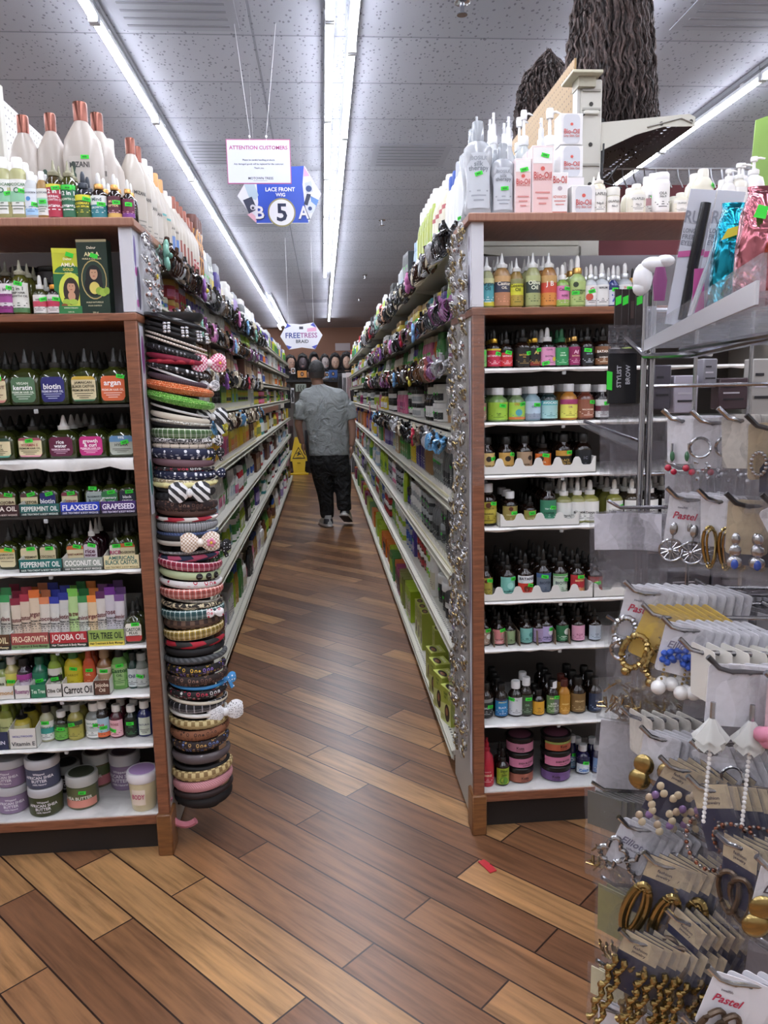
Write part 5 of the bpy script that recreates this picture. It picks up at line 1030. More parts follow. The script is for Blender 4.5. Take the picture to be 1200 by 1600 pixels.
def stock(side, i, y0, blocks, ymax_ind=6.9, seed=1):
    """blocks: (kind, colour, cap, label colour, height, n, layers)"""
    fx, lv = (LF, LL) if side < 0 else (RF, RL); s = 1 if side < 0 else -1; q = random.Random(seed*31+i*7+side)
    y = y0; seq = list(blocks); k = 0; names = []
    clear_h = (lv[i+1]-lv[i]-.035) if i < 7 else .5
    while y < Y1-.12:
        if k < len(blocks): b = blocks[k]
        else:
            b = list(q.choice(POOL[side][i])); b = (*b, q.choice((3, 4, 5)), 2 if b[0] == 'jar' and b[4]*2 < clear_h else 1)
        k += 1; kind, c, cap, lc, h, n, lay = b
        wd = KW[kind][0]*q.uniform(.95, 1.12); h = min(h, (clear_h-.005)/lay)
        if kind == 'jar': wd = max(wd, h*1.1)
        nm = f"{c} {KD[kind]}"; names.append([nm, y, None]); back = q.uniform(.01, .045)
        if y+wd*n > Y1-.05: break
        indiv = y < ymax_ind; near = y < 4.9
        if indiv:
            lab = clab(c, lc) if near or (side > 0 and i < 3 and y < 6) else None
            body = clear(CN[c]) if c == 'clear' else CN[c]
            pr = proto(kind, wd, h, body, None if kind == 'box' else CN[cap], lab, (.062 if kind == 'box' else None), (.1, .7) if near and k % 2 else None)
            if not near:
                key = (kind, round(wd, 3), round(h, 3), c, cap, lc)
                if key not in far_m:
                    B, parts, sec = build(kind, wd, h, body, None if kind == 'box' else CN[cap], None, .062 if kind == 'box' else None)
                    for _, gg in parts: B.add(gg.v, gg.f, gg.mats[0])
                    lg = label_geo(sec, clab(c, lc))
                    for m_i in range(len(lg.mats)):
                        B.add(lg.v, [f for f, mm in zip(lg.f, lg.m) if mm == m_i], lg.mats[m_i])
                    far_m[key] = (B.mesh(kind), [])
                pr = far_m[key]
            names[-1][2] = []
        dp = wd*(.62 if kind == 'box' else .7 if kind in ('flip', 'big') else 1)
        for a in range(n):
            yy = y + wd*(a+.5)*1.03
            x = fx - s*(back+.015+dp/2) 
            for l_ in range(lay):
                z = lv[i]+.0015+l_*(h+.001)
                if indiv: names[-1][2].append((pr, kind, (x+q.uniform(-.004, .004), yy, z), (PI/2 if side < 0 else -PI/2)+q.uniform(-.12, .12)))
                else:
                    g = far_g[side]; r_ = wd/2; m = mat(CN[c], .4); mc = mat(CN[cap or 'white'], .4); ml = mat(CN[lc], .5); o = len(g.v)
                    if kind == 'box': g.box(x-dp/2, x+dp/2, yy-r_, yy+r_, z, z+h, m)
                    else:
                        rr = [(z, r_*.95, r_*.95, 2, x, yy), (z+h*.15, r_, r_, 2, x, yy)]; g.loft(rr, m, 8, 1, 0)
                        g.loft([(z+h*.15, r_, r_, 2, x, yy), (z+h*.6, r_, r_, 2, x, yy)], ml, 8, 0, 0)
                        g.loft([(z+h*.6, r_, r_, 2, x, yy), (z+h*.76, r_*.6, r_*.6, 2, x, yy)], m, 8, 0, 0)
                        cr = 1 if kind == 'jar' else .55; g.loft([(z+h*.74, r_*cr, r_*cr, 2, x, yy), (z+h, r_*cr*.9, r_*cr*.9, 2, x, yy)], mc, 8)
        y += wd*n*1.03 + q.choice((.004, .01, .02))
    sd = 'headband side' if side < 0 else 'earring side'
    for j, (nm, yy, its) in enumerate(names):
        if not its: continue
        pv = names[j-1][0] if j else 'shelf end'; nx = names[j+1][0] if j+1 < len(names) else 'more stock'
        lab = f"{nm} between {pv} and {nx}, {ordn[i]} shelf up, {sd}"
        if len(lab.split()) > 16: lab = lab.replace(' shelf up', ' shelf')
        if lab in used_labels: lab = f"{nm} between {pv} and {nx}, {ordn[i]} shelf, {sd}, farther"
        for it in its: put(it[0], it[1], it[2], lab, nm + f's on {ordn[i]} shelf, {sd}, beside {pv}', it[3])
POOL = {-1: [
 [('flip', 'white', 'white', 'lilac', .2), ('flip', 'gold', 'blue', 'brown', .2), ('flip', 'green', 'green', 'lime', .2), ('pump', 'white', 'white', 'cream', .22), ('screw', 'red', 'black', 'pink', .13), ('flip', 'brown', 'brown', 'gold', .18), ('flip', 'pink', 'white', 'white', .18), ('flip', 'charcoal', 'black', 'grey', .2)],
 [('jar', 'green', 'green', 'white', .08), ('jar', 'white', 'white', 'teal', .09), ('flip', 'lime', 'white', 'white', .18), ('flip', 'teal', 'white', 'white', .17), ('screw', 'red', 'white', 'white', .14), ('can', 'purple', 'black', 'lilac', .19), ('screw', 'amber', 'black', 'cream', .12), ('flip', 'black', 'black', 'white', .18)],
 [('flip', 'white', 'white', 'pale blue', .19), ('screw', 'white', 'grey', 'pink', .17), ('can', 'silver', 'white', 'white', .2), ('box', 'brown', None, 'tan', .16), ('can', 'red', 'white', 'white', .17), ('flip', 'green', 'black', 'white', .19), ('pump', 'white', 'white', 'blue', .19), ('jar', 'charcoal', 'black', 'white', .08)],
 [('box', 'yellow', None, 'orange', .15), ('box', 'red', None, 'yellow', .15), ('flip', 'teal', 'teal', 'white', .19), ('jar', 'white', 'white', 'grey', .08), ('flip', 'yellow', 'yellow', 'olive', .14), ('can', 'gold', 'black', 'yellow', .17), ('box', 'white', None, 'pink', .17), ('flip', 'brown', 'black', 'cream', .17)],
 [('box', 'white', None, 'silver', .14), ('jar', 'lime', 'black', 'yellow', .07), ('jar', 'red', 'black', 'pink', .07), ('box', 'magenta', None, 'white', .12), ('box', 'lime', None, 'teal', .13), ('jar', 'yellow', 'black', 'olive', .07), ('can', 'green', 'green', 'lime', .14), ('flip', 'white', 'white', 'green', .14)],
 [('box', 'tan', None, 'cream', .13), ('flip', 'white', 'white', 'cream', .15), ('box', 'brown', None, 'tan', .15), ('flip', 'pink', 'white', 'white', .14), ('can', 'white', 'silver', 'orange', .15), ('can', 'yellow', 'white', 'olive', .15), ('screw', 'white', 'black', 'blue', .13)],
 [('jar', 'blue', 'white', 'white', .075), ('can', 'purple', 'gold', 'lilac', .15), ('flip', 'white', 'silver', 'purple', .15), ('can', 'red', 'gold', 'pink', .15), ('flip', 'lime', 'lime', 'green', .15), ('can', 'white', 'white', 'orange', .14), ('box', 'white', None, 'silver', .15)],
 [('flip', 'silver', 'white', 'yellow', .23), ('flip', 'lilac', 'silver', 'purple', .23), ('flip', 'white', 'white', 'cream', .22), ('can', 'grey', 'white', 'white', .22), ('flip', 'yellow', 'blue', 'lime', .2), ('flip', 'lime', 'white', 'green', .2), ('flip', 'white', 'white', 'pale blue', .2), ('jar', 'lilac', 'white', 'purple', .09)]],
 1: [
 [('box', 'lime', None, 'white', .16), ('box', 'green', None, 'lime', .16), ('box', 'olive', None, 'cream', .15), ('box', 'lime', None, 'yellow', .17), ('box', 'orange', None, 'black', .16), ('box', 'magenta', None, 'silver', .15)],
 [('jar', 'white', 'white', 'lime', .09), ('jar', 'brown', 'white', 'red', .09), ('flip', 'purple', 'black', 'lilac', .19), ('flip', 'olive', 'silver', 'cream', .18), ('jar', 'blue', 'blue', 'silver', .09), ('flip', 'silver', 'white', 'grey', .18), ('flip', 'green', 'black', 'lime', .18)],
 [('jar', 'white', 'white', 'pink', .08), ('flip', 'lime', 'lime', 'green', .19), ('flip', 'white', 'white', 'silver', .16), ('jar', 'charcoal', 'grey', 'silver', .09), ('can', 'red', 'red', 'orange', .18), ('screw', 'silver', 'white', 'grey', .16), ('flip', 'pale blue', 'white', 'white', .17)],
 [('can', 'purple', 'purple', 'lilac', .2), ('nozzle', 'yellow', 'red', 'white', .14), ('flip', 'white', 'white', 'yellow', .18), ('flip', 'green', 'white', 'olive', .17), ('can', 'red', 'white', 'orange', .16), ('box', 'tan', None, 'cream', .16), ('flip', 'pale blue', 'white', 'yellow', .15), ('box', 'orange', None, 'brown', .17)],
 [('jar', 'black', 'black', 'white', .08), ('jar', 'white', 'black', 'silver', .08), ('flip', 'cream', 'white', 'green', .17), ('screw', 'white', 'gold', 'teal', .14), ('flip', 'white', 'black', 'lime', .15), ('flip', 'pink', 'white', 'magenta', .14), ('screw', 'yellow', 'black', 'white', .13)],
 [('flip', 'cream', 'brown', 'tan', .15), ('flip', 'magenta', 'purple', 'white', .14), ('flip', 'white', 'white', 'green', .14), ('can', 'purple', 'black', 'yellow', .15), ('screw', 'white', 'blue', 'pale blue', .13), ('flip', 'green', 'green', 'lime', .14), ('flip', 'yellow', 'lime', 'white', .13)],
 [('flip', 'white', 'gold', 'yellow', .15), ('can', 'yellow', 'gold', 'white', .15), ('flip', 'purple', 'black', 'magenta', .14), ('jar', 'white', 'white', 'pink', .07), ('flip', 'teal', 'black', 'white', .13), ('can', 'white', 'teal', 'pale blue', .14), ('flip', 'yellow', 'yellow', 'lime', .13)],
 [('flip', 'lime', 'white', 'green', .24), ('flip', 'white', 'white', 'pale blue', .22), ('can', 'pale blue', 'white', 'white', .2), ('can', 'charcoal', 'black', 'grey', .22), ('flip', 'white', 'silver', 'teal', .19), ('flip', 'red', 'red', 'white', .2), ('flip', 'yellow', 'black', 'lime', .18), ('can', 'teal', 'white', 'lime', .2)]]}
# near stock as the photograph shows it, the rest drawn from each shelf's own range
stock(-1, 0, 4.05, [('flip', 'brown', 'brown', 'brown', .26, 3, 1), ('pump', 'white', 'white', 'lilac', .24, 4, 1), ('box', 'silver', None, 'white', .2, 3, 1), ('flip', 'lime', 'green', 'lime', .23, 3, 1), ('flip', 'gold', 'blue', 'gold', .25, 3, 1), ('flip', 'green', 'green', 'green', .24, 3, 1), ('pump', 'white', 'white', 'cream', .24, 3, 1)])
stock(-1, 1, 3.6, [('box', 'black', None, 'charcoal', .19, 3, 1), ('jar', 'charcoal', 'brown', 'white', .105, 3, 2), ('jar', 'white', 'white', 'green', .1, 2, 2), ('flip', 'lime', 'white', 'yellow', .17, 4, 1), ('flip', 'teal', 'white', 'white', .16, 2, 1), ('jar', 'green', 'green', 'white', .1, 3, 2)])
stock(-1, 2, 3.6, [('box', 'blue', None, 'purple', .2, 4, 1), ('screw', 'white', 'white', 'pale blue', .19, 6, 1), ('flip', 'white', 'white', 'pink', .19, 5, 1)])
stock(-1, 3, 3.6, [('box', 'white', None, 'cream', .15, 3, 1), ('can', 'gold', 'black', 'yellow', .17, 3, 1), ('box', 'yellow', None, 'orange', .17, 5, 1), ('box', 'pink', None, 'magenta', .16, 4, 1)])
stock(-1, 4, 3.6, [('box', 'white', None, 'silver', .14, 5, 1), ('jar', 'green', 'lime', 'red', .075, 3, 2), ('jar', 'black', 'black', 'charcoal', .075, 4, 2), ('box', 'green', None, 'lime', .14, 3, 1), ('jar', 'yellow', 'black', 'yellow', .07, 3, 2)])
stock(-1, 5, 3.4, [('box', 'white', None, 'cream', .14, 3, 1), ('box', 'tan', None, 'tan', .13, 4, 1), ('box', 'brown', None, 'tan', .15, 3, 1)])
stock(-1, 6, 2.86, [('jar', 'blue', 'cream', 'white', .075, 4, 1), ('jar', 'red', 'gold', 'pink', .08, 2, 2), ('can', 'red', 'silver', 'magenta', .16, 3, 1), ('can', 'purple', 'gold', 'lilac', .15, 5, 1), ('jar', 'purple', 'white', 'lilac', .08, 3, 2), ('flip', 'white', 'white', 'cream', .16, 5, 1)])
def tall(side, y, w, h, kind, c, cap, lab, desc, n, gap=1.02, dx=.0, st=None, grp=None, cat=None):
    fx = LF if side < 0 else RF; s = 1 if side < 0 else -1; lv = LL if side < 0 else RL
    pr = proto(kind, w, h, c, cap, lab, None, st); d = w*.7 if kind in ('flip', 'big') else w
    for k in range(n):
        put(pr, kind, (fx-s*(.03+d/2+dx), y+w*gap*k+w/2, lv[7]+.001), desc, grp or desc + ' row', (PI/2 if side < 0 else -PI/2)+R.uniform(-.1, .1) - (.6 if side < 0 else -.5), None)
    return y+w*gap*n
crm = 'b5ada2'
y = 2.72
y = tall(-1, y, .088, .345, 'big', crm, cop, L(crm, 'MIZANI:3a3a3a:.07:.85', i='8a8680', w=.6), 'cream litre bottle with copper cap lining the cabinet top behind the tallest', 2)
y = tall(-1, y, .088, .33, 'big', crm, 'dcdad6', L('b9b2aa', 'MIZANI:3a3a3a:.07:.85', i='8a8680', w=.6), 'cream litre bottle with white cap along the top shelf edge', 2)
y = tall(-1, y, .085, .33, 'big', crm, mat('b98a5c', .3, .6), L('b5ada2', top='5aa0a0', tf=.05, i='8a8680', w=.6), 'cream litre bottle with amber cap and thin teal line', 2)
y = tall(-1, y, .085, .31, 'big', crm, 'd8d4cc', L('5c7cb8', 'MIZANI:3a3a3a:.06:.95', top=crm, tf=.25, i='c8d0e8', w=.5), 'cream litre bottle with blue label block, top shelf', 2)
y = tall(-1, y, .085, .33, 'big', crm, cop, L('8a4a40', top=crm, tf=.2, i='e0c8c0', w=.4), 'cream litre bottle with narrow red brown label', 4)
y = tall(-1, y, .085, .32, 'big', crm, cop, L('9a3a40', 'ON:e8d8d0:.1:.6', top=crm, tf=.3, i='e0c8c0', w=.5), 'cream litre bottle with crimson label block, top shelf', 2)
mm, N_, L__, b_ = nodes('leopard_swirl'); wv = tex(N_, L__, 'Wave', coord(N_), Scale=9, Distortion=14, Detail=2); L__.new(ramp(N_, L__, wv.outputs['Fac'], (.4, '4a2418'), (.6, 'b07838')), b_.inputs['Base Color']); b_.inputs['Roughness'].default_value = .25
y = tall(-1, y, .066, .37, 'can', mm, '5a2c20', None, 'tall brown and gold swirl patterned spray can', 3)
stock(-1, 7, y+.02, [('flip', 'silver', 'white', 'silver', .25, 3, 1), ('flip', 'clear', 'silver', 'yellow', .26, 3, 1), ('flip', 'lilac', 'silver', 'purple', .25, 3, 1), ('flip', 'purple', 'silver', 'lilac', .26, 3, 1), ('flip', 'cream', 'white', 'white', .2, 4, 1), ('can', 'white', 'white', 'silver', .22, 4, 1), ('jar', 'white', 'white', 'cream', .1, 3, 2)])
# ---- earring side
def relaxer(y, w, h, dx, n, desc, turned=0.):
    """lime carton with a woman's portrait on front and top"""
    for k in range(n):
        g = G(); g.box(-w/2, w/2, -.035, .035, 0, h, mat('a9b44a', .4), .0008)
        o = obj('lime_carton', g, None, (RF+.045+dx, y+k*(w+.006), RL[0]+.001), -PI/2+turned, label=desc, category='box', group=(desc if n > 1 else None))
        a = G(); f = lambda u, v: (u, -.0354, v)
        a.poly([f(-w/2, 0), f(w/2, 0), f(w/2, h*.62), f(-w/2, h*.5)], mat('c9cf86', .4))
        a.poly([(w*(.15+.24*math.cos(t)), -.0357, h*.32+w*.36*math.sin(t)) for t in [2*PI*j/18 for j in range(18)]], mat('1c1412', .4)); a.poly([(w*(.13+.11*math.cos(t)), -.036, h*.36+w*.17*math.sin(t)) for t in [2*PI*j/14 for j in range(14)]], mat('9a6a4c', .4))
        a.text('OLIVE', lambda u, v: (u, -.0358, v), h*.07, mat('3c5a14', .4), w*.8, 0, h*.85); a.text('OIL', lambda u, v: (u, -.0358, v), h*.07, mat('3c5a14', .4), w*.8, 0, h*.74)
        for t in range(3): a.poly([(-w*.4, -.0357, h*(.08+.05*t)), (-w*.1, -.0357, h*(.08+.05*t)), (-w*.1, -.0357, h*(.095+.05*t)), (-w*.4, -.0357, h*(.095+.05*t))], mat('5a6a20', .4))
        zt = h+.0006; a.poly([(-w/2, -.035, zt), (w/2, -.035, zt), (w/2, .035, zt), (-w/2, .035, zt)], mat('bcc45c', .4)); a.poly([(w*.36*math.cos(t), -.012+.016*math.sin(t), zt+.0004) for t in [2*PI*j/18 for j in range(18)]], mat('201614', .4)); a.poly([(w*(.05+.2*math.cos(t)), -.013+.009*math.sin(t), zt+.0008) for t in [2*PI*j/14 for j in range(14)]], mat('9a6a4c', .4))
        a.text('OLIVE OIL', lambda u, v: (u, v, zt+.0005), .012, mat('f0f0d8', .4), w*.8, 0, .018)
        obj('printed_front', a, o)
relaxer(3.00, .105, .15, .0, 1, 'nearest lime relaxer carton on the lowest shelf, earring side', .25); relaxer(2.93, .1, .12, .11, 1, 'pale lime carton leaning beside the nearest relaxer carton', -.3)
relaxer(3.15, .11, .155, -.01, 1, 'second lime relaxer carton from the near shelf end', .2); relaxer(3.31, .11, .155, -.01, 1, 'third lime relaxer carton from the near shelf end', .15); relaxer(3.47, .11, .155, -.005, 1, 'fourth lime relaxer carton from the near shelf end', .1)
relaxer(3.68, .09, .19, .05, 1, 'tall lime carton set back behind the four relaxer cartons'); relaxer(3.95, .1, .2, .02, 3, 'tall lime and white cartons past the gap, lowest shelf')
stock(1, 0, 4.4, [('box', 'lime', None, 'cream', .19, 4, 1), ('box', 'olive', None, 'lime', .19, 4, 1), ('box', 'magenta', None, 'charcoal', .17, 3, 1), ('box', 'orange', None, 'brown', .17, 2, 1), ('box', 'green', None, 'lime', .17, 4, 1)])
stock(1, 1, 2.84, [('flip', 'lilac', 'white', 'purple', .2, 3, 1), ('jar', 'white', 'charcoal', 'charcoal', .12, 1, 1), ('jar', 'charcoal', 'white', 'black', .13, 2, 1), ('can', 'white', 'white', 'cream', .2, 2, 1), ('jar', 'white', 'white', 'lime', .085, 4, 2), ('jar', 'brown', 'white', 'red', .085, 4, 2), ('flip', 'purple', 'charcoal', 'lilac', .19, 2, 1)])
stock(1, 2, 2.84, [('box', 'green', None, 'teal', .14, 1, 1), ('flip', 'black', 'black', 'charcoal', .2, 3, 1), ('jar', 'grey', 'silver', 'charcoal', .085, 3, 2), ('spray', 'grey', 'silver', 'charcoal', .2, 3, 1), ('jar', 'charcoal', 'silver', 'grey', .085, 4, 2), ('jar', 'white', 'white', 'silver', .08, 5, 2), ('jar', 'black', 'black', 'purple', .1, 2, 1), ('flip', 'lime', 'green', 'lime', .22, 1, 1)])
stock(1, 3, 2.82, [('flip', 'charcoal', 'charcoal', 'grey', .2, 5, 1), ('spray', 'grey', 'white', 'charcoal', .19, 4, 1), ('flip', 'clear', 'white', 'grey', .17, 5, 1), ('box', 'tan', None, 'brown', .12, 1, 1), ('box', 'purple', None, 'purple', .2, 6, 1), ('nozzle', 'yellow', 'red', 'yellow', .17, 4, 1), ('screw', 'yellow', 'white', 'lime', .18, 4, 1)])
stock(1, 4, 3.02, [('cone', 'cream', 'cream', 'cream', .2, 1, 1), ('cone', 'silver', 'tan', 'white', .2, 2, 1), ('jar', 'white', 'white', 'charcoal', .08, 2, 2), ('screw', 'black', 'white', 'white', .15, 3, 1), ('jar', 'black', 'black', 'charcoal', .085, 3, 2), ('jar', 'white', 'black', 'silver', .07, 3, 2)])
stock(1, 5, 2.84, [('flip', 'lime', 'lime', 'olive', .18, 2, 1), ('jar', 'magenta', 'white', 'magenta', .08, 2, 2), ('flip', 'green', 'green', 'white', .14, 2, 1), ('flip', 'orange', 'cream', 'tan', .15, 3, 1), ('flip', 'pink', 'cream', 'white', .15, 4, 1)])
stock(1, 6, 2.84, [('flip', 'lime', 'lime', 'lime', .17, 4, 1), ('can', 'purple', 'black', 'purple', .13, 2, 1), ('jar', 'white', 'yellow', 'yellow', .07, 3, 2), ('flip', 'cream', 'silver', 'white', .15, 2, 1)])
y = 2.72
y = tall(1, y, .07, .28, 'flip', 'd4d5da', 'b8bcc4', L('dcdee3', i='9a9fa8', w=1.0, leaf=0), 'grey white conditioner bottle nearest the serum bottles', 2, st=(.2, .3))
y = tall(1, y, .075, .27, 'flip', 'd8d8d4', '2c50a8', L('dededa', i='8a8a8a', w=1.0), 'white bottle with blue cap on the top shelf, earring side', 2)
y = tall(1, y, .085, .30, 'flip', 'cfcab4', 'dedcd4', L('d4cfba', mid='d4cfba', top='a85050', tf=.1, i='8a8670', w=.7), 'cream bottle with small red mark, top shelf', 4, st=(.3, .6))
y = tall(1, y, .085, .335, 'flip', '9aa83e', 'dcdcd4', L('a2ae48', i='5a6a20', w=.8), 'tall lime bottle with white cap on the top shelf', 6, st=(.3, .62))
stock(1, 7, y+.02, [('flip', 'lime', 'white', 'lime', .28, 2, 1), ('flip', 'pale blue', 'pale blue', 'white', .27, 4, 1), ('box', 'charcoal', None, 'grey', .24, 3, 1), ('box', 'silver', None, 'pale blue', .2, 5, 1), ('flip', 'white', 'white', 'teal', .19, 4, 1)])
for s_, lab in ((-1, 'crowd of small far bottles and boxes on the headband side shelves'), (1, 'crowd of small far bottles and boxes on the earring side shelves')):
    obj('far_stock', far_g[s_], None, label=lab, category='bottles', kind='stuff')
print('N', len(bpy.data.objects))

# ================================================================ hair clips along the shelf edges
def claw_geo(c, c2=None):
    """claw clip: two combs of curved prongs under a hinge, opening downwards; prongs wrap x = +-"""
    g = G(); m = mat(c, .18, 0, 0, .4); n = 6
    for sd in (-1, 1):
        for k in range(n):
            t = (k/(n-1)-.5); L_ = .036*(1-.35*abs(t)*2); y = t*.062
            pts = [(sd*.003, y*.8, .012), (sd*.014, y*.92, .006), (sd*.019, y, -.008), (sd*.014, y*1.02, -.008-L_*.6), (sd*.004, y*1.0, -.01-L_)]
            g.tube(pts, [.0034, .0036, .0034, .003, .0016], m, 5)
        g.tube([(sd*.014, -.03, .004), (sd*.019, -.012, .007), (sd*.019, .012, .007), (sd*.014, .03, .004)], .0045, m, 6)
        g.tube([(sd*.006, 0, .01), (sd*.016, 0, .024), (sd*.02, 0, .036)], [.006, .008, .006], m, 6)
    g.tube([(0, -.026, .011), (0, .026, .011)], .003, mat('8a8a8c', .3, .9), 6)
    return g
def petal_geo(c, cc, n=5, r=.03):
    g = G()
    for k in range(n):
        a = 2*PI*k/n; o = len(g.v); g.ball((0, 0, 0), (.007, r*.52, r*.6), mat(c, .45), 10, 6)
        for i in range(o, len(g.v)):
            x, y, z = g.v[i]; z += r*.62; g.v[i] = (x+.014+.25*abs(z)*.4, y*math.cos(a)-z*math.sin(a), y*math.sin(a)+z*math.cos(a)-.012)
    g.ball((.024, 0, -.012), .007, mat(cc, .4), 8, 5)
    for k in range(4): g.tube([(.004, (k-1.5)*.012, .008), (-.008, (k-1.5)*.012, -.008), (.004, (k-1.5)*.012, -.028)], .003, mat(c, .3), 5)
    return g
CL = {'black': '151416', 'brown': '3a2218', 'dark grey': '35363a', 'silver': 'a4a4a8', 'cream': 'd8cdb8', 'rose': 'b06a68', 'purple': '6a4a9a', 'navy': '20284a', 'taupe': '7a685a', 'crimson': 'a01c34', 'sky blue': '6aa4d0', 'mint': '7ab4a0', 'mauve': '8a5a86', 'tortoise': '5a3a22'}
claw_me = {k: claw_geo(v).mesh('claw_clip') for k, v in CL.items()}
fl_me = {k: petal_geo(v, cc).mesh('flower_clip') for k, (v, cc) in {'purple': ('8e5aa8', 'd8c83c'), 'mint': ('7ab09e', '5a8a7c'), 'pink': ('c878b4', 'f0d0e0'), 'red': ('b01c3c', '701020'), 'blue': ('78a8d8', 'd8e8f0'), 'yellow': ('ccc040', 'e8e090'), 'peach': ('d8a890', 'e8c8b8'), 'white': ('d8d8d8', 'c0b060')}.items()}
nclaw = 0
def clips(side, i, dz, y0, y1, step, cols, flowers, where, sc=1.0):
    global nclaw
    fx, lv = (LF, LL) if side < 0 else (RF, RL); s = 1 if side < 0 else -1; y = y0; q = random.Random(i*13+side+int(y0*10))
    fl = sorted(flowers)
    while y < y1:
        z = lv[i]+dz+q.uniform(-.008, .008); x = fx+s*(.021+q.uniform(0, .006))
        if fl and y >= fl[0][0]:
            c = fl[0][1]; fl.pop(0)
            lab = f"{c} flower hair clip among claw clips, {where}"
            k = 2
            while lab in used_labels: lab = f"{c} flower hair clip, {['', '', 'next', 'third', 'fourth'][k]} one farther along, {where}"; k += 1
            uniq(lab, None); o = link('flower_clip', fl_me[c], None, (x+s*.004, y, z-.01), (0 if side < 0 else PI)+q.uniform(-.3, .3), label=lab, category='hair clip'); o.scale = (sc*1.25,)*3
        else:
            c = q.choice(cols); lab = f"{c} claw hair clip hanging from {where}"; uniq(lab, 1); nclaw += 1
            o = link('claw_clip', claw_me[c], None, (x, y, z-.004), 0, label=lab, category='hair clip', group=f"{c} claw clips, {where}")
            o.rotation_euler = (q.uniform(-.5, .5), q.uniform(-.3, .3)-s*.25, q.uniform(-.4, .4)); o.scale = (sc*q.uniform(.95, 1.25),)*3
        y += step*q.uniform(.8, 1.2)
K1 = ['black', 'black', 'dark grey', 'brown', 'silver']; K2 = ['black', 'black', 'brown', 'cream', 'taupe', 'dark grey', 'black']; K3 = K2+['rose', 'brown', 'silver', 'mauve', 'tortoise']
clips(-1, 7, -.02, 2.68, 7.2, .083, K1+['black', 'taupe'], [(2.62, 'mint'), (3.45, 'purple'), (4.9, 'pink'), (5.4, 'blue'), (6.1, 'mint')], 'topmost shelf edge, headband side', 1.15)
clips(-1, 6, -.0, 3.05, 6.4, .085, K3, [(3.3, 'mint'), (3.72, 'pink'), (4.6, 'blue')], 'seventh shelf edge, headband side')
clips(-1, 5, -.015, 3.5, 6.6, .09, K2+['silver'], [(4.1, 'purple'), (5.3, 'red')], 'sixth shelf edge, headband side')
clips(-1, 4, -.055, 3.85, 6.6, .1, ['black', 'cream', 'sky blue', 'taupe', 'brown'], [(3.95, 'yellow'), (4.9, 'white')], 'fifth shelf edge, headband side')
clips(1, 7, .0, 2.62, 8.0, .088, K1+['cream'], [(3.55, 'pink'), (4.95, 'peach'), (5.6, 'mint'), (6.3, 'red')], 'topmost shelf edge, earring side', 1.1)
clips(1, 6, .0, 2.68, 7.0, .09, K1+['taupe', 'mauve'], [(3.35, 'blue'), (3.95, 'red'), (4.5, 'pink'), (5.4, 'purple')], 'seventh shelf edge, earring side')
clips(1, 5, -.005, 2.78, 7.6, .095, K3, [(3.55, 'yellow'), (4.3, 'blue')], 'sixth shelf edge, earring side')
clips(1, 4, -.055, 2.86, 6.6, .1, K2+['silver', 'sky blue'], [(3.5, 'red')], 'fifth shelf edge, earring side')
print('claws', nclaw)
# red price numbers
for k, x in enumerate((578, 590)):
    p = at(x, 636, 0, RF-.006); g = G(); g.box(-.0015, .0015, -.06, .06, -.07, .05, mat('b01c2c', .4))
    for y in (-.03, .03): g.box(-.003, -.0015, y-.018, y+.018, -.045, .03, mat('e8e4e4', .5)); g.box(-.004, -.003, y-.008, y+.008, -.03, .015, mat('b01c2c', .4))
    obj('price_tag', g, None, (RF-.008, p.y, p.z), 0, label=f"{['farther', 'nearer'][k]} red price number tag on the fifth shelf edge, earring side", category='price tag')

# ================================================================ headband tower
TX, TY = -.442, 2.455
def band_pts(z, tilt, rx=.085, ry=.085, a0=172, a1=378, n=26, bulge=0):
    P_ = []
    for k in range(n+1):
        t = k/n; a = math.radians(a0+(a1-a0)*t); x = rx*math.cos(a); P_.append((TX+x, TY+ry*math.sin(a), z-tilt*x, a, t))
    return P_
def band_geo(z, w, th, m, tilt, rx=.085, ry=.085, ruf=0, kn=0):
    g = G(); P_ = band_pts(z, tilt, rx, ry); S = 10; vs = []; s_ = 0; prev = None
    for k, (x, y, zz, a, t) in enumerate(P_):
        if prev: s_ += math.dist(prev, (x, y, zz))
        prev = (x, y, zz); f = .3+.7*math.sin(PI*min(1, max(0, t*.94+.03)))**.6
        ww = w*f*(1+ruf*math.sin(k*3.1)*.12)/2; tt = th*(.5+.5*f)/2*(1+ruf*.5*math.sin(k*2.3))
        if kn and abs(t-kn) < .06: ww *= .75; tt *= 1.9
        for j in range(S):
            b = 2*PI*j/S; dr = tt*math.cos(b); dz = ww*math.sin(b)
            g.uv[len(vs)] = (s_, b/(2*PI)*w*2.2); vs.append((x+dr*math.cos(a), y+dr*math.sin(a), zz+dz))
    fs = []
    for k in range(len(P_)-1):
        for j in range(S): fs.append((k*S+j, k*S+(j+1) % S, (k+1)*S+(j+1) % S, (k+1)*S+j))
    fs += [tuple(range(S-1, -1, -1)), tuple((len(P_)-1)*S+j for j in range(S))]
    g.add(vs, fs, m); return g
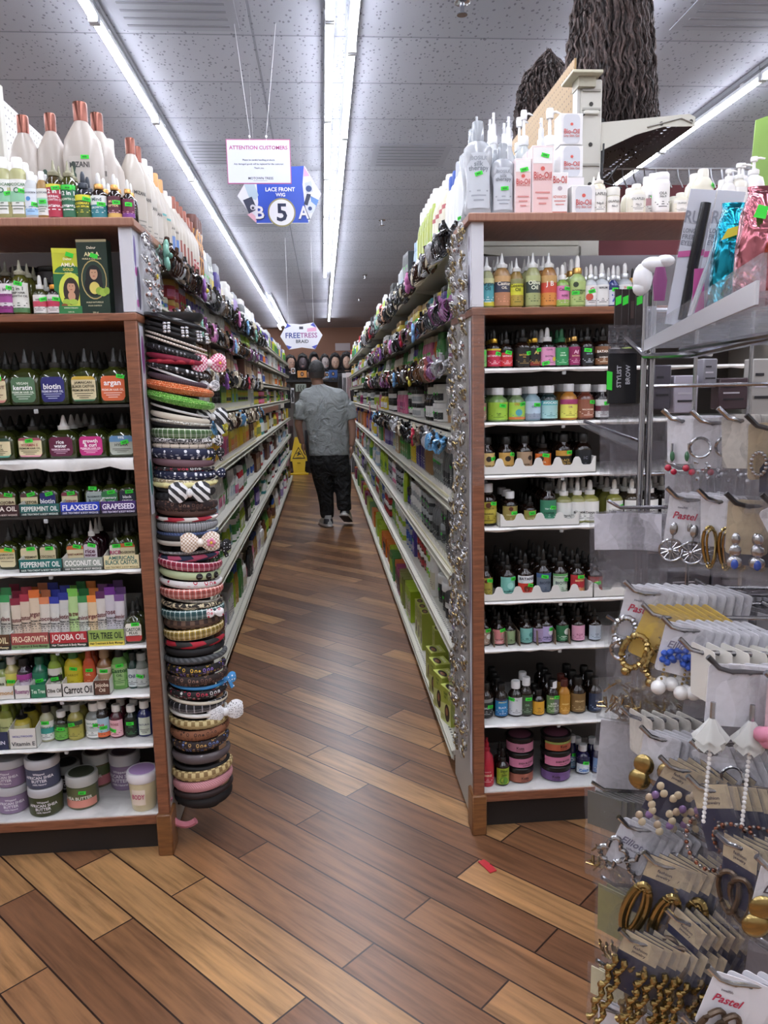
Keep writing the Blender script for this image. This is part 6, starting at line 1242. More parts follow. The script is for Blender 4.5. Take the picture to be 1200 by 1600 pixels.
def bow_geo(m, s=.035, mk=None, fl=None, tails=0):
    """bow in the local xz plane, front to -y"""
    g = G()
    for sd in (-1, 1):
        rings = []; n = 8
        for k in range(n+1):
            t = k/n; r = (.22+.78*math.sin(PI*min(1, t*.78+.06))**.8); rings.append((sd*s*(.08+1.05*t), s*.26*r, s*.62*r))
        o = len(g.v); S = 14; vs = []
        for xx, ry, rz_ in rings:
            for j in range(S): a = 2*PI*j/S; g.uv[o+len(vs)] = (xx+s, rz_*math.sin(a)+s); vs.append((xx, ry*math.cos(a), rz_*math.sin(a)*(1+.12*math.sin(5*a))))
        fs = []
        for k in range(n):
            for j in range(S): fs.append((k*S+j, k*S+(j+1) % S, (k+1)*S+(j+1) % S, (k+1)*S+j))
        fs += [tuple(range(S)), tuple(n*S+j for j in range(S))]
        g.add(vs, fs, m)
        if tails:
            o = len(g.v); vs = []
            for x, z in ((.0, 0), (.25, -.1), (.9, -1.0), (.45, -1.15)):
                for yy in (-.12, .0): g.uv[o+len(vs)] = (x*s, z*s+s); vs.append((sd*x*s, yy*s-.002, z*s*tails))
            g.add(vs, [(0, 2, 4, 6), (7, 5, 3, 1), (0, 1, 3, 2), (2, 3, 5, 4), (4, 5, 7, 6), (6, 7, 1, 0)], m)
    g.ball((0, -s*.06, 0), (s*.2, s*.28, s*.26), mk or m, 10, 6)
    if fl:
        for k in range(5): a = 2*PI*k/5; g.ball((s*.62+s*.17*math.cos(a), -s*.3, s*.17*math.sin(a)), (s*.12, s*.07, s*.12), mat(fl, .5), 8, 4)
        g.ball((s*.62, -s*.36, 0), s*.09, mat('e0c040', .5), 8, 4)
    return g
r = link('headband_stand', None, None, (0, 0, 0), label='tall black stand against the cabinet side carrying the headbands', category='stand')
g = G(); g.loft([(.10, .055, .055, 3, TX, TY+.01), (1.675, .055, .055, 3, TX, TY+.01)], mat('131213', .7), 20); obj('post', g, r)
g = G(); g.box(-.528, TX, TY-.01, TY+.075, .1, 1.67, mat('151415', .6)); obj('backing', g, r)
g = G(); g.loft([(1.675, .075, .075, 2, TX, TY), (1.69, .085, .085, 2, TX, TY), (1.70, .085, .085, 2, TX, TY)], mat('2a2a2c', .3), 24); obj('cap', g, r)
for k in range(2):
    g = G(); g.box(-.45+.02*k, -.446+.02*k, TY+.03, TY+.034, .06, .11, mat('333336', .4)); obj('bracket', g, r)
silk = lambda c: mat(c, .35); sv = lambda c: mat(c, .7)
BN = [  # z from the row's pixel, width, thickness, material, tilt, description, extra
 (500, .02, .012, mat('1a191b', .2), .28, 'black satin headband capping the tower', None),
 (513, .012, .01, sv('1a191b'), .3, 'black headband with silver butterfly chain, upper one', ('fly',)),
 (521, .012, .01, sv('1c1a1c'), .3, 'black headband with silver butterfly chain, lower one', ('fly',)),
 (530, .008, .009, cloth('check', 'b8a89c', 'e8e0d8', s=2), .36, 'upper thin beaded champagne headband', None),
 (537, .008, .009, cloth('check', 'b0a094', 'e4dcd4', s=2), .36, 'lower thin beaded champagne headband', None),
 (549, .02, .012, cloth('dots', '141316', '8a8c94'), .3, 'black headband dotted with small stones', None),
 (560, .018, .012, sv('7c1030'), .2, 'dark crimson velvet headband', None),
 (565, .016, .016, sv('9c1c30'), .05, 'ruched red headband with pink gingham bow', ('bow', cloth('check', 'c8587c', 'f0dce0', s=1.6), .040, .86, 0, 'e07a98')),
 (577, .018, .012, cloth('dots', '18161a', 'c8c8cc', s=.7), .25, 'black headband with little silver flowers', None),
 (586, .008, .008, silk('dcdcdc'), .38, 'thin white satin headband with lacy bow', ('bow', cloth('leopard', 'e4e4e6', '9a9a9e'), .024, .9, 0, None)),
 (593, .02, .012, cloth('plaid', '5c4650', '2c2028', '3a2a34', s=1.3), .25, 'mauve headband with dark lattice', None),
 (606, .032, .024, cloth('gem', 'e8743c', 'ffe0b0', 'c04c1c'), .2, 'padded orange crystal headband', None),
 (624, .032, .024, cloth('gem', '6ec44a', 'e0f8a0', '3c8a28'), .24, 'padded lime green crystal headband', None),
 (641, .008, .008, silk('dedede'), .28, 'thin white headband with black striped bow', ('bow', cloth('stripe', 'dedee0', '2a2a2e'), .038, .93, 1.1, None)),
 (652, .02, .012, sv('d8d0c0'), .2, 'cream velvet headband with black block', None),
 (660, .012, .012, cloth('gem', 'd8d4c8', 'ffffff', 'b0a898'), .14, 'row of white pearls headband', None),
 (665, .018, .012, sv('151416'), .15, 'plain black headband under the pearls', None),
 (677, .034, .016, cloth('plaid', '5a7a44', 'e4e8dc', '2c4a28'), .05, 'wide green plaid headband', None),
 (689, .018, .014, cloth('leopard', 'd8d6d4', '2a282a', s=1.2), .06, 'black and white leopard headband with knot', ('bow', cloth('leopard', 'd8d6d4', '2a282a', s=1.2), .024, .86, 0, None)),
 (697, .018, .014, cloth('plaid', 'd0c4b4', '3c3430', 'd0c4b4', s=.6), .04, 'beige headband crossed by thin dark lines', None),
 (708, .034, .018, cloth('dots', '1c2240', 'e8e8ec', s=.55), .06, 'wide navy headband with scattered white dots', ('bow', cloth('dots', '17171c', 'd8d8dc', s=1.4), .02, .92, 1, None)),
 (723, .024, .014, sv('6c5058'), .08, 'plain dusty mauve headband', None),
 (730, .012, .012, sv('141316'), -.04, 'plain narrow black headband by the mauve one', None),
 (733, .012, .012, cloth('print', '1a1719', 'b83048', 'd8d8d8'), .05, 'black headband with cherries', None),
 (742, .03, .018, cloth('dots', '1a2040', 'e8e8ec', s=.7), .06, 'navy headband with dense white dots and knot', ('bow', cloth('dots', '1a2040', 'e8e8ec', s=1), .022, .93, 0, None)),
 (753, .016, .014, cloth('leopard', 'ddd4bc', '9a8a6a', s=.8), .08, 'cream printed headband', None),
 (757, .02, .018, sv('ddd49a'), .02, 'ruched pale yellow headband', None),
 (767, .014, .012, sv('2a282a'), .1, 'black headband with big striped satin bow', ('bow', cloth('stripe', 'e2e2e4', '2a2a2e'), .045, .56, 0, None)),
 (774, .03, .016, cloth('check', '1c1c20', '38383e', s=.9), -.05, 'wide charcoal check headband', None),
 (790, .034, .018, cloth('print', '2c2022', '8a6a5c', '6a4a40'), .05, 'dark brown headband with faint gold emblems', None),
 (801, .02, .014, sv('4c3028'), .08, 'plain chocolate headband', None),
 (811, .014, .012, cloth('stripe', 'd8d4d0', 'a82438', s=.3), .03, 'cream and red striped headband', None),
 (823, .032, .018, cloth('plaid', 'b8babc', '2c2c30', '7a7c80'), .02, 'grey plaid headband', None),
 (834, .012, .012, cloth('stripe', '2c3a5c', '4a5a80', s=3), .02, 'thin braided navy headband', None),
 (840, .02, .016, sv('151416'), .02, 'plain black headband above gingham bow', None),
 (846, .022, .016, sv('d4d0c8'), .0, 'white headband with beige gingham bow and pink flower', ('bow', cloth('check', 'b89c84', 'ece4da', '000000', s=1.6), .043, .62, 0, 'e08aa8')),
 (863, .01, .01, cloth('gem', 'b8b8bc', 'ffffff', '3c3c40'), .0, 'black headband with string of silver stones', ('bow', cloth('dots', '141316', 'd8d8dc', s=1.2), .028, .95, 1, None)),
 (872, .02, .016, cloth('stripe', '24304c', 'b04a68', s=.35), .0, 'patchwork headband with navy, teal and plum blocks', None),
 (883, .03, .018, cloth('plaid', 'b82448', 'f0e0e4', '6a1028'), .14, 'slanted red plaid headband', None),
 (898, .026, .016, sv('bccaa0'), .12, 'pale green headband with three black buttons', ('buttons',)),
 (912, .022, .014, cloth('print', 'e0dcdc', 'c03a50', 'd8d4d4', s=.7), .1, 'white headband with red cherries', None),
 (926, .034, .018, cloth('plaid', 'd86a5c', 'f4e0d8', '6a2c28'), .04, 'coral plaid headband', None),
 (938, .01, .01, cloth('gem', 'd8d4c8', 'ffffff', 'b0a898'), .16, 'string of pearls on cream headband', None),
 (946, .02, .014, cloth('leopard', 'd8ccac', '2a2420', s=.6), .08, 'cream headband with black strokes', None),
 (959, .034, .018, cloth('plaid', '2f5f60', 'd8e4e0', '18383c'), .0, 'dark teal plaid headband', ('bow', cloth('print', 'e4e0e0', 'c03a50', 'e4e0e0'), .02, .72, 0, None)),
 (974, .032, .018, cloth('check', '3c2c28', '6c5444', s=.7), .0, 'brown checkerboard headband', None),
 (990, .034, .018, cloth('plaid', 'c8a83c', 'f0e8d0', '4a3c20'), -.06, 'mustard yellow plaid headband', None),
 (1006, .022, .014, cloth('stripe', 'a81c30', '2a2a2a', s=.3), .0, 'red, green and cream headband', None),
 (1018, .024, .018, sv('131215'), .0, 'plain black velvet headband', None),
 (1030, .022, .02, cloth('stripe', '55575a', '35373a', s=1.6), -.02, 'thick grey braided headband', None),
 (1047, .034, .018, cloth('print', '1a171a', 'd8b040', '8a70c0'), .03, 'black headband with multicoloured emblems', None),
 (1062, .032, .018, cloth('print', '2a1e1c', '8a6a5c', '705048'), .03, 'dark brown headband with faint emblems', None),
 (1074, .012, .012, silk('3c8cc8'), .1, 'sky blue headband with white dotted bow', ('bow', cloth('dots', '4c9ad8', 'f0f4f8', s=.9), .026, .96, 1, None)),
 (1084, .026, .018, cloth('print', '181618', 'b83048', 'd8d8d8', s=.9), .06, 'wide black headband with cherries and flowers', None),
 (1096, .012, .012, sv('cfc6b4'), .15, 'narrow cream twisted headband', None),
 (1104, .034, .018, cloth('plaid', '151418', 'c8c8d0', '151418', s=.7), .0, 'black headband with white line pattern', None),
 (1117, .014, .014, sv('e0ddd8'), .08, 'white headband with big dotted bow', ('bow', cloth('dots', 'e8e8ea', '2a2a30', s=2), .044, .8, 0, None)),
 (1130, .03, .018, cloth('check', '8a7448', 'c8b888', s=.8), .06, 'tan checkerboard headband, upper one', None),
 (1147, .034, .018, cloth('print', '8a5a40', '3a2218', '4a2c20'), -.02, 'tan brown headband with dark emblems', None),
 (1164, .034, .018, cloth('print', '2c2022', 'c8a060', '6a80b8'), .0, 'dark headband with coloured emblems near the bottom', None),
 (1184, .032, .02, mat('5a5256', .15), .02, 'grey headband still in clear wrapping', None),
 (1200, .016, .014, sv('161416'), .04, 'plain black headband above tan checks', None),
 (1209, .034, .018, cloth('check', '8a7048', 'd0bc88', s=.75), -.04, 'tan checkerboard headband, lower one', None),
 (1226, .036, .018, cloth('stripe', 'c08088', 'd8a0a8', s=4), -.06, 'dusty pink ribbed headband', None),
 (1240, .022, .016, sv('2a1c1c'), -.04, 'dark brown headband at the tower foot', None),
 (1252, .034, .018, sv('171416'), .0, 'wide black headband at the tower foot', None),
]
for k, (py, wd, th, m, tilt, desc, ex) in enumerate(BN):
    p = at(285, py, 1, TY-.07); z = p.z; j = R.uniform(-.004, .004)
    rx = .084+th*.4+j; g = band_geo(z, wd, th, m, tilt, rx, rx, ruf=1 if 'ruched' in desc else 0, kn=.8 if 'knot' in desc else 0)
    o = obj('headband', g, None, label=desc+' on the tower', category='headband'); uniq(desc, None)
    if ex:
        def on(t, out=.0, dz=0):
            a = math.radians(172+206*t); x = rx*math.cos(a)
            return (TX+(rx+out)*math.cos(a), TY+(rx+out)*math.sin(a), z-tilt*x+dz), a+PI/2
        if ex[0] == 'bow':
            (x, y, zz), rot = on(ex[3], th*.5+ex[2]*.12); b = obj('bow', bow_geo(ex[1], ex[2]*1.2, None, ex[5], ex[4]), o, (x, y-.006, zz), (rot-2*PI)*.4)
        elif ex[0] == 'fly':
            b = G()
            for t in (.45, .6, .74, .86):
                (x, y, zz), rot = on(t, th*.6+.002, .006)
                for sd in (-1, 1):
                    for dz in (.005, -.004): b.ball((x+sd*.006*math.cos(rot), y+sd*.006*math.sin(rot), zz+dz), (.006, .003, .0045), mat('d0d0d6', .2, .8), 7, 4)
            obj('butterfly_chain', b, o)
        elif ex[0] == 'buttons':
            for t in (.6, .69, .78):
                b = G(); (x, y, zz), rot = on(t, th*.5); b.ball((0, 0, 0), (.011, .005, .011), mat('151414', .3), 14, 6); b.tube([(-.006, -.005, 0), (.006, -.005, 0)], .0015, mat('6a6a6a', .3), 5); obj('button', b, o, (x, y, zz), rot)
# pink headband dangling at the bottom
g = G(); pts = [(-.50+.055*math.cos(a)+.01, TY-.085, .135+.06*math.sin(a)*1.1) for a in [math.radians(150+ k*12) for k in range(14)]]
g.tube(pts, .011, sv('b8707c'), 8); obj('headband', g, None, label='dusty pink headband dangling sideways below the tower', category='headband')

# ================================================================ bagged trinkets on the cabinet sides
bagm = bag_mat('clear_bag', 'a09ea2', .12, .06, 70); bagm2 = bag_mat('clear_film', 'eef0f4', .2, .1, 40)
gold_m = mat('ab9460', .22, .95); silver_m = mat('b4b4b8', .22, .95); rose_m = mat('b07a68', .25, .95); pearl_m = mat('dcdad8', .18, 0, 0, .5)
def pouch(seed, w=.05, h=.075, d=.026):
    q = random.Random(seed); g = G(); n, S = 8, 12; vs = []
    for i in range(n+1):
        t = i/n; z = h*(t-.5); f = math.sin(PI*(.12+.76*t))**.6
        for j in range(S):
            a = 2*PI*j/S; k = 1+q.uniform(-.22, .22); vs.append((w/2*(.75+.25*f)*math.cos(a)*k, d/2*f*math.sin(a)*k, z+q.uniform(-.004, .004)))
    fs = []
    for i in range(n):
        for j in range(S):
            a, b, c, e = i*S+j, i*S+(j+1) % S, (i+1)*S+(j+1) % S, (i+1)*S+j; fs += [(a, b, c), (a, c, e)]
    g.add(vs, fs, bagm); return g
def trinket(seed, ms):
    q = random.Random(seed); g = G()
    for k in range(16):
        c = (q.uniform(-.016, .016), q.uniform(-.006, .006), q.uniform(-.03, .012)); m = q.choice(ms)
        if k % 3 == 0: g.tube([(c[0]+.009*math.cos(a), c[1]+.004*math.sin(a), c[2]+.009*math.sin(a)) for a in [2*PI*j/9 for j in range(9)]], .0022, m, 5, True)
        else: g.ball(c, (q.uniform(.004, .009), .005, q.uniform(.004, .009)), m, 7, 4)
    return g
pg = [pouch(k).mesh('bag') for k in range(5)]; tg = [trinket(k, [gold_m]*3+[silver_m, pearl_m]).mesh('trinket') for k in range(4)]; ts = [trinket(k+9, [silver_m]*3+[rose_m, pearl_m]).mesh('trinket') for k in range(3)]
q = random.Random(5)
for c_, yy in enumerate((2.40, 2.475, 2.55, 2.625)):
    z = 1.93 - .02*(c_ % 2)
    while z > (.22 if c_ < 3 else .3):
        if c_ % 2 == 0 or q.random() < .62:
            gp = q.random() < .8; lab = f"clear bag of {'gold' if gp else 'silver'} hair trinkets pinned on the cabinet side, {['first', 'second', 'third', 'fourth'][c_]} strip from front"
            o = link('trinket_bag', q.choice(pg), None, (.452-.016, yy+q.uniform(-.012, .012), z), 0, label=lab, category='bag', group=f"{'gold' if gp else 'silver'} trinket bags, {['first', 'second', 'third', 'fourth'][c_]} strip"); o.rotation_euler = (q.uniform(-.25, .25), q.uniform(-.15, .15), PI/2+q.uniform(-.35, .35)); uniq(lab, 1)
            link('trinket', q.choice(tg if gp else ts), o)
        z -= q.uniform(.062, .078)
for k, (yy, z) in enumerate(((2.42, 1.92), (2.42, 1.85), (2.43, 1.78), (2.50, 1.90), (2.50, 1.82), (2.51, 1.75), (2.58, 1.88), (2.58, 1.80), (2.44, 1.72))):
    o = link('trinket_bag', q.choice(pg), None, (-.526+.018, yy, z), 0, label=('clear bag with small yellow flower pin above the headbands' if k == 4 else 'clear bag of silver hair clips pinned above the headband tower'), category='bag', group=None if k == 4 else 'silver clip bags above the headbands'); o.rotation_euler = (q.uniform(-.2, .2), q.uniform(-.15, .15), PI/2+q.uniform(-.3, .3))
    link('trinket', q.choice(ts), o)
    if k == 4: gg = G(); gg.ball((0, -.012, 0), (.009, .004, .009), mat('d8c040', .4), 8, 5); obj('flower', gg, o)
# posters and film stuck on the cabinet sides
def side_art(x, y0, y1, z0, z1, cols, lab, s):
    g = G(); g.box(*sorted((x, x+s*.0012)), y0, y1, z0, z1, mat('cfd0dc', .35)); xx = x+s*.0016
    o = obj('poster', g, None, label=lab, category='poster'); p = G()
    for (u, v, ru, rv, c) in cols: p.poly([(xx, y0+(y1-y0)*(u+ru*math.cos(t)), z0+(z1-z0)*(v+rv*math.sin(t))) for t in [2*PI*j/20 for j in range(20)]], mat(c, .4))
    obj('printed_picture', p, o); return o
side_art(-.528, 2.34, 2.40, 1.70, 1.925, [(.2, .75, .2, .2, '6a5a9a'), (.6, .3, .35, .28, '3a3450'), (.25, .5, .25, .06, 'b04a9a'), (.2, .1, .25, .05, 'b04a9a')], 'pale poster with purple hair above the headband tower', 1)
side_art(.452, 2.345, 2.385, 1.70, 1.93, [(.5, .25, .4, .3, '4a4560'), (.4, .8, .3, .1, '8a8090')], 'pale poster strip with dark hair beside the wrapped post', -1)
side_art(.452, 2.345, 2.372, .2, 1.66, [(.5, .8, .3, .12, '6a4a78'), (.5, .45, .3, .1, '5a4068'), (.5, .15, .3, .06, '6a4a78')], 'narrow purple poster strip down the cabinet side', -1)
side_art(-.528, 2.35, 2.39, 1.10, 1.66, [(.5, .85, .4, .1, '8a4a8a'), (.5, .6, .4, .1, 'b8a8b8'), (.5, .2, .4, .1, '3c7a78')], 'narrow poster strip between the post and headbands', 1)
g = G(); 
for z in [1.16+.06*k for k in range(9)]:
    g.add([(.449, 2.315, z), (.49, 2.3165, z+.004), (.49, 2.3165, z+.062), (.449, 2.315, z+.066), (.447, 2.36, z+.01), (.447, 2.36, z+.06)], [(0, 1, 2, 3), (4, 0, 3, 5)], bagm)
obj('plastic_wrap', g, None, label='clear plastic wrapped round the cabinet post and top corner', category='plastic wrap')
g = G(); q = random.Random(3)
for k in range(10):
    a = k*.03; g.add([(.44+a*.12, 2.30, 1.93+q.uniform(-.02, .02)), (.475+a*.12, 2.303-q.uniform(0, .01), 1.94), (.48+a*.12, 2.305, 1.975+q.uniform(0, .015)), (.445+a*.12, 2.31, 1.985), ], [(0, 1, 2), (0, 2, 3)], bagm)
# ================================================================ signs
str_m = mat('c8c8cc', .5)
def sgn(name, cx, cy, y, lab):
    p = at(cx, cy, 1, y); return link(name, None, None, tuple(p), 0, label=lab, category='sign')
K_ = 4.3/F
o = sgn('hanging_sign', 404.5, 252.5, 4.3, 'white ATTENTION CUSTOMERS notice with pink border hanging on strings'); w, h = 93*K_, 62*K_
g = G(); g.box(-w/2, w/2, 0, .003, -h/2, h/2, mat('b05a8a', .4)); obj('board', g, o)
g = G(); f = lambda u, v: (u, -.0008, v); f2 = lambda u, v: (u, -.0014, v)
g.poly([f(-w*.487, -h*.478), f(w*.487, -h*.478), f(w*.487, h*.478), f(-w*.487, h*.478)], mat('ccd0e0', .4))
g.text('ATTENTION CUSTOMERS', f2, h*.085, mat('a8487c', .4), w*.92, 0, h*.31)
for i, t in enumerate(('Please be careful handling products.', 'Any damaged goods will be replaced for the customer.', 'Thank you.')): g.text(t, f2, h*.038, mat('3a3c4a', .4), w*.9, 0, h*(.03-.09*i))
g.text('MOTOWN TRESS', f2, h*.055, mat('2a2c38', .4), w*.4, w*.02, -h*.375); g.poly([f2(-w*.1, -h*.435), f2(w*.12, -h*.435), f2(w*.12, -h*.43), f2(-w*.1, -h*.43)], mat('2a2c38', .4))
obj('printed_face', g, o)
for x0, px in ((-w*.13, 366), (w*.13, 431)):
    t = at(px, 36, 2, CEIL); b = o.location; g = G(); g.tube([(x0, .0, h/2-.01), (x0+.002, 0, h/2+.03), (t.x-b.x, t.y-b.y, CEIL-b.z)], .0012, str_m, 5); g.ball((x0, 0, h/2+.012), (.006, .004, .008), mat('d8d8dc', .4), 8, 5); obj('string', g, o)
K_ = 4.75/F
o = sgn('aisle_sign', 436, 305, 4.75, 'blue and white hexagonal aisle 5 sign behind the notice')
g = G(); X_ = lambda a: (a-436)*K_; Z_ = lambda b: (305-b)*K_
hexp = [(375, 306), (402, 345), (478, 345), (498, 303), (475, 264), (400, 268)]
g.prism([(X_(a), Z_(b)) for a, b in hexp], lambda u, v, t: (u, t, v), .004, mat('d4d6dc', .4)); obj('board', g, o)
lvl = [0]
def art(pts, c, g):
    lvl[0] += 1; y = -.0004-.0002*lvl[0]; g.poly([(X_(a), y, Z_(b)) for a, b in pts], c if not isinstance(c, str) else mat(c, .4))
def atx(t, x, y, hh, c, mw, g):
    lvl[0] += 1; yy = -.0004-.0002*lvl[0]; g.text(t, lambda u, v: (u, yy, v), hh*K_, mat(c, .4), mw*K_, X_(x), Z_(y))
g = G(); circ = lambda cx, cy, r, n=28: [(cx+r*math.cos(2*PI*j/n), cy+r*math.sin(2*PI*j/n)) for j in range(n)]
art([(401, 344), (405, 315), (404, 290), (400, 268), (474, 264), (471, 290), (473, 315), (478, 344)], '2b4fb4', g)
art([(388, 332), (401, 344), (402, 336), (395, 330)], 'd8a8b8', g); art([(474, 265), (482, 278), (473, 279)], 'd898c4', g)
art([(385, 288), (399, 285), (406, 305), (402, 312), (392, 308)], 'a8bcc8', g); art([(383, 312), (396, 307), (403, 325), (391, 331)], '2c3448', g); art(circ(397, 322, 4, 12), 'c8c8d0', g); art(circ(397, 323, 2, 10), '2c3448', g)
art([(474, 288), (484, 285), (486, 300), (476, 302)], 'b8c0cc', g); art(circ(480, 296, 4.5, 12), '2c4478', g); art([(477, 303), (483, 304), (478, 320), (472, 318)], '26324c', g); art([(482, 306), (494, 312), (490, 322), (484, 326)], '5a84c0', g); art([(480, 312), (490, 320), (486, 330), (474, 330)], 'c4ccd8', g); art(circ(481, 324, 3, 10), '2c4478', g)
atx('EQUAL', 437, 284, 7, 'e8ecf8', 31, g); atx('LACE FRONT', 438, 297, 5.6, 'e8ecf8', 43, g); atx('WIG', 438, 304.5, 5, 'e8ecf8', 16, g)
art(circ(439, 329.5, 20.5, 36), '8a8458', g); art(circ(439, 329.5, 18.4, 36), 'd6d8dc', g); atx('5', 439, 329.5, 25, '1c2a44', 18, g); atx('5', 439.5, 329.5, 25, '1c2a44', 18, g)
for t, x in (('B', 407.5), ('A', 472)): atx(t, x, 330, 19.5, '1c2a44', 17.5, g); atx(t, x-.6, 329.5, 18.2, 'd6d8e0', 15.5, g)
obj('printed_face', g, o)
g = G(); g.tube([(X_(402), 0, Z_(270)), (X_(400), 0, CEIL-o.location.z)], .0004, str_m, 4); obj('string', g, o); g = G(); g.tube([(X_(470), 0, Z_(266)), (X_(470), 0, CEIL-o.location.z)], .0004, str_m, 4); obj('string', g, o)
K_ = 9.6/F; o = sgn('aisle_sign', 471, 525, 9.6, 'white starry braid sign with blue corners hanging far down the aisle'); X_ = lambda a: (a-471)*K_; Z_ = lambda b: (525-b)*K_; lvl[0] = 0
g = G(); g.prism([(X_(a), Z_(b)) for a, b in ((439, 525), (451, 545), (471, 542), (491, 545), (503, 524), (490, 505), (471, 508), (450, 506))], lambda u, v, t: (u, t, v), .004, mat('dcdce4', .4)); obj('board', g, o)
g = G()
for pts in ([(450, 506), (456, 510), (446, 514)], [(490, 505), (485, 509), (494, 513)], [(451, 545), (447, 538), (456, 541)], [(491, 545), (486, 541), (495, 538)]): art(pts, '4450b0', g)
atx('FREE', 458, 524, 8, '3a4890', 22, g); atx('TRESS', 482, 524, 7.4, '9a5a90', 26, g); atx('BRAID', 472, 533, 5, '23283a', 22, g); art([(468, 511), (474, 511), (474, 515), (468, 515)], '3a3a4a', g); art([(480, 514), (494, 512), (494, 518), (480, 519)], 'd8a0c0', g)
obj('printed_face', g, o)
for x in (452, 490): g = G(); g.tube([(X_(x), 0, Z_(508)), (X_(x), 0, CEIL-o.location.z)], .0015, str_m, 4); obj('string', g, o)

# ================================================================ the man walking down the aisle
PY = 8.45
def pp(x, y, dy=0): p = at(x, y, 1, PY+dy); return p
skin = mat('94705f', .55); 
def limb(g, pts, m, seg=12, fl=1.0):
    """pts: (px, py, dy, r): a tapering tube through photo positions at the man's distance"""
    g.tube([tuple(pp(a, b, d)) for a, b, d, r_ in pts], [r_ for *_, r_ in pts], m, seg)
man = link('person', None, None, tuple(pp(512, 822)), 0, label='man in grey t-shirt and black trousers walking away down the aisle', category='person')
man.location = (0, 0, 0)
b = G()
# head, neck, ears, trunk
hc = pp(494.5, 584, -.0); b.ball((hc.x, hc.y+.01, hc.z+.012), (.08, .1, .116), skin, 20, 12); b.ball((hc.x-.012, hc.y+.055, hc.z-.055), (.052, .055, .058), skin, 14, 8)
b.ball((hc.x-.035, hc.y+.1, hc.z-.015), (.014, .02, .022), skin, 8, 6); b.ball((hc.x-.03, hc.y+.098, hc.z-.058), (.02, .012, .01), skin, 8, 5)
for sx in (-1, 1): b.ball((hc.x+sx*.09, hc.y+.005, hc.z-.01), (.012, .022, .034), skin, 8, 6)
n0 = pp(497, 606); b.loft([(n0.z-.06, .085, .075, 2, n0.x, n0.y), (n0.z, .064, .066, 2, n0.x, n0.y), (hc.z-.02, .06, .064, 2, hc.x+.005, hc.y)], skin, 16)
tr = [(1.50, .14, .08), (1.35, .19, .12), (1.15, .17, .12), (.95, .17, .12), (.80, .16, .12)]
for i in range(len(tr)-1):
    pass
bx = pp(505, 655).x
b.loft([(z, rx, ry, 2.2, bx-.01*(1.5-z), PY) for z, rx, ry in reversed(tr)], skin, 18)
limb(b, [(481, 622, 0, .055), (471, 642, .0, .052), (466, 662, 0, .043), (469, 680, .02, .036), (472, 692, .04, .03)], skin)
limb(b, [(531, 622, 0, .055), (544, 644, 0, .055), (550, 664, -.01, .045), (551, 682, -.02, .038), (549, 696, -.02, .032)], skin)
def hand(x, y, dy, sx, ln=1.0):
    p = pp(x, y, dy); b.ball((p.x, p.y, p.z), (.026, .034, .046), skin, 12, 8)
    for k, (oy, l_) in enumerate(((.024, .07), (.008, .08), (-.008, .075), (-.022, .06))):
        b.tube([(p.x, p.y+oy, p.z-.03), (p.x+sx*.006, p.y+oy*1.05, p.z-.03-l_*.5), (p.x+sx*.022, p.y+oy, p.z-.03-l_*.9)], [.0105, .0095, .0075], skin, 7)
    b.tube([(p.x+sx*.01, p.y+.026, p.z+.01), (p.x+sx*.02, p.y+.05, p.z-.02), (p.x+sx*.024, p.y+.056, p.z-.045)], [.013, .011, .008], skin, 7)
hand(474, 698, .04, 1); hand(549, 703, -.02, -1)
# legs under the trousers
limb(b, [(500, 718, 0, .09), (503, 750, 0, .075), (508, 780, 0, .055), (510, 812, 0, .04)], skin); limb(b, [(527, 718, 0, .09), (532, 750, 0, .075), (538, 775, -.03, .055), (540, 802, -.05, .04)], skin)
body = obj('body', b, man); rm = body.modifiers.new('blend', 'REMESH'); rm.mode = 'VOXEL'; rm.voxel_size = .0065; rm.use_smooth_shade = True; sm = body.modifiers.new('smooth', 'SMOOTH'); sm.iterations = 3; sm.factor = .5
# hair: short black, tapered at the neck
m_h, N_, L__, bb = nodes('short_black_hair'); n_ = tex(N_, L__, 'Noise', coord(N_), Scale=60, Detail=5); L__.new(ramp(N_, L__, n_.outputs[0], (.3, '0c0b0c'), (.7, '232122')), bb.inputs['Base Color']); bb.inputs['Roughness'].default_value = .6; bump(N_, L__, bb, n_.outputs[0], 1, .01)
h = G(); rg = []
for k in range(11):
    t = k/10; z = hc.z+.012+.138*t; rr = math.sqrt(max(0.0, 1-((z-hc.z-.02)/.131)**2)); rg.append((z, .086*rr+.002, .104*rr+.002, 2.1, hc.x+.002, hc.y-.004))
h.loft(rg, m_h, 24)
obj('hair', h, man)
h = G(); fade = mat('2c2422', .7); h.loft([(hc.z-.048, .078, .079, 2, hc.x, hc.y-.022), (hc.z-.02, .0825, .09, 2, hc.x, hc.y-.014), (hc.z+.02, .084, .098, 2, hc.x, hc.y-.008)], fade, 22, 0, 0); obj('shaved_sides', h, man)
m_s, N_, L__, bb = nodes('grey_jersey'); n_ = tex(N_, L__, 'Noise', coord(N_), Scale=7, Detail=4, Distortion=1.6); n2 = tex(N_, L__, 'Noise', coord(N_), Scale=300, Detail=2)
L__.new(ramp(N_, L__, n2.outputs[0], (.3, '84898a'), (.7, '989d9d')), bb.inputs['Base Color']); bb.inputs['Roughness'].default_value = .85; bump(N_, L__, bb, n_.outputs[0], .8, .06)
s_ = G(); rows_ = [(712, 483, 546, .135), (700, 482, 546, .14), (680, 481, 545, .145), (660, 477, 544, .15), (640, 472, 543, .155), (626, 471, 541, .145), (617, 475, 537, .13), (611, 479, 531, .11), (606, 484, 521, .09), (602, 488, 509, .072), (600, 489, 507, .07)]
rg = []
for yy, xa, xb, ry in rows_:
    a, c = pp(xa, yy), pp(xb, yy); rg.append(((a.z+c.z)/2, (c.x-a.x)/2, ry, 2.5, (a.x+c.x)/2, PY))
s_.loft(rg, m_s, 32)
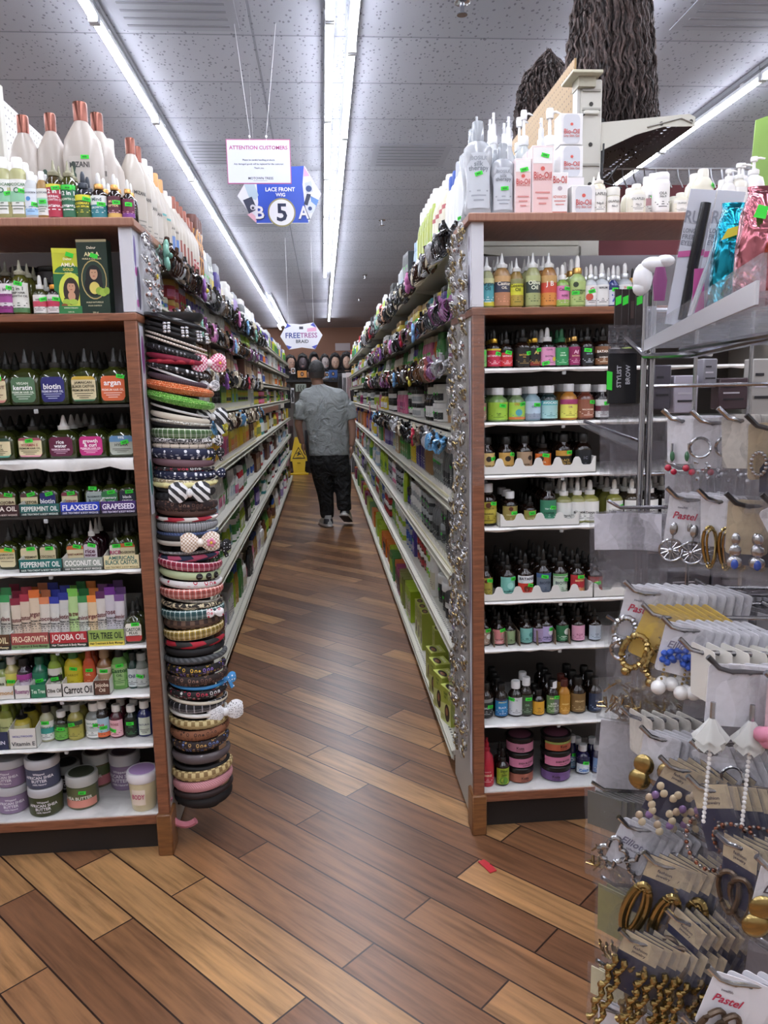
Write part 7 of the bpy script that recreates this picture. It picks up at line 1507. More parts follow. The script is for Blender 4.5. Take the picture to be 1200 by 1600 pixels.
limb(s_, [(492, 612, 0, .05), (482, 615, 0, .07), (476, 622, 0, .074), (471, 633, 0, .078), (469, 645, 0, .077), (468, 656, 0, .074)], m_s, 16); limb(s_, [(515, 612, 0, .05), (529, 616, 0, .07), (536, 623, 0, .074), (543, 634, 0, .078), (547, 645, 0, .076), (549, 655, 0, .073)], m_s, 16)
so = obj('t_shirt', s_, man); rm = so.modifiers.new('blend', 'REMESH'); rm.mode = 'VOXEL'; rm.voxel_size = .011; rm.use_smooth_shade = True; sm = so.modifiers.new('smooth', 'SMOOTH'); sm.iterations = 14; sm.factor = .5
c_ = G(); n1 = pp(497.5, 602); c_.tube([(n1.x+.068*math.cos(a), n1.y+.066*math.sin(a), n1.z+.01*math.sin(a)) for a in [2*PI*j/20 for j in range(20)]], .009, m_s, 8, True); obj('collar', c_, man)
m_t, N_, L__, bb = nodes('black_cotton'); n_ = tex(N_, L__, 'Noise', coord(N_), Scale=9, Detail=4, Distortion=1); bb.inputs['Base Color'].default_value = lin('101012'); bb.inputs['Roughness'].default_value = .8; bump(N_, L__, bb, n_.outputs[0], 1, .08)
t_ = G(); rg = []
for yy, xa, xb, ry in ((742, 488, 547, .11), (730, 484, 547, .135), (718, 483, 546, .14), (706, 485, 544, .13)):
    a, c = pp(xa, yy), pp(xb, yy); rg.append(((a.z+c.z)/2, (c.x-a.x)/2, ry, 2.4, (a.x+c.x)/2, PY))
t_.loft(rg, m_t, 28)
def leg(rows):
    rg = []
    for yy, xa, xb, dy in rows:
        a, c = pp(xa, yy, dy), pp(xb, yy, dy); rg.append((a.z, (c.x-a.x)/2, (c.x-a.x)/2*1.1, 2.2, (a.x+c.x)/2, PY+dy))
    t_.loft(rg, m_t, 20)
leg([(809, 502, 521, .01), (803, 500, 522, .01), (790, 499, 522, .01), (770, 495, 521, .01), (750, 489, 519, .0), (732, 485, 517, 0)])
leg([(797, 528, 549, -.06), (790, 526, 549, -.05), (775, 525, 548, -.03), (760, 522, 549, -.01), (745, 518, 549, 0), (730, 514, 548, 0)])
to = obj('trousers', t_, man); rm = to.modifiers.new('blend', 'REMESH'); rm.mode = 'VOXEL'; rm.voxel_size = .011; rm.use_smooth_shade = True; sm = to.modifiers.new('smooth', 'SMOOTH'); sm.iterations = 5; sm.factor = .5
def shoe(x, y, dy, yaw, pitch):
    p = pp(x, y, dy); g = G(); up = mat('b4b6b6', .6); so_ = mat('dededc', .5); dk = mat('3c3e42', .6)
    g.loft([(.0, .045, .135, 2.6), (.008, .05, .143, 2.6), (.026, .049, .14, 2.6)], so_, 24)
    g.loft([(.024, .046, .136, 2.5), (.05, .043, .125, 2.4, 0, -.004), (.075, .04, .085, 2.2, 0, -.035), (.1, .037, .058, 2, 0, -.06), (.112, .034, .052, 2, 0, -.065)], up, 24)
    g.loft([(.03, .0475, .05, 2.4, 0, -.075), (.06, .045, .046, 2.4, 0, -.078), (.08, .041, .04, 2.2, 0, -.078)], dk, 16)
    for k in range(4): g.tube([(-.03, .0+.022*k, .082-.008*k), (0, .004+.022*k, .09-.01*k), (.03, .0+.022*k, .082-.008*k)], .003, so_, 5)
    g.box(-.046, .046, -.12, .11, -.002, 0, dk)
    o = obj('shoe', g, man, (p.x, p.y, max(.004, p.z))); o.scale = (1.12, 1.12, 1.12); o.rotation_euler = (pitch, 0, yaw); return o
a = shoe(509, 820, .03, .35, 0); a.location.z = .004
a = shoe(541, 812, -.02, -.25, -.42); a.location.z = .075

# ================================================================ end of the aisle
YW = 14.4
def bx(name, px0, px1, py0, py1, Y, d, m, lab, cat, **k):
    a = at(px0, py1, 1, Y); c = at(px1, py0, 1, Y); g = G(); g.box(a.x, c.x, Y, Y+d, a.z, c.z, m, k.get('b', 0)); return obj(name, g, None, label=lab, category=cat)
sh = link('wig_shelf', None, None, (0, 0, 0), label='black wig shelf unit closing off the end of the aisle', category='shelf')
a = at(440, 600, 1, YW); c = at(554, 590, 1, YW)
g = G(); g.box(a.x-.1, c.x+.2, YW-.1, YW+.45, 1.68, 1.72, mat('1c1b1c', .5)); obj('shelf_board', g, sh)
g = G(); g.box(a.x-.1, c.x+.2, YW+.42, YW+.45, .1, 1.68, mat('6c6864', .7)); obj('back_panel', g, sh)
g = G(); g.box(a.x-.1, c.x+.2, YW-.05, YW+.42, .0, .12, dark); obj('base', g, sh)
for x in (440, 556):
    p = at(x, 600, 1, YW-.15); g = G(); g.box(p.x-.03, p.x+.03, YW-.17, YW-.12, 0, 2.1, steel); obj('upright', g, sh)
m_w, N_, L__, bb = nodes('curly_dark_wig'); n_ = tex(N_, L__, 'Noise', coord(N_), Scale=28, Detail=6, Distortion=2.5); L__.new(ramp(N_, L__, n_.outputs[0], (.35, '0b0a0b'), (.75, '2a2426')), bb.inputs['Base Color']); bb.inputs['Roughness'].default_value = .55; bump(N_, L__, bb, n_.outputs[0], 1, .04)
def wig_mesh(g, cx, cy, z0, z1, rx, ry, m, seed, dz=.012, open_face=True):
    q = random.Random(seed); n, S = 16, 26; vs = []
    for i in range(n+1):
        t = i/n; z = z0+(z1-z0)*t; f = (math.sin(PI*min(1, .25+.75*(1-t)*.9+.02)) if t > .5 else 1) if False else (1-.25*t if t < .6 else math.sqrt(max(0, 1-((t-.6)/.4)**2))*.85)
        for j in range(S):
            a_ = 2*PI*j/S; k = 1+q.uniform(-.09, .09)+.06*math.sin(9*a_+i)
            x = rx*f*math.cos(a_)*k; y = ry*f*math.sin(a_)*k
            if open_face and math.sin(a_) < -.55 and t > .3 and t < .84: y = max(y, -ry*.28)
            vs.append((cx+x, cy+y, z+q.uniform(-dz, dz)))
    fs = []
    for i in range(n):
        for j in range(S): fs.append((i*S+j, i*S+(j+1) % S, (i+1)*S+(j+1) % S, (i+1)*S+j))
    fs.append(tuple(range(S-1, -1, -1))); fs.append(tuple(n*S+j for j in range(S))); g.add(vs, fs, m)
W = [(452, 12, 'a08070', 'long curly wig on tan mannequin head, first by headband side shelves', .4), (471, 11, '50454a', 'rounded curly wig on grey mannequin head, second in the row', 0), (489, 9, 'a8887a', 'short curly wig on tan mannequin head above the man', .3), (506, 9, '9c9290', 'dark wig on pale grey mannequin head behind the man', .3), (522, 11, 'a88a78', 'straight wig with side parting on tan mannequin head, fifth in the row', .1), (540, 12, 'a88a78', 'wavy dark wig on tan mannequin head nearest the earring side', 0)]
for k, (px, r_, c, lab, yaw) in enumerate(W):
    p = at(px+2, 565, 1, YW+.05); o = link('wig_mannequin', None, None, (p.x, YW+.12, 1.72), yaw, label=lab, category='mannequin head'); mh = mat(c, .45)
    g = G(); g.loft([(0, .09, .075), (.03, .08, .065), (.08, .055, .055), (.16, .05, .052)], mh, 16); g.ball((0, 0, .3), (.075, .09, .12), mh, 16, 10); g.ball((0, -.055, .24), (.045, .04, .05), mh, 10, 6); g.ball((0, -.095, .29), (.012, .014, .024), mh, 8, 5); g.ball((0, -.09, .245), (.022, .008, .008), mat('8a5048', .5), 8, 4)
    for sx in (-1, 1): g.ball((sx*.028, -.082, .315), (.013, .006, .006), mat('1c1818', .4), 8, 4)
    obj('head', g, o)
    g = G(); s1 = r_*YW/F; wig_mesh(g, 0, .02, .0 if k not in (2, 3) else .12, .47+.02*(k % 3), s1, .13, m_w, k); obj('wig', g, o)
# packets, hanging packs and displays below the wigs
for k, (x0, x1, y0, y1, c, lab) in enumerate(((455, 461, 575, 584, 'd8d4d4', 'white picture card propped beside the first wig'), (465, 479, 579, 590, 'c8843c', 'orange hair packet with portrait below the second wig'), (508, 514, 581, 590, '8ab0d8', 'pale blue hair packet behind the man'), (514, 527, 578, 590, '2c4f8c', 'blue hair packet with portraits beside the man'), (514, 527, 590, 597, '1c2c50', 'dark blue packet lying under the blue one'))):
    o = bx('hair_packet', x0, x1, y0, y1, YW-.09, .02, mat(c, .4), lab, 'packet')
    g = G(); p = at((x0+x1)/2, (y0+y1)/2, 1, YW-.094); g.poly([(p.x+.03*math.cos(t), p.y, p.z+.04*math.sin(t)) for t in [2*PI*j/14 for j in range(14)]], mat('1a1416', .5)); g.poly([(p.x+.016*math.cos(t), p.y-.002, p.z+.022*math.sin(t)) for t in [2*PI*j/12 for j in range(12)]], mat('b08a70', .5)); obj('picture', g, o)
for k, (x0, x1, y0, y1, c, lab) in enumerate(((443, 448, 602, 641, '1b191b', 'looped black hair pack hanging nearest the headband side shelves'), (449, 453, 600, 638, '222023', 'second looped black hair pack at the aisle end'), (455, 459, 606, 630, 'd8d8da', 'white and red packet hanging beside black hair packs'), (462, 478, 600, 612, '8a9488', 'row of small silver green packs under the wig shelf'), (529, 535, 583, 622, '2a282c', 'braided black hair pack in white sleeve'), (536, 541, 583, 640, 'c8c6c8', 'white sleeve with braid beside the red braid pack'), (542, 549, 582, 642, 'd0c4c4', 'clear pack with dark red braids'), (440, 452, 655, 735, '9a7a80', 'faded pink braid packs hanging low by the shelves'), (453, 458, 655, 738, '5c4a48', 'brown braid pack hanging low beside pink ones'), (478, 484, 672, 730, '24242a', 'dark patterned roll standing behind the man'), (549, 553, 610, 668, '2a2426', 'dark pack by the earring side upright'), (549, 553, 670, 745, 'a8a8ac', 'pale tall pack at the foot of the earring side'))):
    o = bx('hair_pack', x0, x1, y0, y1, YW-.13-.004*k, .03, mat(c, .35), lab, 'packet', b=.004)
    g = G(); q = random.Random(k); a_ = at(x0, y1, 1, YW-.16); c_ = at(x1, y0, 1, YW-.16)
    for j in range(3):
        xx = a_.x+(c_.x-a_.x)*(.25+.25*j); g.tube([(xx+.006*math.sin(t*9), YW-.14-.004*k, a_.z+(c_.z-a_.z)*(.08+.8*t)) for t in [i/14 for i in range(15)]], .006, mat(('1a1416' if k not in (6, 7) else '6a2c28'), .5), 5)
    obj('hair', g, o)
bx('poster', 524, 547, 536, 548, YB-.012, .01, mat('b8b0b4', .5), 'framed portrait poster high behind the last wig', 'poster')
# wet floor sign
ws = link('wet_floor_sign', None, None, tuple(at(468, 741, 2, 0)), 0, label='yellow folding wet floor sign standing at the aisle end', category='sign'); wy = ws.location.y
K2_ = wy/F; yl = mat('d2b01c', .4)
def wz(y): return (741-y)*K2_*1.0
g = G(); g.prism([(-.155, wz(720)), (.155, wz(720)), (.145, wz(714)), (.06, wz(683)), (-.06, wz(683)), (-.145, wz(714))], lambda u, v, t: (u, -.12+.1*v/.7+t, v), .03, yl); obj('panel', g, ws)
g = G(); g.prism([(-.1, .03), (.1, .03), (.12, wz(720)), (-.12, wz(720))], lambda u, v, t: (u, -.12+.1*v/.7+t, v), .025, yl); g.box(-.17, .17, -.16, -.08, 0, .035, yl, .008); g.box(-.12, .12, .08, .14, 0, .035, yl, .006); g.box(-.03, .03, -.122+.01, -.118, wz(722), wz(726)+.035, mat('6a5a10', .6)); obj('base', g, ws)
g = G(); f = lambda u, v: (u, -.1245+.1*v/.7, v); zc = wz(709)
for sc_, m in ((1.0, mat('1a1810', .5)), (.8, yl)):
    f_ = (lambda u, v: (u, -.1245+.1*v/.7, v)) if sc_ == 1 else (lambda u, v: (u, -.1265+.1*v/.7, v)); g.poly([f_(-.12*sc_, zc-.085*sc_), f_(.12*sc_, zc-.085*sc_), f_(0, zc+.13*sc_)], m)
f3 = lambda u, v: (u, -.129+.1*v/.7, v); bk = mat('1a1810', .5)
g.poly([f3(.012+.011*math.cos(t), zc+.045+.011*math.sin(t)) for t in [2*PI*j/10 for j in range(10)]], bk)
for pts in ([(-.02, .03), (.01, .04), (.018, .02), (-.012, 0)], [(-.012, 0), (.018, .02), (.05, 0), (.045, -.012), (.0, -.012)], [(-.03, -.02), (-.012, .0), (.005, -.01), (-.02, -.04)], [(-.05, .012), (-.02, .03), (-.02, .018), (-.045, 0)]): g.poly([f3(a, zc+b_) for a, b_ in pts], bk)
g.text('CAUTION', f3, .014, bk, .13, 0, zc-.058); obj('warning_mark', g, ws)

# ================================================================ top of the earring side gondola: upright, pegboard, bracket shelf, wig
r = link('upright_post', None, None, (0, 0, 0), label='cream slotted steel post rising above the serum bottles', category='post')
g = G(); g.box(.908, .985, 2.74, 2.80, 1.3, 2.49, mat('b9b7ae', .45), .004); g.box(.898, .908, 2.74, 2.79, 1.97, 2.46, mat('a9a8a2', .5)); obj('column', g, r)
g = G()
for z in (2.43, 2.30, 2.17, 2.04): g.loft([(0, .007, .007), (.0015, .007, .007)], mat('2a2826', .6), 12); k0 = len(g.v)-24; g.v[k0:] = [(x+.946, 2.7385-z_, y+z-.02) for x, y, z_ in g.v[k0:]]
for z in (2.45, 2.39, 2.21, 2.10): g.box(.915, .978, 2.734, 2.741, z, z+.007, mat('96948c', .5)); 
for z in (2.375, 2.11): g.box(.92, .972, 2.728, 2.741, z, z+.013, mat('c2c0b8', .4), .003)
obj('slots', g, r); g = G(); g.box(.865, .97, 2.69, 2.82, 2.492, 2.502, mat('b5b19c', .5), .002); g.box(.895, .955, 2.72, 2.79, 2.46, 2.492, mat('a8a492', .5)); obj('top_plate', g, r)
m_p = pegboard_mat('tan_pegboard', '94784f', '3a2c1c')
g = G(); g.box(.905, .912, 2.80, 5.2, 2.28, 2.58, m_p); g.v = [(x, y, z) for x, y, z in g.v]; obj('pegboard', g, None, label='tan pegboard strip above the gondola behind the cream post', category='pegboard')
g = G(); g.box(.893, .899, 2.79, 3.6, 1.98, 2.38, pegboard_mat('white_peg2', 'cfcfd0')); obj('pegboard', g, None, label='white pegboard piece beside the cream post, under the tan one', category='pegboard')
bs = link('bracket_shelf', None, None, (0, 0, 0), label='black perforated shelf on a cream bracket arm under the curly wig', category='shelf')
def arm(y): g = G(); g.prism([(.985, 2.355), (1.30, 2.385), (1.322, 2.375), (1.322, 2.345), (1.21, 2.343), (1.11, 2.316), (.985, 2.262)], lambda u, v, t: (u, y+t, v), .004, mat('bbb9ae', .45)); g.tube([(1.15, y-.002, 2.34), (1.27, y-.002, 2.37), (1.31, y-.002, 2.355)], .003, mat('8a8880', .5), 5); return g
obj('bracket_arm', arm(2.75), bs); obj('bracket_arm', arm(3.95), bs)
g = G()
for X__, Z__ in ((1.306, 2.36), (1.2, 2.352)): g.tube([(X__, 2.7485, Z__), (X__, 2.7475, Z__)], .007, mat('3a3834', .6), 10)
obj('bracket_holes', g, bs)
def perf_black():
    m, N, L_, b = nodes('black_perforated'); sp = N.new('ShaderNodeSeparateXYZ'); L_.new(coord(N), sp.inputs[0])
    a = math_(N, L_, 'SUBTRACT', math_(N, L_, 'FRACT', math_(N, L_, 'MULTIPLY', sp.outputs[1], 32)), .5); x = math_(N, L_, 'SUBTRACT', math_(N, L_, 'FRACT', math_(N, L_, 'MULTIPLY', sp.outputs[0], 32)), .5)
    band = math_(N, L_, 'MULTIPLY', math_(N, L_, 'GREATER_THAN', sp.outputs[0], 1.20), math_(N, L_, 'LESS_THAN', sp.outputs[0], 1.262))
    hit = math_(N, L_, 'MULTIPLY', band, math_(N, L_, 'LESS_THAN', math_(N, L_, 'ADD', math_(N, L_, 'MULTIPLY', a, a), math_(N, L_, 'MULTIPLY', x, x)), .05))
    t = N.new('ShaderNodeBsdfTransparent'); mx = N.new('ShaderNodeMixShader'); L_.new(hit, mx.inputs[0]); L_.new(b.outputs[0], mx.inputs[1]); L_.new(t.outputs[0], mx.inputs[2]); L_.new(mx.outputs[0], N['Material Output'].inputs[0])
    b.inputs['Base Color'].default_value = lin('232429'); b.inputs['Roughness'].default_value = .5; return m
g = G(); g.add([(.99, 2.755, 2.27), (1.32, 2.755, 2.375), (1.32, 5.1, 2.375), (.99, 5.1, 2.27)], [(0, 1, 2, 3)], perf_black()); g.v = [(x, y, 2.346) for x, y, z in g.v]; obj('shelf_board', g, bs)
g = G(); g.box(.99, 1.0, 2.757, 5.1, 2.17, 2.37, mat('1c1d21', .6)); obj('back_board', g, bs)
# black cable ties
g = G()
for pts in ([(.86, 2.70, 2.33), (.885, 2.71, 2.35), (.92, 2.733, 2.375)], [(.88, 2.70, 2.30), (.9, 2.72, 2.33)], [(.99, 2.73, 2.28), (.985, 2.72, 2.22), (.98, 2.73, 2.17)], [(.955, 2.72, 2.16), (1.0, 2.71, 2.155), (1.03, 2.70, 2.2)], [(.985, 2.72, 2.15), (1.05, 2.71, 2.13)]): g.tube(pts, .0035, mat('17171a', .4), 6)
obj('cable_ties', g, None, label='black cable ties knotted round the cream post', category='cable tie')
# the big curly wig on its stand
m_b, N_, L__, bb = nodes('brown_curly_hair'); mp = N_.new('ShaderNodeMapping'); L__.new(coord(N_), mp.inputs[0]); mp.inputs['Scale'].default_value = (1, 1, .28)
n_ = tex(N_, L__, 'Noise', mp.outputs[0], Scale=60, Detail=7, Distortion=1.5); L__.new(ramp(N_, L__, n_.outputs[0], (.35, '1c1617'), (.55, '4a3b38'), (.75, '75605a')), bb.inputs['Base Color']); bb.inputs['Roughness'].default_value = .6; bump(N_, L__, bb, n_.outputs[0], 1, .03)
wg = link('curly_wig', None, None, (0, 0, 0), label='huge brown crimped wig on a stand on the black bracket shelf', category='wig')
g = G(); g.loft([(2.383, .07, .07, 2, 1.12, 3.05), (2.395, .07, .07, 2, 1.12, 3.05), (2.4, .02, .02, 2, 1.12, 3.05), (2.8, .02, .02, 2, 1.12, 3.05)], mat('2a2828', .5), 14); g.ball((1.11, 3.05, 2.88), (.08, .1, .13), mat('8a6a5a', .5), 16, 10); obj('wig_stand', g, wg)
def strands(name, cx, cy, z0, z1, rt, rb, n, seed, m, parent):
    """crimped locks falling from the crown, each a wavy tube"""
    q = random.Random(seed); g = G()
    for k in range(n):
        a_ = q.uniform(0, 2*PI); u = q.random()**.5; l0 = z1-(z1-z0)*q.uniform(0, .15)*(u); l1 = z0+q.uniform(-.02, .05); ph = q.uniform(0, 6); pts = []
        for i in range(30):
            t = i/29; rr = (math.sin(min(1, t*3.2)*PI/2)*rt + (rb-rt)*t)*u*(1+.04*math.sin(ph*3)); z = l0+(l1-l0)*t
            w_ = .008*math.sin(t*q.uniform(44, 48)+ph)
            pts.append((cx+rr*math.cos(a_)+w_+.02*math.sin(a_*3)*t, cy+rr*math.sin(a_)*.9+.006*math.cos(t*40+ph), z))
        g.tube(pts, [.002+.0035*math.sin(PI*min(1, .12+i/32)) for i in range(30)], m, 4, caps=False)
    return obj(name, g, parent)
g = G(); wig_mesh(g, 1.12, 3.05, 2.42, 3.05, .125, .12, m_b, 3, .01, False); obj('hair_core', g, wg)
strands('hair', 1.125, 3.05, 2.36, 3.09, .125, .195, 1000, 1, m_b, wg)
w2 = link('curly_wig', None, None, (0, 0, 0), label='second dark wavy wig behind the huge crimped one', category='wig')
g = G(); wig_mesh(g, 1.08, 3.75, 2.42, 2.92, .14, .13, m_b, 5, .01, False); obj('hair_core', g, w2)
strands('hair', 1.09, 3.75, 2.38, 3.0, .13, .185, 500, 2, m_b, w2)
# hanging rail of white hooks beyond the cabinet, maroon board, green sign
g = G(); g.tube([(1.0, 3.1, 2.30), (1.75, 3.1, 2.30)], .004, mat('b8bac0', .3, .6), 6)
for k in range(16): x = 1.02+k*.045; g.tube([(x, 3.1, 2.303), (x, 3.09, 2.265), (x+.015, 3.08, 2.225)], .003, mat('c8cad0', .3, .6), 5)
obj('hook_rail', g, None, label='white wire rail with hooks behind the cream bottles', category='rail')
g = G(); g.box(1.0, 1.75, 3.14, 3.16, 1.9, 2.25, mat('6a2830', .6)); obj('header_board', g, None, label='dark red header board behind the cream bottles', category='board')
g = G(); p = at(1225, 240, 1, 5.0); g.prism([(-.22, -.2), (.2, -.3), (.3, .1), (.1, .3), (-.2, .2)], lambda u, v, t: (p.x+u, 5+t, p.z+v), .005, mat('7c9c4c', .5)); g.tube([(p.x-.1, 5.002, p.z+.25), (p.x-.12, 5.002, CEIL)], .0012, str_m, 4); obj('hanging_sign', g, None, label='green hanging sign cut by the frame above the white pumps', category='sign')
g = G(); p = at(762, 1355, 2, 0); g.prism([(-.012, -.03), (.012, -.03), (.014, .0), (.01, .004), (.014, .008), (.01, .034), (-.012, .034)], lambda u, v, t: (p.x+u*math.cos(.4)-v*math.sin(.4), p.y+u*math.sin(.4)+v*math.cos(.4), .001+t), .003, mat('b02a34', .4)); obj('plastic_scrap', g, None, label='small red plastic scrap lying on the wood floor', category='scrap')

# ================================================================ earring rack in the foreground
chrome = metal('a9a9ae', .16); acr = bag_mat('clear_acrylic', 'b4b6be', .2, .05, 6); film = bag_mat('poly_bag', 'a4a2a8', .09, .05, 45); film_d = bag_mat('stacked_poly_bag', '8a868c', .15, .07, 50); foam = mat('dcdcde', .7)
O_ = Vector((-.966, .26, 0)); D_ = Vector((-.26, -.966, 0))       # outward (hooks), towards the viewer (along the rack side)
PB = Vector((.80, 1.27, 0))
rack = link('wire_display_rack', None, None, (0, 0, 0), label='chrome wire rack of carded earrings in the foreground', category='display rack')
g = G(); 
for dx in (0, .014): g.tube([(.55+dx, 1.3, .0), (.55+dx, 1.3, 1.63)], .0055, chrome, 10)
obj('pole', g, rack)
g = G(); g.loft([(0, .05, .05, 2, .555, 1.3), (.02, .04, .04, 2, .555, 1.3)], chrome, 16); obj('pole_foot', g, rack)
g = G()
for z in (1.58, 1.452, 1.30, 1.16, 1.0, .885, .80, .66, .52, .38): g.tube([(.555, 1.302, z), (1.12, 1.302, z)], .0035, chrome, 7)
for x in (.645, .745, .845, .945, 1.045): g.tube([(x, 1.306, .15), (x, 1.306, 1.62)], .0035, chrome, 7)
obj('rear_grid', g, rack)
g = G()
for z in (1.44, 1.32, 1.20, 1.08, .96, .84, .72, .60, .48): g.tube([tuple(PB+Vector((0, 0, z))), tuple(PB+D_*.68+Vector((0, 0, z)))], .0035, chrome, 7)
for k in range(7): p = PB+D_*(.005+.11*k)+O_*(-.006); g.tube([(p.x, p.y, .15), (p.x, p.y, 1.52)], .0035, chrome, 7)
obj('side_grid', g, rack)
def wob(w, h, d, m, seed, n=5, k=8, taper=0):
    """poly bag hanging from z=0: two wrinkled faces joined at the sides and bottom"""
    q = random.Random(seed); g = G(); vs = []
    for sd in (-1, 1):
        for i in range(k+1):
            for j in range(n+1):
                u = j/n-.5; t = i/k; e = math.sin(PI*j/n)*math.sin(PI*min(1, t*.9+.1))
                vs.append((u*w*(1-taper*t)+q.uniform(-.0012, .0012), sd*(d/2)*e+q.uniform(-.0018, .0018), -h*t))
    fs = []; o = (n+1)*(k+1)
    for b in (0, o):
        for i in range(k):
            for j in range(n):
                a = b+i*(n+1)+j; fs.append((a, a+1, a+n+2, a+n+1) if b else (a, a+n+1, a+n+2, a+1))
    return g.add(vs, fs, m)
bagM = [wob(.056, .118, .010, film, s).mesh('bag') for s in range(4)]; bagD = [wob(.056, .125, .012, film_d, s+7).mesh('bag') for s in range(4)]
def card_geo(kind, seed=0):
    g = G(); f = lambda u, v: (u, -.0006, v); f2 = lambda u, v: (u, -.001, v)
    if kind == 'navy':
        w, h = .046, .078; g.box(-w/2, w/2, 0, .0008, -h, .012, mat('1c2140', .4)); g.poly([f(-w/2, -.020), f(w/2, -.020), f(w/2, .012), f(-w/2, .012)], mat('bfae90', .5)); g.text('fashion', f2, .0045, mat('3a3040', .5), w*.8, 0, -.006); g.text('jewelry', f2, .004, mat('3a3040', .5), w*.6, 0, -.013)
    else:
        w, h = .052, .062; c = {'white': 'd9d8de', 'yellow': 'c9a84a', 'edge': 'd8d4cc', 'kraft': 'bfae90', 'pinkcard': 'd8b8c0'}[kind if kind in ('yellow', 'edge', 'kraft', 'pinkcard') else 'white']
        pts = []
        for cx, cz, a0 in ((w/2-.005, .007, 0), (-w/2+.005, .007, 90), (-w/2+.005, -h+.005, 180), (w/2-.005, -h+.005, 270)):
            for k in range(4): a = math.radians(a0+30*k); pts.append((cx+.005*math.cos(a), cz+.005*math.sin(a)))
        g.prism(pts, lambda u, v, t: (u, t, v), .0008, mat(c, .45))
        t = {'pastel': ('Pastel', 'b8304c'), 'linda': ('Linda', '4a3a48'), 'elliot': ('Elliot', '7a7488')}.get(kind)
        if t: g.text(t[0], lambda u, v: (u+v*.25, -.001, v), .0105, mat(t[1], .5), w*.6, .004, -.020); g.text('twelfth' if kind == 'pastel' else 'collection', lambda u, v: (u, -.001, v), .0035, mat('6a6672', .5), w*.5, -.006 if kind == 'pastel' else .003, -.008 if kind == 'pastel' else -.030)
    g.tube([(0, -.0012, .003+.0001), (0, .0018, .003)], .0028, mat('55555a', .5), 8)
    return g
CM = {k: card_geo(k).mesh('card') for k in ('navy', 'white', 'yellow', 'edge', 'kraft', 'pinkcard', 'pastel', 'linda', 'elliot')}
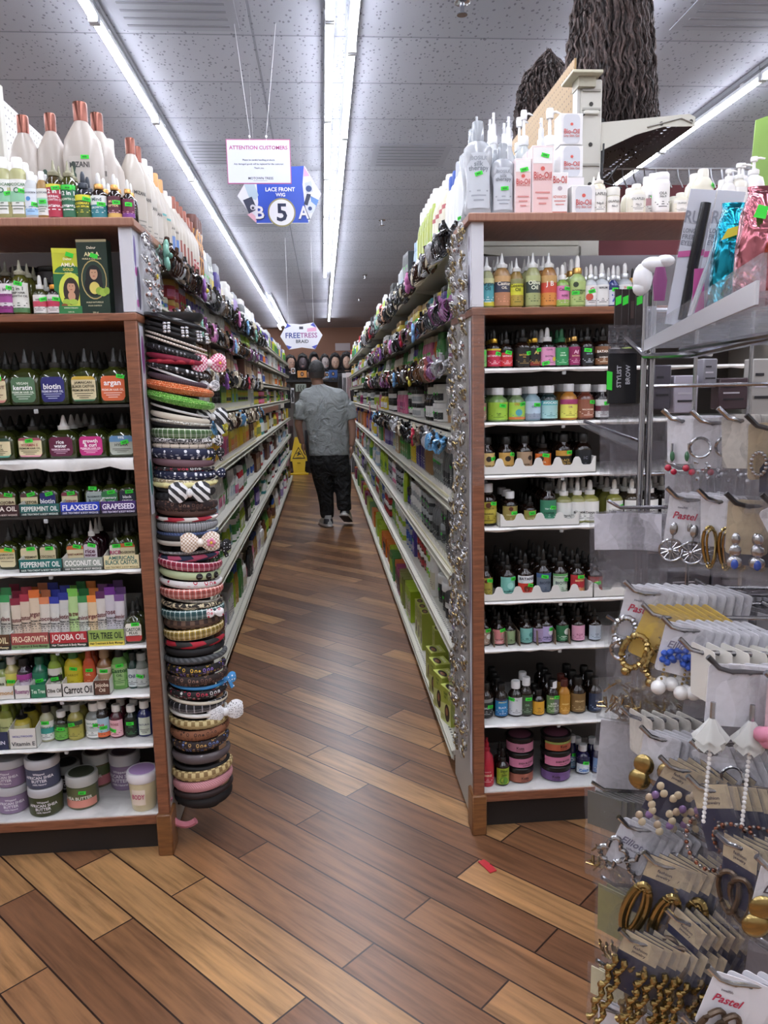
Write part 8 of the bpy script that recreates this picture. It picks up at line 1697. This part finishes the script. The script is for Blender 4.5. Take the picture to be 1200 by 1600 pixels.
def earr(kind):
    g = G(); ring = lambda cx, cz, rx, rz, r, m, y=-.006, n=22: g.tube([(cx+rx*math.cos(2*PI*j/n), y+.003*math.sin(4*PI*j/n), cz+rz*math.sin(2*PI*j/n)) for j in range(n)], r, m, 7, True)
    def twist(cx, cz, rx, rz, r, m, n=40):
        g.tube([(cx+rx*math.cos(2*PI*j/n), -.008, cz+rz*math.sin(2*PI*j/n)) for j in range(n)], [r*(1+.22*math.sin(j*PI*.9)) for j in range(n)], m, 8, True)
    q = random.Random(hash(kind) % 100 if False else len(kind)*7)
    for sx in (-1, 1):
        x = sx*.014
        if kind == 'twisted silver hoops': twist(x*1.1, -.052, .014, .019, .0042, silver_m); ring(x*1.1, -.078, .012, .014, .003, silver_m, -.01)
        elif kind == 'knobbly gold hoops': twist(x*1.2, -.055, .015, .024, .0042, gold_m); g.ball((x*1.2, -.008, -.085), .007, gold_m)
        elif kind == 'filigree discs':
            g.ball((x, -.006, -.040), (.006, .003, .010), silver_m); ring(x, -.072, .016, .016, .0018, silver_m)
            for k in range(6): a = PI*k/6; g.tube([(x-.015*math.cos(a), -.006, -.072-.015*math.sin(a)), (x+.015*math.cos(a), -.006, -.072+.015*math.sin(a))], .0011, silver_m, 5)
            g.ball((x, -.007, -.072), .004, silver_m); g.tube([(x, -.005, -.045), (x, -.005, -.058)], .0015, silver_m, 5)
        elif kind == 'cherry drops':
            g.tube([(x, -.005, -.03), (x*1.1, -.006, -.06)], .0022, silver_m, 6); g.ball((x*.9, -.007, -.050), (.004, .003, .008), mat('3c6a4a', .2)); g.ball((x*1.1-.004, -.008, -.068), .0055, mat('b01838', .12, 0, 0, .6)); g.ball((x*1.1+.006, -.008, -.074), .005, mat('b01838', .12, 0, 0, .6))
        elif kind == 'silver hoops':
            ring(x*1.25, -.030, .014, .014, .0022, silver_m)
            for k in range(12): g.ball((x+q.uniform(-.01, .01), -.008, -.062+q.uniform(-.016, .012)), q.uniform(.002, .0045), silver_m, 7, 4)
        elif kind == 'stone set ovals':
            for k in range(16): a = 2*PI*k/16; g.ball((x+.009*math.cos(a), -.006, -.040+.015*math.sin(a)), .0028, silver_m, 6, 4)
        elif kind == 'gold nuggets':
            for k in range(5): g.ball((x+q.uniform(-.004, .004), -.010, -.030-.010*k), (.011, .008, .008), gold_m, 9, 5)
        elif kind == 'gold twisted hoops': ring(x*.8, -.062, .009, .030, .0026, gold_m); ring(x*.8+.004, -.062, .006, .027, .0018, gold_m, -.010)
        elif kind == 'silver drops':
            for k in range(3): g.ball((x, -.007, -.040-.016*k), (.006+.002*k, .004, .009), silver_m)
            g.ball((x, -.011, -.074), (.005, .003, .007), mat('2c4aa0', .15, 0, 0, .6))
        elif kind == 'coral flower drops':
            g.ball((x, -.007, -.080), .006, mat('c03038', .15, 0, 0, .6))
            for k in range(10): a = 2*PI*k/10; g.ball((x+.011*math.cos(a), -.006, -.080+.012*math.sin(a)), .0028, rose_m, 6, 4)
            g.tube([(x, -.004, -.03), (x, -.005, -.068)], .0015, rose_m, 5)
        elif kind == 'blue blossoms':
            for k in range(5): a = 2*PI*k/5; g.ball((x+.006*math.cos(a), -.006, -.038+.008*math.sin(a)), .005, mat('2c50a8', .3), 7, 4)
            for k in range(4): g.ball((x, -.006, -.050-.007*k), .0022, gold_m, 6, 4)
            g.ball((x*1.1, -.008, -.084), .0105, pearl_m, 12, 8)
        elif kind == 'white tulle flowers':
            tm = mat('cfcfcb', .6, 0, .3); n0 = 28
            for lay, (zt, zb, rb_) in enumerate(((-.048, -.074, .019), (-.060, -.084, .015))):
                vs = [(x*1.5+.003*math.cos(2*PI*j/n0), -.012+.003*math.sin(2*PI*j/n0), zt) for j in range(n0)]+[(x*1.5+rb_*.6*(1+.12*math.cos(j*PI/2))*math.cos(2*PI*j/n0), -.012+rb_*.45*math.sin(2*PI*j/n0), (zt+zb)/2) for j in range(n0)]+[(x*1.5+rb_*(1+.16*math.cos(j*PI/2))*math.cos(2*PI*j/n0), -.012+rb_*.7*math.sin(2*PI*j/n0), zb+.003*math.cos(j*PI/2)) for j in range(n0)]
                g.add(vs, [(r_*n0+j, r_*n0+(j+1) % n0, (r_+1)*n0+(j+1) % n0, (r_+1)*n0+j) for r_ in range(2) for j in range(n0)], tm)
            g.tube([(x*1.5, -.01, -.03), (x*1.5, -.012, -.05)], .003, silver_m, 6)
            for k in range(18): g.ball((x*1.5, -.014, -.080-.0055*k), .0026, pearl_m, 6, 4)
        elif kind == 'domed gold discs':
            g.ball((x*1.2, -.008, -.040), (.015, .006, .016), gold_m, 16, 8); g.ball((x*1.35, -.009, -.064), (.016, .007, .016), gold_m, 16, 8)
        elif kind == 'petal clusters':
            for k in range(9): g.ball((x+q.uniform(-.009, .009), -.007, -.030-.008*k), (.0055, .0025, .0065), mat(('c8b89c', 'c8b89c', '8a709c', 'b8a48c')[k % 4], .25, .2), 8, 5)
        elif kind == 'stone set hoops':
            for k in range(30): a = 2*PI*k/30; g.ball((x*1.3+.027*math.cos(a)*1, -.008-.012*math.sin(a)*sx, -.062+.031*math.sin(a)), .003, rose_m if k % 2 else silver_m, 6, 4)
        elif kind == 'silver butterflies':
            pts = []
            for j in range(40):
                a = 2*PI*j/40; r = .016*(.55+.45*abs(math.cos(2*a-.4)))*(1.25 if math.sin(a) > 0 else .95); pts.append((x*1.45+r*math.cos(a), -.008, -.046+r*1.4*math.sin(a)))
            g.tube(pts, .0034, silver_m, 8, True)
        elif kind == 'long ribbed gold ovals':
            for r_, rr in ((.0125, .0042), (.006, .0026)):
                n = 54; g.tube([(x*1.25+r_*math.cos(2*PI*j/n), -.008, -.066+(r_+.026)*math.sin(2*PI*j/n)) for j in range(n)], [rr*(1+.14*(j % 2)) for j in range(n)], gold_m, 8, True)
        elif kind == 'long braided gold drops':
            for c in (-.006, .005): n = 26; g.tube([(x*1.3+c+.003*math.sin(j*.9), -.008+.003*math.cos(j*.9), -.028-.0042*j) for j in range(n)], [.0036*(1+.35*math.sin(j*1.8)) for j in range(n)], gold_m, 8)
        elif kind == 'pink fluffy blooms':
            for k in range(9): g.ball((x*1.4+q.uniform(-.012, .012), -.01+q.uniform(-.006, .006), -.060+q.uniform(-.02, .02)), .010, mat('d0849c', .6, 0, .15), 8, 5)
        elif kind == 'brown oval hoops': ring(x*.6, -.060, .014, .028, .0035, mat('5a4a3c', .3, .5))
    return g
ER = {}
rackn = {}
def hook(tx, ty, Y, L_, n, kinds, ek, lab, yaw=-40, bags='M', front_e=1, gap=.012, scale=1.0, roll=0, dark_tip=False, every=0):
    tip = at(tx, ty, 1, Y); o = O_; base = tip - o*L_ + Vector((0, 0, -.012))
    g = G(); hm = mat('2c2a2c', .35) if dark_tip else chrome
    g.tube([tuple(base), tuple(tip-o*.028+Vector((0, 0, -.018))), tuple(tip-o*.014+Vector((0, 0, -.014))), tuple(tip)], [.0032, .0032, .0034, .0038], hm, 8); obj('hook', g, rack)
    q = random.Random(int(tx*7+ty)); kinds = kinds if isinstance(kinds, (list, tuple)) else [kinds]
    for k in range(n):
        p = tip - o*(.030+gap*k) + Vector((0, 0, -.022)); ck = kinds[min(k, len(kinds)-1)]
        yw = math.radians(yaw + (-62-yaw)*min(1, k/4)*.75) + q.uniform(-.06, .06)
        rot = (q.uniform(-.06, .06)+.05, math.radians(roll)+q.uniform(-.05, .05), yw)
        if k == 0: l, gp = lab, None
        else: l = 'packs stacked behind the ' + lab.split(' on ')[0].split(' with ')[-1] if False else 'carded pack in the stack behind ' + ' '.join(lab.split()[:9]); gp = 'stack behind ' + ' '.join(lab.split()[:9])
        uniq(l, gp)
        c = link('earring_card', CM[ck], None, tuple(p), 0, label=l, category='earrings', group=gp); c.rotation_euler = rot; c.scale = (scale,)*3
        if (k < front_e or (every and k % every == 0)) and ek:
            if ek not in ER: ER[ek] = earr(ek).mesh('earring_pair')
            link('earring_pair', ER[ek], c)
        if bags: link('bag', q.choice(bagM if bags == 'M' else bagD), c, (0, -.002, .012))
E1 = 'upper hook row'; 
hook(1035, 640, 1.16, .26, 4, 'white', 'cherry drops', 'white card with green and red cherry drop earrings', -60, every=2)
hook(1080, 642, 1.08, .24, 4, 'white', 'silver hoops', 'white card with silver hoops and rhinestone clusters', -25, every=3)
hook(1122, 637, 1.02, .22, 3, 'edge', None, 'blank pale card bagged on the third upper hook', -50, bags='D')
hook(1166, 648, .95, .22, 4, ['kraft', 'navy'], 'stone set ovals', 'kraft and navy card with stone set ovals', -20, dark_tip=True, every=2)
hook(1205, 650, .90, .2, 3, 'kraft', 'gold nuggets', 'kraft card with chunky gold nugget earrings at frame edge', -15, dark_tip=True)
hook(1042, 762, 1.08, .28, 6, 'pastel', 'filigree discs', 'Pastel card with round filigree disc earrings', -25, roll=8, every=2)
hook(1090, 764, 1.04, .26, 5, 'white', 'gold twisted hoops', 'white card with long gold hoops behind filigree discs', -45, every=2)
hook(1134, 770, .98, .26, 4, ['kraft', 'navy'], 'silver drops', 'kraft card with heavy silver drop earrings', -25, dark_tip=True, every=2)
hook(1190, 772, .92, .2, 4, 'white', 'coral flower drops', 'big tilted white card with coral flower drop earrings', -20, roll=-28, dark_tip=True, scale=1.15)
hook(976, 908, 1.08, .40, 11, ['pastel']+['white']*10, 'twisted silver hoops', 'Pastel card with twisted silver hoops', -20, roll=10, scale=1.1)
hook(1004, 944, 1.04, .34, 7, 'yellow', 'knobbly gold hoops', 'yellow card with knobbly gold hoop earrings', -30, roll=20, every=2, scale=1.1)
hook(1034, 964, 1.00, .32, 9, ['elliot']+['white']*8, 'blue blossoms', 'Elliot card with blue blossoms and pearls', -22, roll=14, every=1, front_e=9)
hook(1062, 998, .96, .28, 8, 'edge', None, 'tall cream card seen edge-on near the pearls', -80, gap=.02, bags='')
hook(1106, 1026, .88, .26, 4, 'white', 'white tulle flowers', 'white card with white tulle flower earrings on pearl chains', -12, dark_tip=True, scale=1.1, gap=.02)
hook(970, 1104, 1.10, .25, 5, 'edge', None, 'cream cards on short hook below the gold hoops', -72, gap=.018)
hook(1001, 1135, 1.02, .3, 6, 'white', 'domed gold discs', 'white card with domed gold disc earrings', -35, every=2, roll=8)
hook(1031, 1182, .97, .3, 7, 'navy', 'petal clusters', 'navy and kraft card with petal cluster earrings', -28, roll=24, every=2)
hook(1078, 1156, .96, .2, 5, 'white', 'silver hoops', 'tilted white card behind the petal clusters', -35, roll=-24)
hook(1074, 1212, .90, .3, 7, 'navy', 'stone set hoops', 'navy card with large stone set hoop earrings', -40, roll=-16, every=3, dark_tip=False)
hook(1196, 1050, .84, .2, 3, 'pinkcard', 'pink fluffy blooms', 'pink card with fluffy pink bloom earrings at frame edge', -25)
hook(966, 1276, 1.02, .3, 8, ['elliot']+['white']*7, 'silver butterflies', 'Elliot card with outlined silver butterflies', -22, roll=22, every=4, scale=1.05)
hook(1006, 1332, .93, .3, 8, 'navy', 'long ribbed gold ovals', 'navy card with long ribbed gold ovals', -22, roll=16, every=3, scale=1.1)
hook(1118, 1300, .84, .26, 7, 'navy', 'brown oval hoops', 'navy card almost buried under clear bags', -60, bags='D')
hook(1182, 1338, .76, .2, 4, 'linda', 'domed gold discs', 'Linda card with stacked gold disc earrings', -14, roll=8, every=2)
hook(968, 1452, .92, .3, 8, 'navy', 'long braided gold drops', 'navy card with long braided gold drops', -28, roll=14, every=2, scale=1.1)
hook(1040, 1420, .90, .26, 7, 'navy', 'brown oval hoops', 'navy card with brown ovals beside long gold ovals', -50, roll=20, bags='D', every=3)
hook(1106, 1510, .76, .26, 8, ['pastel']+['white']*7, 'brown oval hoops', 'Pastel card with brown oval earrings near the bottom', -16, roll=14, gap=.016, bags='')
hook(1065, 1585, .82, .26, 6, 'navy', 'long braided gold drops', 'navy card at the bottom frame edge', -30, bags='D')
hook(930, 1560, .98, .3, 9, 'white', 'gold twisted hoops', 'white card with thin gold hoops at the bottom', -40, bags='M', every=2)
# bag-only stacks: cascades at the left of the rack and rows filling its face
def cascade(tx, ty, Y, L_, n, wh, m, lab, grp, gold=None, gap=.011, yaw=-55, step=(0, 0, 0), head=None):
    tip = at(tx, ty, 1, Y); base = tip - O_*L_; g = G(); g.tube([tuple(base+Vector((0, 0, -.01))), tuple(tip-O_*.02+Vector((0, 0, -.012))), tuple(tip)], .0032, chrome, 8); obj('hook', g, rack)
    q = random.Random(int(tx+ty)); ms = [wob(wh[0], wh[1], .014, m, s+int(ty)).mesh('poly_bag') for s in range(3)]; gm = None
    if gold:
        gm = []
        for s in range(3):
            gg = G(); qq = random.Random(s)
            for k in range(20):
                x0 = qq.uniform(-wh[0]*.36, wh[0]*.36); z0 = -wh[1]*qq.uniform(.55, .93); gg.tube([(x0, qq.uniform(-.004, .004), z0), (x0+qq.uniform(-.012, .012), 0, z0-qq.uniform(-.01, .015)), (x0+qq.uniform(-.01, .01), .003, z0-qq.uniform(0, .02))], .0016, gold, 5)
            gm.append(gg.mesh('earring_pair'))
    hm = None
    if head: hg = G(); hg.box(-wh[0]*.42, wh[0]*.42, -.001, .001, -wh[1]*head[1], -.004, mat(head[0], .5)); hm = hg.mesh('card')
    for k in range(n):
        p = tip - O_*(.02+gap*k) + Vector((step[0]*k, step[1]*k, -.018+step[2]*k)); uniq(lab, grp)
        o = link('bagged_earrings', q.choice(ms), None, tuple(p), 0, label=lab, category='earrings', group=grp); o.rotation_euler = (q.uniform(-.05, .1), q.uniform(-.08, .08), math.radians(yaw)+q.uniform(-.12, .12))
        if gm: link('earring_pair', q.choice(gm), o)
        if hm: link('card', hm, o)
cascade(950, 782, 1.24, .12, 5, (.10, .13), film_d, 'crumpled clear bag left of the chrome pole under the olive droppers', 'crumpled clear bags left of the pole', yaw=-20, gap=.012, head=('d4d2da', .5))
cascade(948, 962, 1.18, .22, 11, (.075, .17), film, 'clear bag of gold wires at the back, above the white sleeves', 'bags of gold wires behind the silver hoops', gold_m, yaw=-35)
cascade(955, 1108, 1.2, .2, 8, (.085, .15), film_d, 'pale sleeve pack left of the pole, under the gold wires', 'pale sleeve packs left of the pole', yaw=-25, head=('c8c6cc', .9))
cascade(925, 1222, 1.14, .3, 16, (.07, .155), film, 'clear bag of tangled gold wire in the left cascade', 'left cascade of gold wire bags', gold_m, yaw=-50, step=(.0, 0, .0), head=('5a5850', .4))
cascade(940, 1370, 1.06, .3, 18, (.065, .17), film, 'clear bag with olive card in the lower left cascade', 'lower left cascade of clear bags', gold_m, yaw=-50, head=('8a8458', .5))
cascade(932, 1500, 1.0, .26, 14, (.07, .14), film, 'pale clear bag at the very bottom left of rack', 'bottom left clear bags', silver_m, yaw=-45, head=('c8c0a0', .35))
for k, (tx, ty, Y, gl, hd) in enumerate(((1120, 1250, .98, gold_m, ('3a3438', .45)), (1165, 1240, .92, rose_m, ('a89c88', .3)), (1080, 1300, .98, None, ('8a8488', .5)), (1150, 1385, .9, None, ('6a6468', .5)), (1090, 1400, .93, gold_m, ('9a8c78', .35)), (1175, 1460, .84, None, ('7a7478', .5)), (1150, 930, 1.05, silver_m, ('8c8a90', .4)), (1190, 940, 1.0, silver_m, ('a8a4a8', .4)), (1130, 1090, 1.02, gold_m, ('9a9498', .4)), (1085, 905, 1.12, silver_m, ('a4a2a8', .4)), (1190, 690, 1.1, silver_m, ('b0aeb4', .4)), (1075, 1060, 1.08, None, ('8a8488', .45)), (1040, 720, 1.2, silver_m, ('a8a6ac', .4)), (1150, 1560, .82, None, ('8a8488', .45)))):
    cascade(tx, ty, Y, .2, 12, (.06, .14), film_d, f"clear bag in the dense middle stacks, {['first', 'second', 'third', 'fourth', 'fifth', 'sixth', 'seventh', 'eighth', 'ninth', 'tenth', 'eleventh', 'twelfth', 'thirteenth', 'fourteenth'][k]} of them counted down", f"dense clear bag stack {['a', 'b', 'c', 'd', 'e', 'f', 'g', 'h', 'i', 'j', 'k', 'l', 'm', 'n'][k]}", gl, yaw=-58, head=hd)
# clear acrylic tray on top of the rack
A_ = Vector((.548, 1.29, 0)); Bv = Vector((.335, .58, 0)); dn = (Bv-A_).normalized(); nn = Vector((dn.y, -dn.x, 0)); nn = nn if nn.x > 0 else -nn; TZ = 1.515; LN = (Bv-A_).length
def tp(a, b, z): p = A_+dn*a+nn*b; return (p.x, p.y, z)
def slab(g, a0, a1, b0, b1, z0, z1, m):
    vs = [tp(a, b, z) for z in (z0, z1) for a, b in ((a0, b0), (a1, b0), (a1, b1), (a0, b1))]; g.add(vs, [(3, 2, 1, 0), (4, 5, 6, 7), (0, 1, 5, 4), (1, 2, 6, 5), (2, 3, 7, 6), (3, 0, 4, 7)], m)
tr_ = link('acrylic_tray', None, None, (0, 0, 0), label='clear acrylic tray of makeup brushes on top of the rack', category='tray')
g = G(); slab(g, 0, LN, 0, .26, TZ, TZ+.006, acr); obj('tray_floor', g, tr_)
g = G(); slab(g, 0, LN, 0, .004, TZ-.006, TZ+.034, acr); obj('tray_lip', g, tr_); g = G(); slab(g, 0, LN, -.003, -.0005, TZ-.004, TZ+.014, mat('c0c0c6', .2)); obj('price_channel', g, tr_); g = G(); slab(g, 0, .004, 0, .26, TZ, TZ+.07, acr); slab(g, 0, LN, .256, .26, TZ, TZ+.07, acr); obj('tray_wall', g, tr_)
g = G(); g.tube([tp(-.03, -.03, TZ+.02), tp(-.005, 0, TZ-.012), tp(.1, .06, TZ-.016), tp(LN, .07, TZ-.016)], .005, chrome, 8); g.tube([tp(.02, .1, TZ-.014), tp(.25, .02, TZ-.014), tp(LN, .1, TZ-.014)], .004, chrome, 8); obj('wire_support', g, tr_)
slp = lambda a, b: A_+dn*a+nn*b
# white foam wrapped corner
g = G(); g.ball((0, 0, 0), (.016, .018, .026), foam, 12, 8); g.ball((.014, -.008, .022), (.02, .016, .013), foam, 12, 8); g.ball((.032, -.014, .027), (.016, .014, .010), foam, 10, 6); g.ball((-.004, 0, -.014), (.012, .014, .014), foam, 10, 6); p = at(1004, 436, 1, 1.3); obj('foam_wrap', g, rack, tuple(p))
def metallic(c): 
    m, N, L_, b = nodes('foil_'+c); b.inputs['Base Color'].default_value = lin(c); b.inputs['Metallic'].default_value = .95; b.inputs['Roughness'].default_value = .18
    n = tex(N, L_, 'Noise', coord(N), Scale=18, Detail=3, Distortion=1.2); bump(N, L_, b, n.outputs[0], .8, .02); return m
def foil_bag(px, top, bot, wpx, Y, m, lab, tilt):
    a = at(px, bot, 1, Y); b_ = at(px, top, 1, Y); h = b_.z-a.z; w = wpx*Y/F/2; g = G()
    g.loft([(0, w*.85, .018, 2.4), (h*.05, w*.98, .026, 2.4), (h*.5, w, .03, 2.3), (h*.78, w*.9, .026, 2.2), (h*.93, w*.62, .016, 2.2), (h*.96, w*.66, .006, 2.4), (h, w*.7, .004, 2.4)], m, 28)
    o = obj('brush_pouch', g, None, (a.x, a.y, max(a.z, TZ+.008)), 0, label=lab, category='pouch'); o.rotation_euler = (0, tilt, -.4); return o, w, h
o, w, h = foil_bag(1128, 318, 486, 48, .96, metallic('1f8aa0'), 'shiny teal blue foil brush pouch standing in the clear tray', .06)
g = G(); g.poly([(-.012, -.033, h*.62), (.016, -.03, h*.70), (.02, -.03, h*.78), (-.006, -.033, h*.72)], mat('c8c040', .4)); obj('label', g, o)
o, w, h = foil_bag(1174, 292, 478, 62, .86, metallic('b06a74'), 'shiny rose pink foil brush pouch standing in the clear tray', .04)
g = G(); g.poly([(-.01, -.034, h*.7), (.002, -.034, h*.68), (.004, -.033, h*.78), (-.006, -.034, h*.8)], mat('35d838', .5)); obj('price_sticker', g, o)
foil_bag(1222, 330, 478, 44, .84, metallic('c8905c'), 'orange gold foil pouch cut by the frame edge', .0)
def liner(px, top, bot, Y, lab, tilt):
    a = at(px, bot, 1, Y); h = at(px, top, 1, Y).z-a.z; g = G(); g.box(-.017, .017, 0, .0012, 0, h, mat('c6c8d2', .25), .0003)
    o = obj('eyeliner_card', g, None, (a.x, a.y, max(a.z, TZ+.007)), 0, label=lab, category='makeup card'); o.rotation_euler = (.04, tilt, -.35)
    g = G(); f = lambda u, v: (u, -.0008, v)
    g.text('RU', f, .016, mat('8a8c98', .4), .02, -.007, h*.80)
    for k, t in enumerate(('LONG', 'FREE', 'EYEL')): g.text(t, f, .006, mat('7a7c88', .4), .016, -.008, h*(.70-.045*k))
    g.poly([f(-.017, h*.50), f(.017, h*.53), f(.017, h*.575), f(-.017, h*.545)], mat('c05a94', .4)); obj('print', g, o)
    g = G(); g.tube([(.005, -.006, h*.04), (.005, -.006, h*.42), (.005, -.006, h*.43), (.006, -.006, h*.9)], [.0062, .0068, .0075, .0068], mat('17171c', .25), 12); obj('eyeliner_pen', g, o)
    g = G(); g.box(-.019, -.018, -.013, 0, 0, h, film); g.box(.018, .019, -.013, 0, 0, h, film); obj('blister', g, o)
liner(1058, 298, 508, 1.08, 'eyeliner pen card with pink stripe nearest the foam wrap', .15)
liner(1097, 300, 506, 1.03, 'second eyeliner pen card, beside the teal foil pouch', .17)
g = G(); a = at(1078, 495, 1, 1.0); b_ = at(1112, 395, 1, 1.0); g.tube([tuple(a), tuple(b_), tuple(b_+(b_-a)*.25)], [.004, .003, .002], mat('b8b8c0', .2, .7), 8); obj('makeup_brush', g, None, label='thin silver handled makeup brush leaning in the tray', category='brush')
g = G(); a = at(1090, 492, 1, 1.02); g.box(-.008, .008, 0, .002, 0, .06, mat('a84480', .3)); g.v = [(x*(1-.3*z/.085), y, z) for x, y, z in g.v]; obj('pink_packet', g, None, tuple(a), -.3, label='magenta makeup packet behind the silver brush', category='packet')
g = G(); a = at(1030, 470, 1, 1.18); g.loft([(0, .008, .003), (.03, .011, .004), (.05, .007, .003)], mat('7a3a6a', .3), 14); obj('makeup_packet', g, None, tuple(a), -.2, label='plum coloured round packet beside the foam wrap', category='packet')
# brow pens and lash sleeves left of the pole
for k in range(6):
    px = 966+k*11; Y = 1.34+.004*k; t = at(px, 452, 1, Y); b_ = at(px, 512, 1, Y); g = G(); g.box(-.0055, .0055, -.002, .002, b_.z-t.z, 0, mat('241a18', .35)); o = obj('brow_pen', g, None, (t.x, Y, t.z), 0, label='dark brown brow pen sleeve hanging beside the white dropper bottles', category='makeup', group='brow pens left of the rack'); 
    g = G(); 
    if k in (0, 1, 3): g.poly([(-.005, -.0025, -.028), (.005, -.0025, -.024), (.005, -.0025, -.010), (-.005, -.0025, -.014)], mat('35d838', .5)); obj('price_sticker', g, o)
    else: g.poly([(-.003, -.0025, -.05), (.003, -.0025, -.05), (.003, -.0025, -.02), (-.003, -.0025, -.02)], mat('4a3a36', .4)); obj('print', g, o)
a = at(976, 530, 1, 1.325); g = G(); g.box(-.029, .029, 0, .001, -.024, .024, film_d); 
for k in range(4): 
    for j in range(6): x = -.024+.0145*k; g.box(x, x+.008, -.001, -.0005, -.018+.006*j, -.018+.006*j+.0022+.001*(j % 2), mat('3a3a3e', .5))
obj('barcode_sleeve', g, None, tuple(a), 0, label='pale sleeve of barcodes under the brow pens', category='sleeve')
a = at(972, 590, 1, 1.335); g = G(); g.box(-.024, .026, 0, .006, -.045, .05, mat('16161a', .3)); o = obj('brow_kit_pack', g, None, tuple(a), 0, label='black brow stylist pack hanging left of the chrome pole', category='packet')
g = G(); fv = lambda u, v: (v, -.0008, u); g.text('BROW', lambda u, v: (.010-v, -.0008, u), .008, mat('b8b8c0', .4), .06, .005, 0); g.text('STYLIST', lambda u, v: (-.006-v, -.0008, u), .008, mat('b8b8c0', .4), .075, .002, 0); obj('print', g, o)
g = G(); g.poly([(-.028, -.001, -.02), (-.018, -.001, -.022), (-.018, -.001, .01), (-.028, -.001, .012)], mat('35d838', .5)); obj('price_sticker', g, o)
for k, (px0, px1, py0, py1, Y, lab) in enumerate(((938, 1004, 632, 742, 1.36, 'large translucent sleeve left of the pole beside capped bottles'), (952, 1040, 690, 745, 1.34, 'lower translucent sleeve above the white dropper bottles'), (1020, 1050, 655, 740, 1.33, 'grey clear sleeve just right of the chrome pole'))):
    a = at((px0+px1)/2, py0, 1, Y); w = (px1-px0)*Y/F; h = (py1-py0)*Y/F
    for j in range(2): o = obj('clear_sleeve', wob(w, h, .004, film_d, k*3+j), None, (a.x+.006*j, Y+.012*j, a.z-.004*j), -.1, label=lab, category='sleeve', group=lab[:40])
g = G(); pts = [at(912, 658, 1, 1.33), at(1002, 690, 1, 1.33), at(1000, 706, 1, 1.33), at(918, 668, 1, 1.33)]
vs = [tuple(p) for p in pts]+[(p.x+.004, p.y+.05, p.z) for p in pts]; g.add(vs, [(0, 1, 2, 3), (7, 6, 5, 4), (0, 4, 5, 1), (1, 5, 6, 2), (2, 6, 7, 3), (3, 7, 4, 0)], acr); g.tube([tuple(pts[0]), tuple(pts[1])], .003, chrome, 6); obj('acrylic_arm', g, rack)
# stock seen through the rear grid
for k, (px0, px1, py0, py1, c, lab) in enumerate(((1052, 1092, 586, 646, 'b4aebc', 'lilac white box seen through the rack grid'), (1098, 1122, 560, 606, '8a8890', 'grey box at the top of the rack grid'), (1122, 1170, 590, 640, '4a3a40', 'dark maroon pack seen through the rack grid'), (1172, 1210, 560, 650, 'a8a4a0', 'pale printed pack at the frame edge behind the grid'), (1020, 1050, 570, 640, '54505a', 'charcoal pack just right of the pole'), (1052, 1110, 1076, 1100, '8aa088', 'green grey packet lying behind the pearl earrings'), (1040, 1110, 890, 930, '4c4a50', 'dark packet behind the pastel cards'), (1110, 1210, 880, 960, '5c5860', 'grey pack behind the middle hooks'), (1040, 1210, 1110, 1220, '5a565c', 'broad grey pack low behind the rack grid'), (1100, 1210, 650, 860, '77747c', 'tall grey pack behind the upper hooks'))):
    Y = 1.345; a = at(px0, py1, 1, Y); b_ = at(px1, py0, 1, Y); g = G(); g.box(a.x, b_.x, Y, Y+.03, a.z, b_.z, mat(c, .3), .002); o = obj('boxed_stock', g, None, label=lab, category='box')
    g = G(); 
    for j in range(3): zz = a.z+(b_.z-a.z)*(.3+.2*j); g.box(a.x+(b_.x-a.x)*.15, a.x+(b_.x-a.x)*(.85-.15*j), Y-.001, Y-.0003, zz, zz+(b_.z-a.z)*.05, mat('c4c0c8' if j % 2 else '2c2a30', .4))
    obj('print', g, o)
print('objects', len(bpy.data.objects))
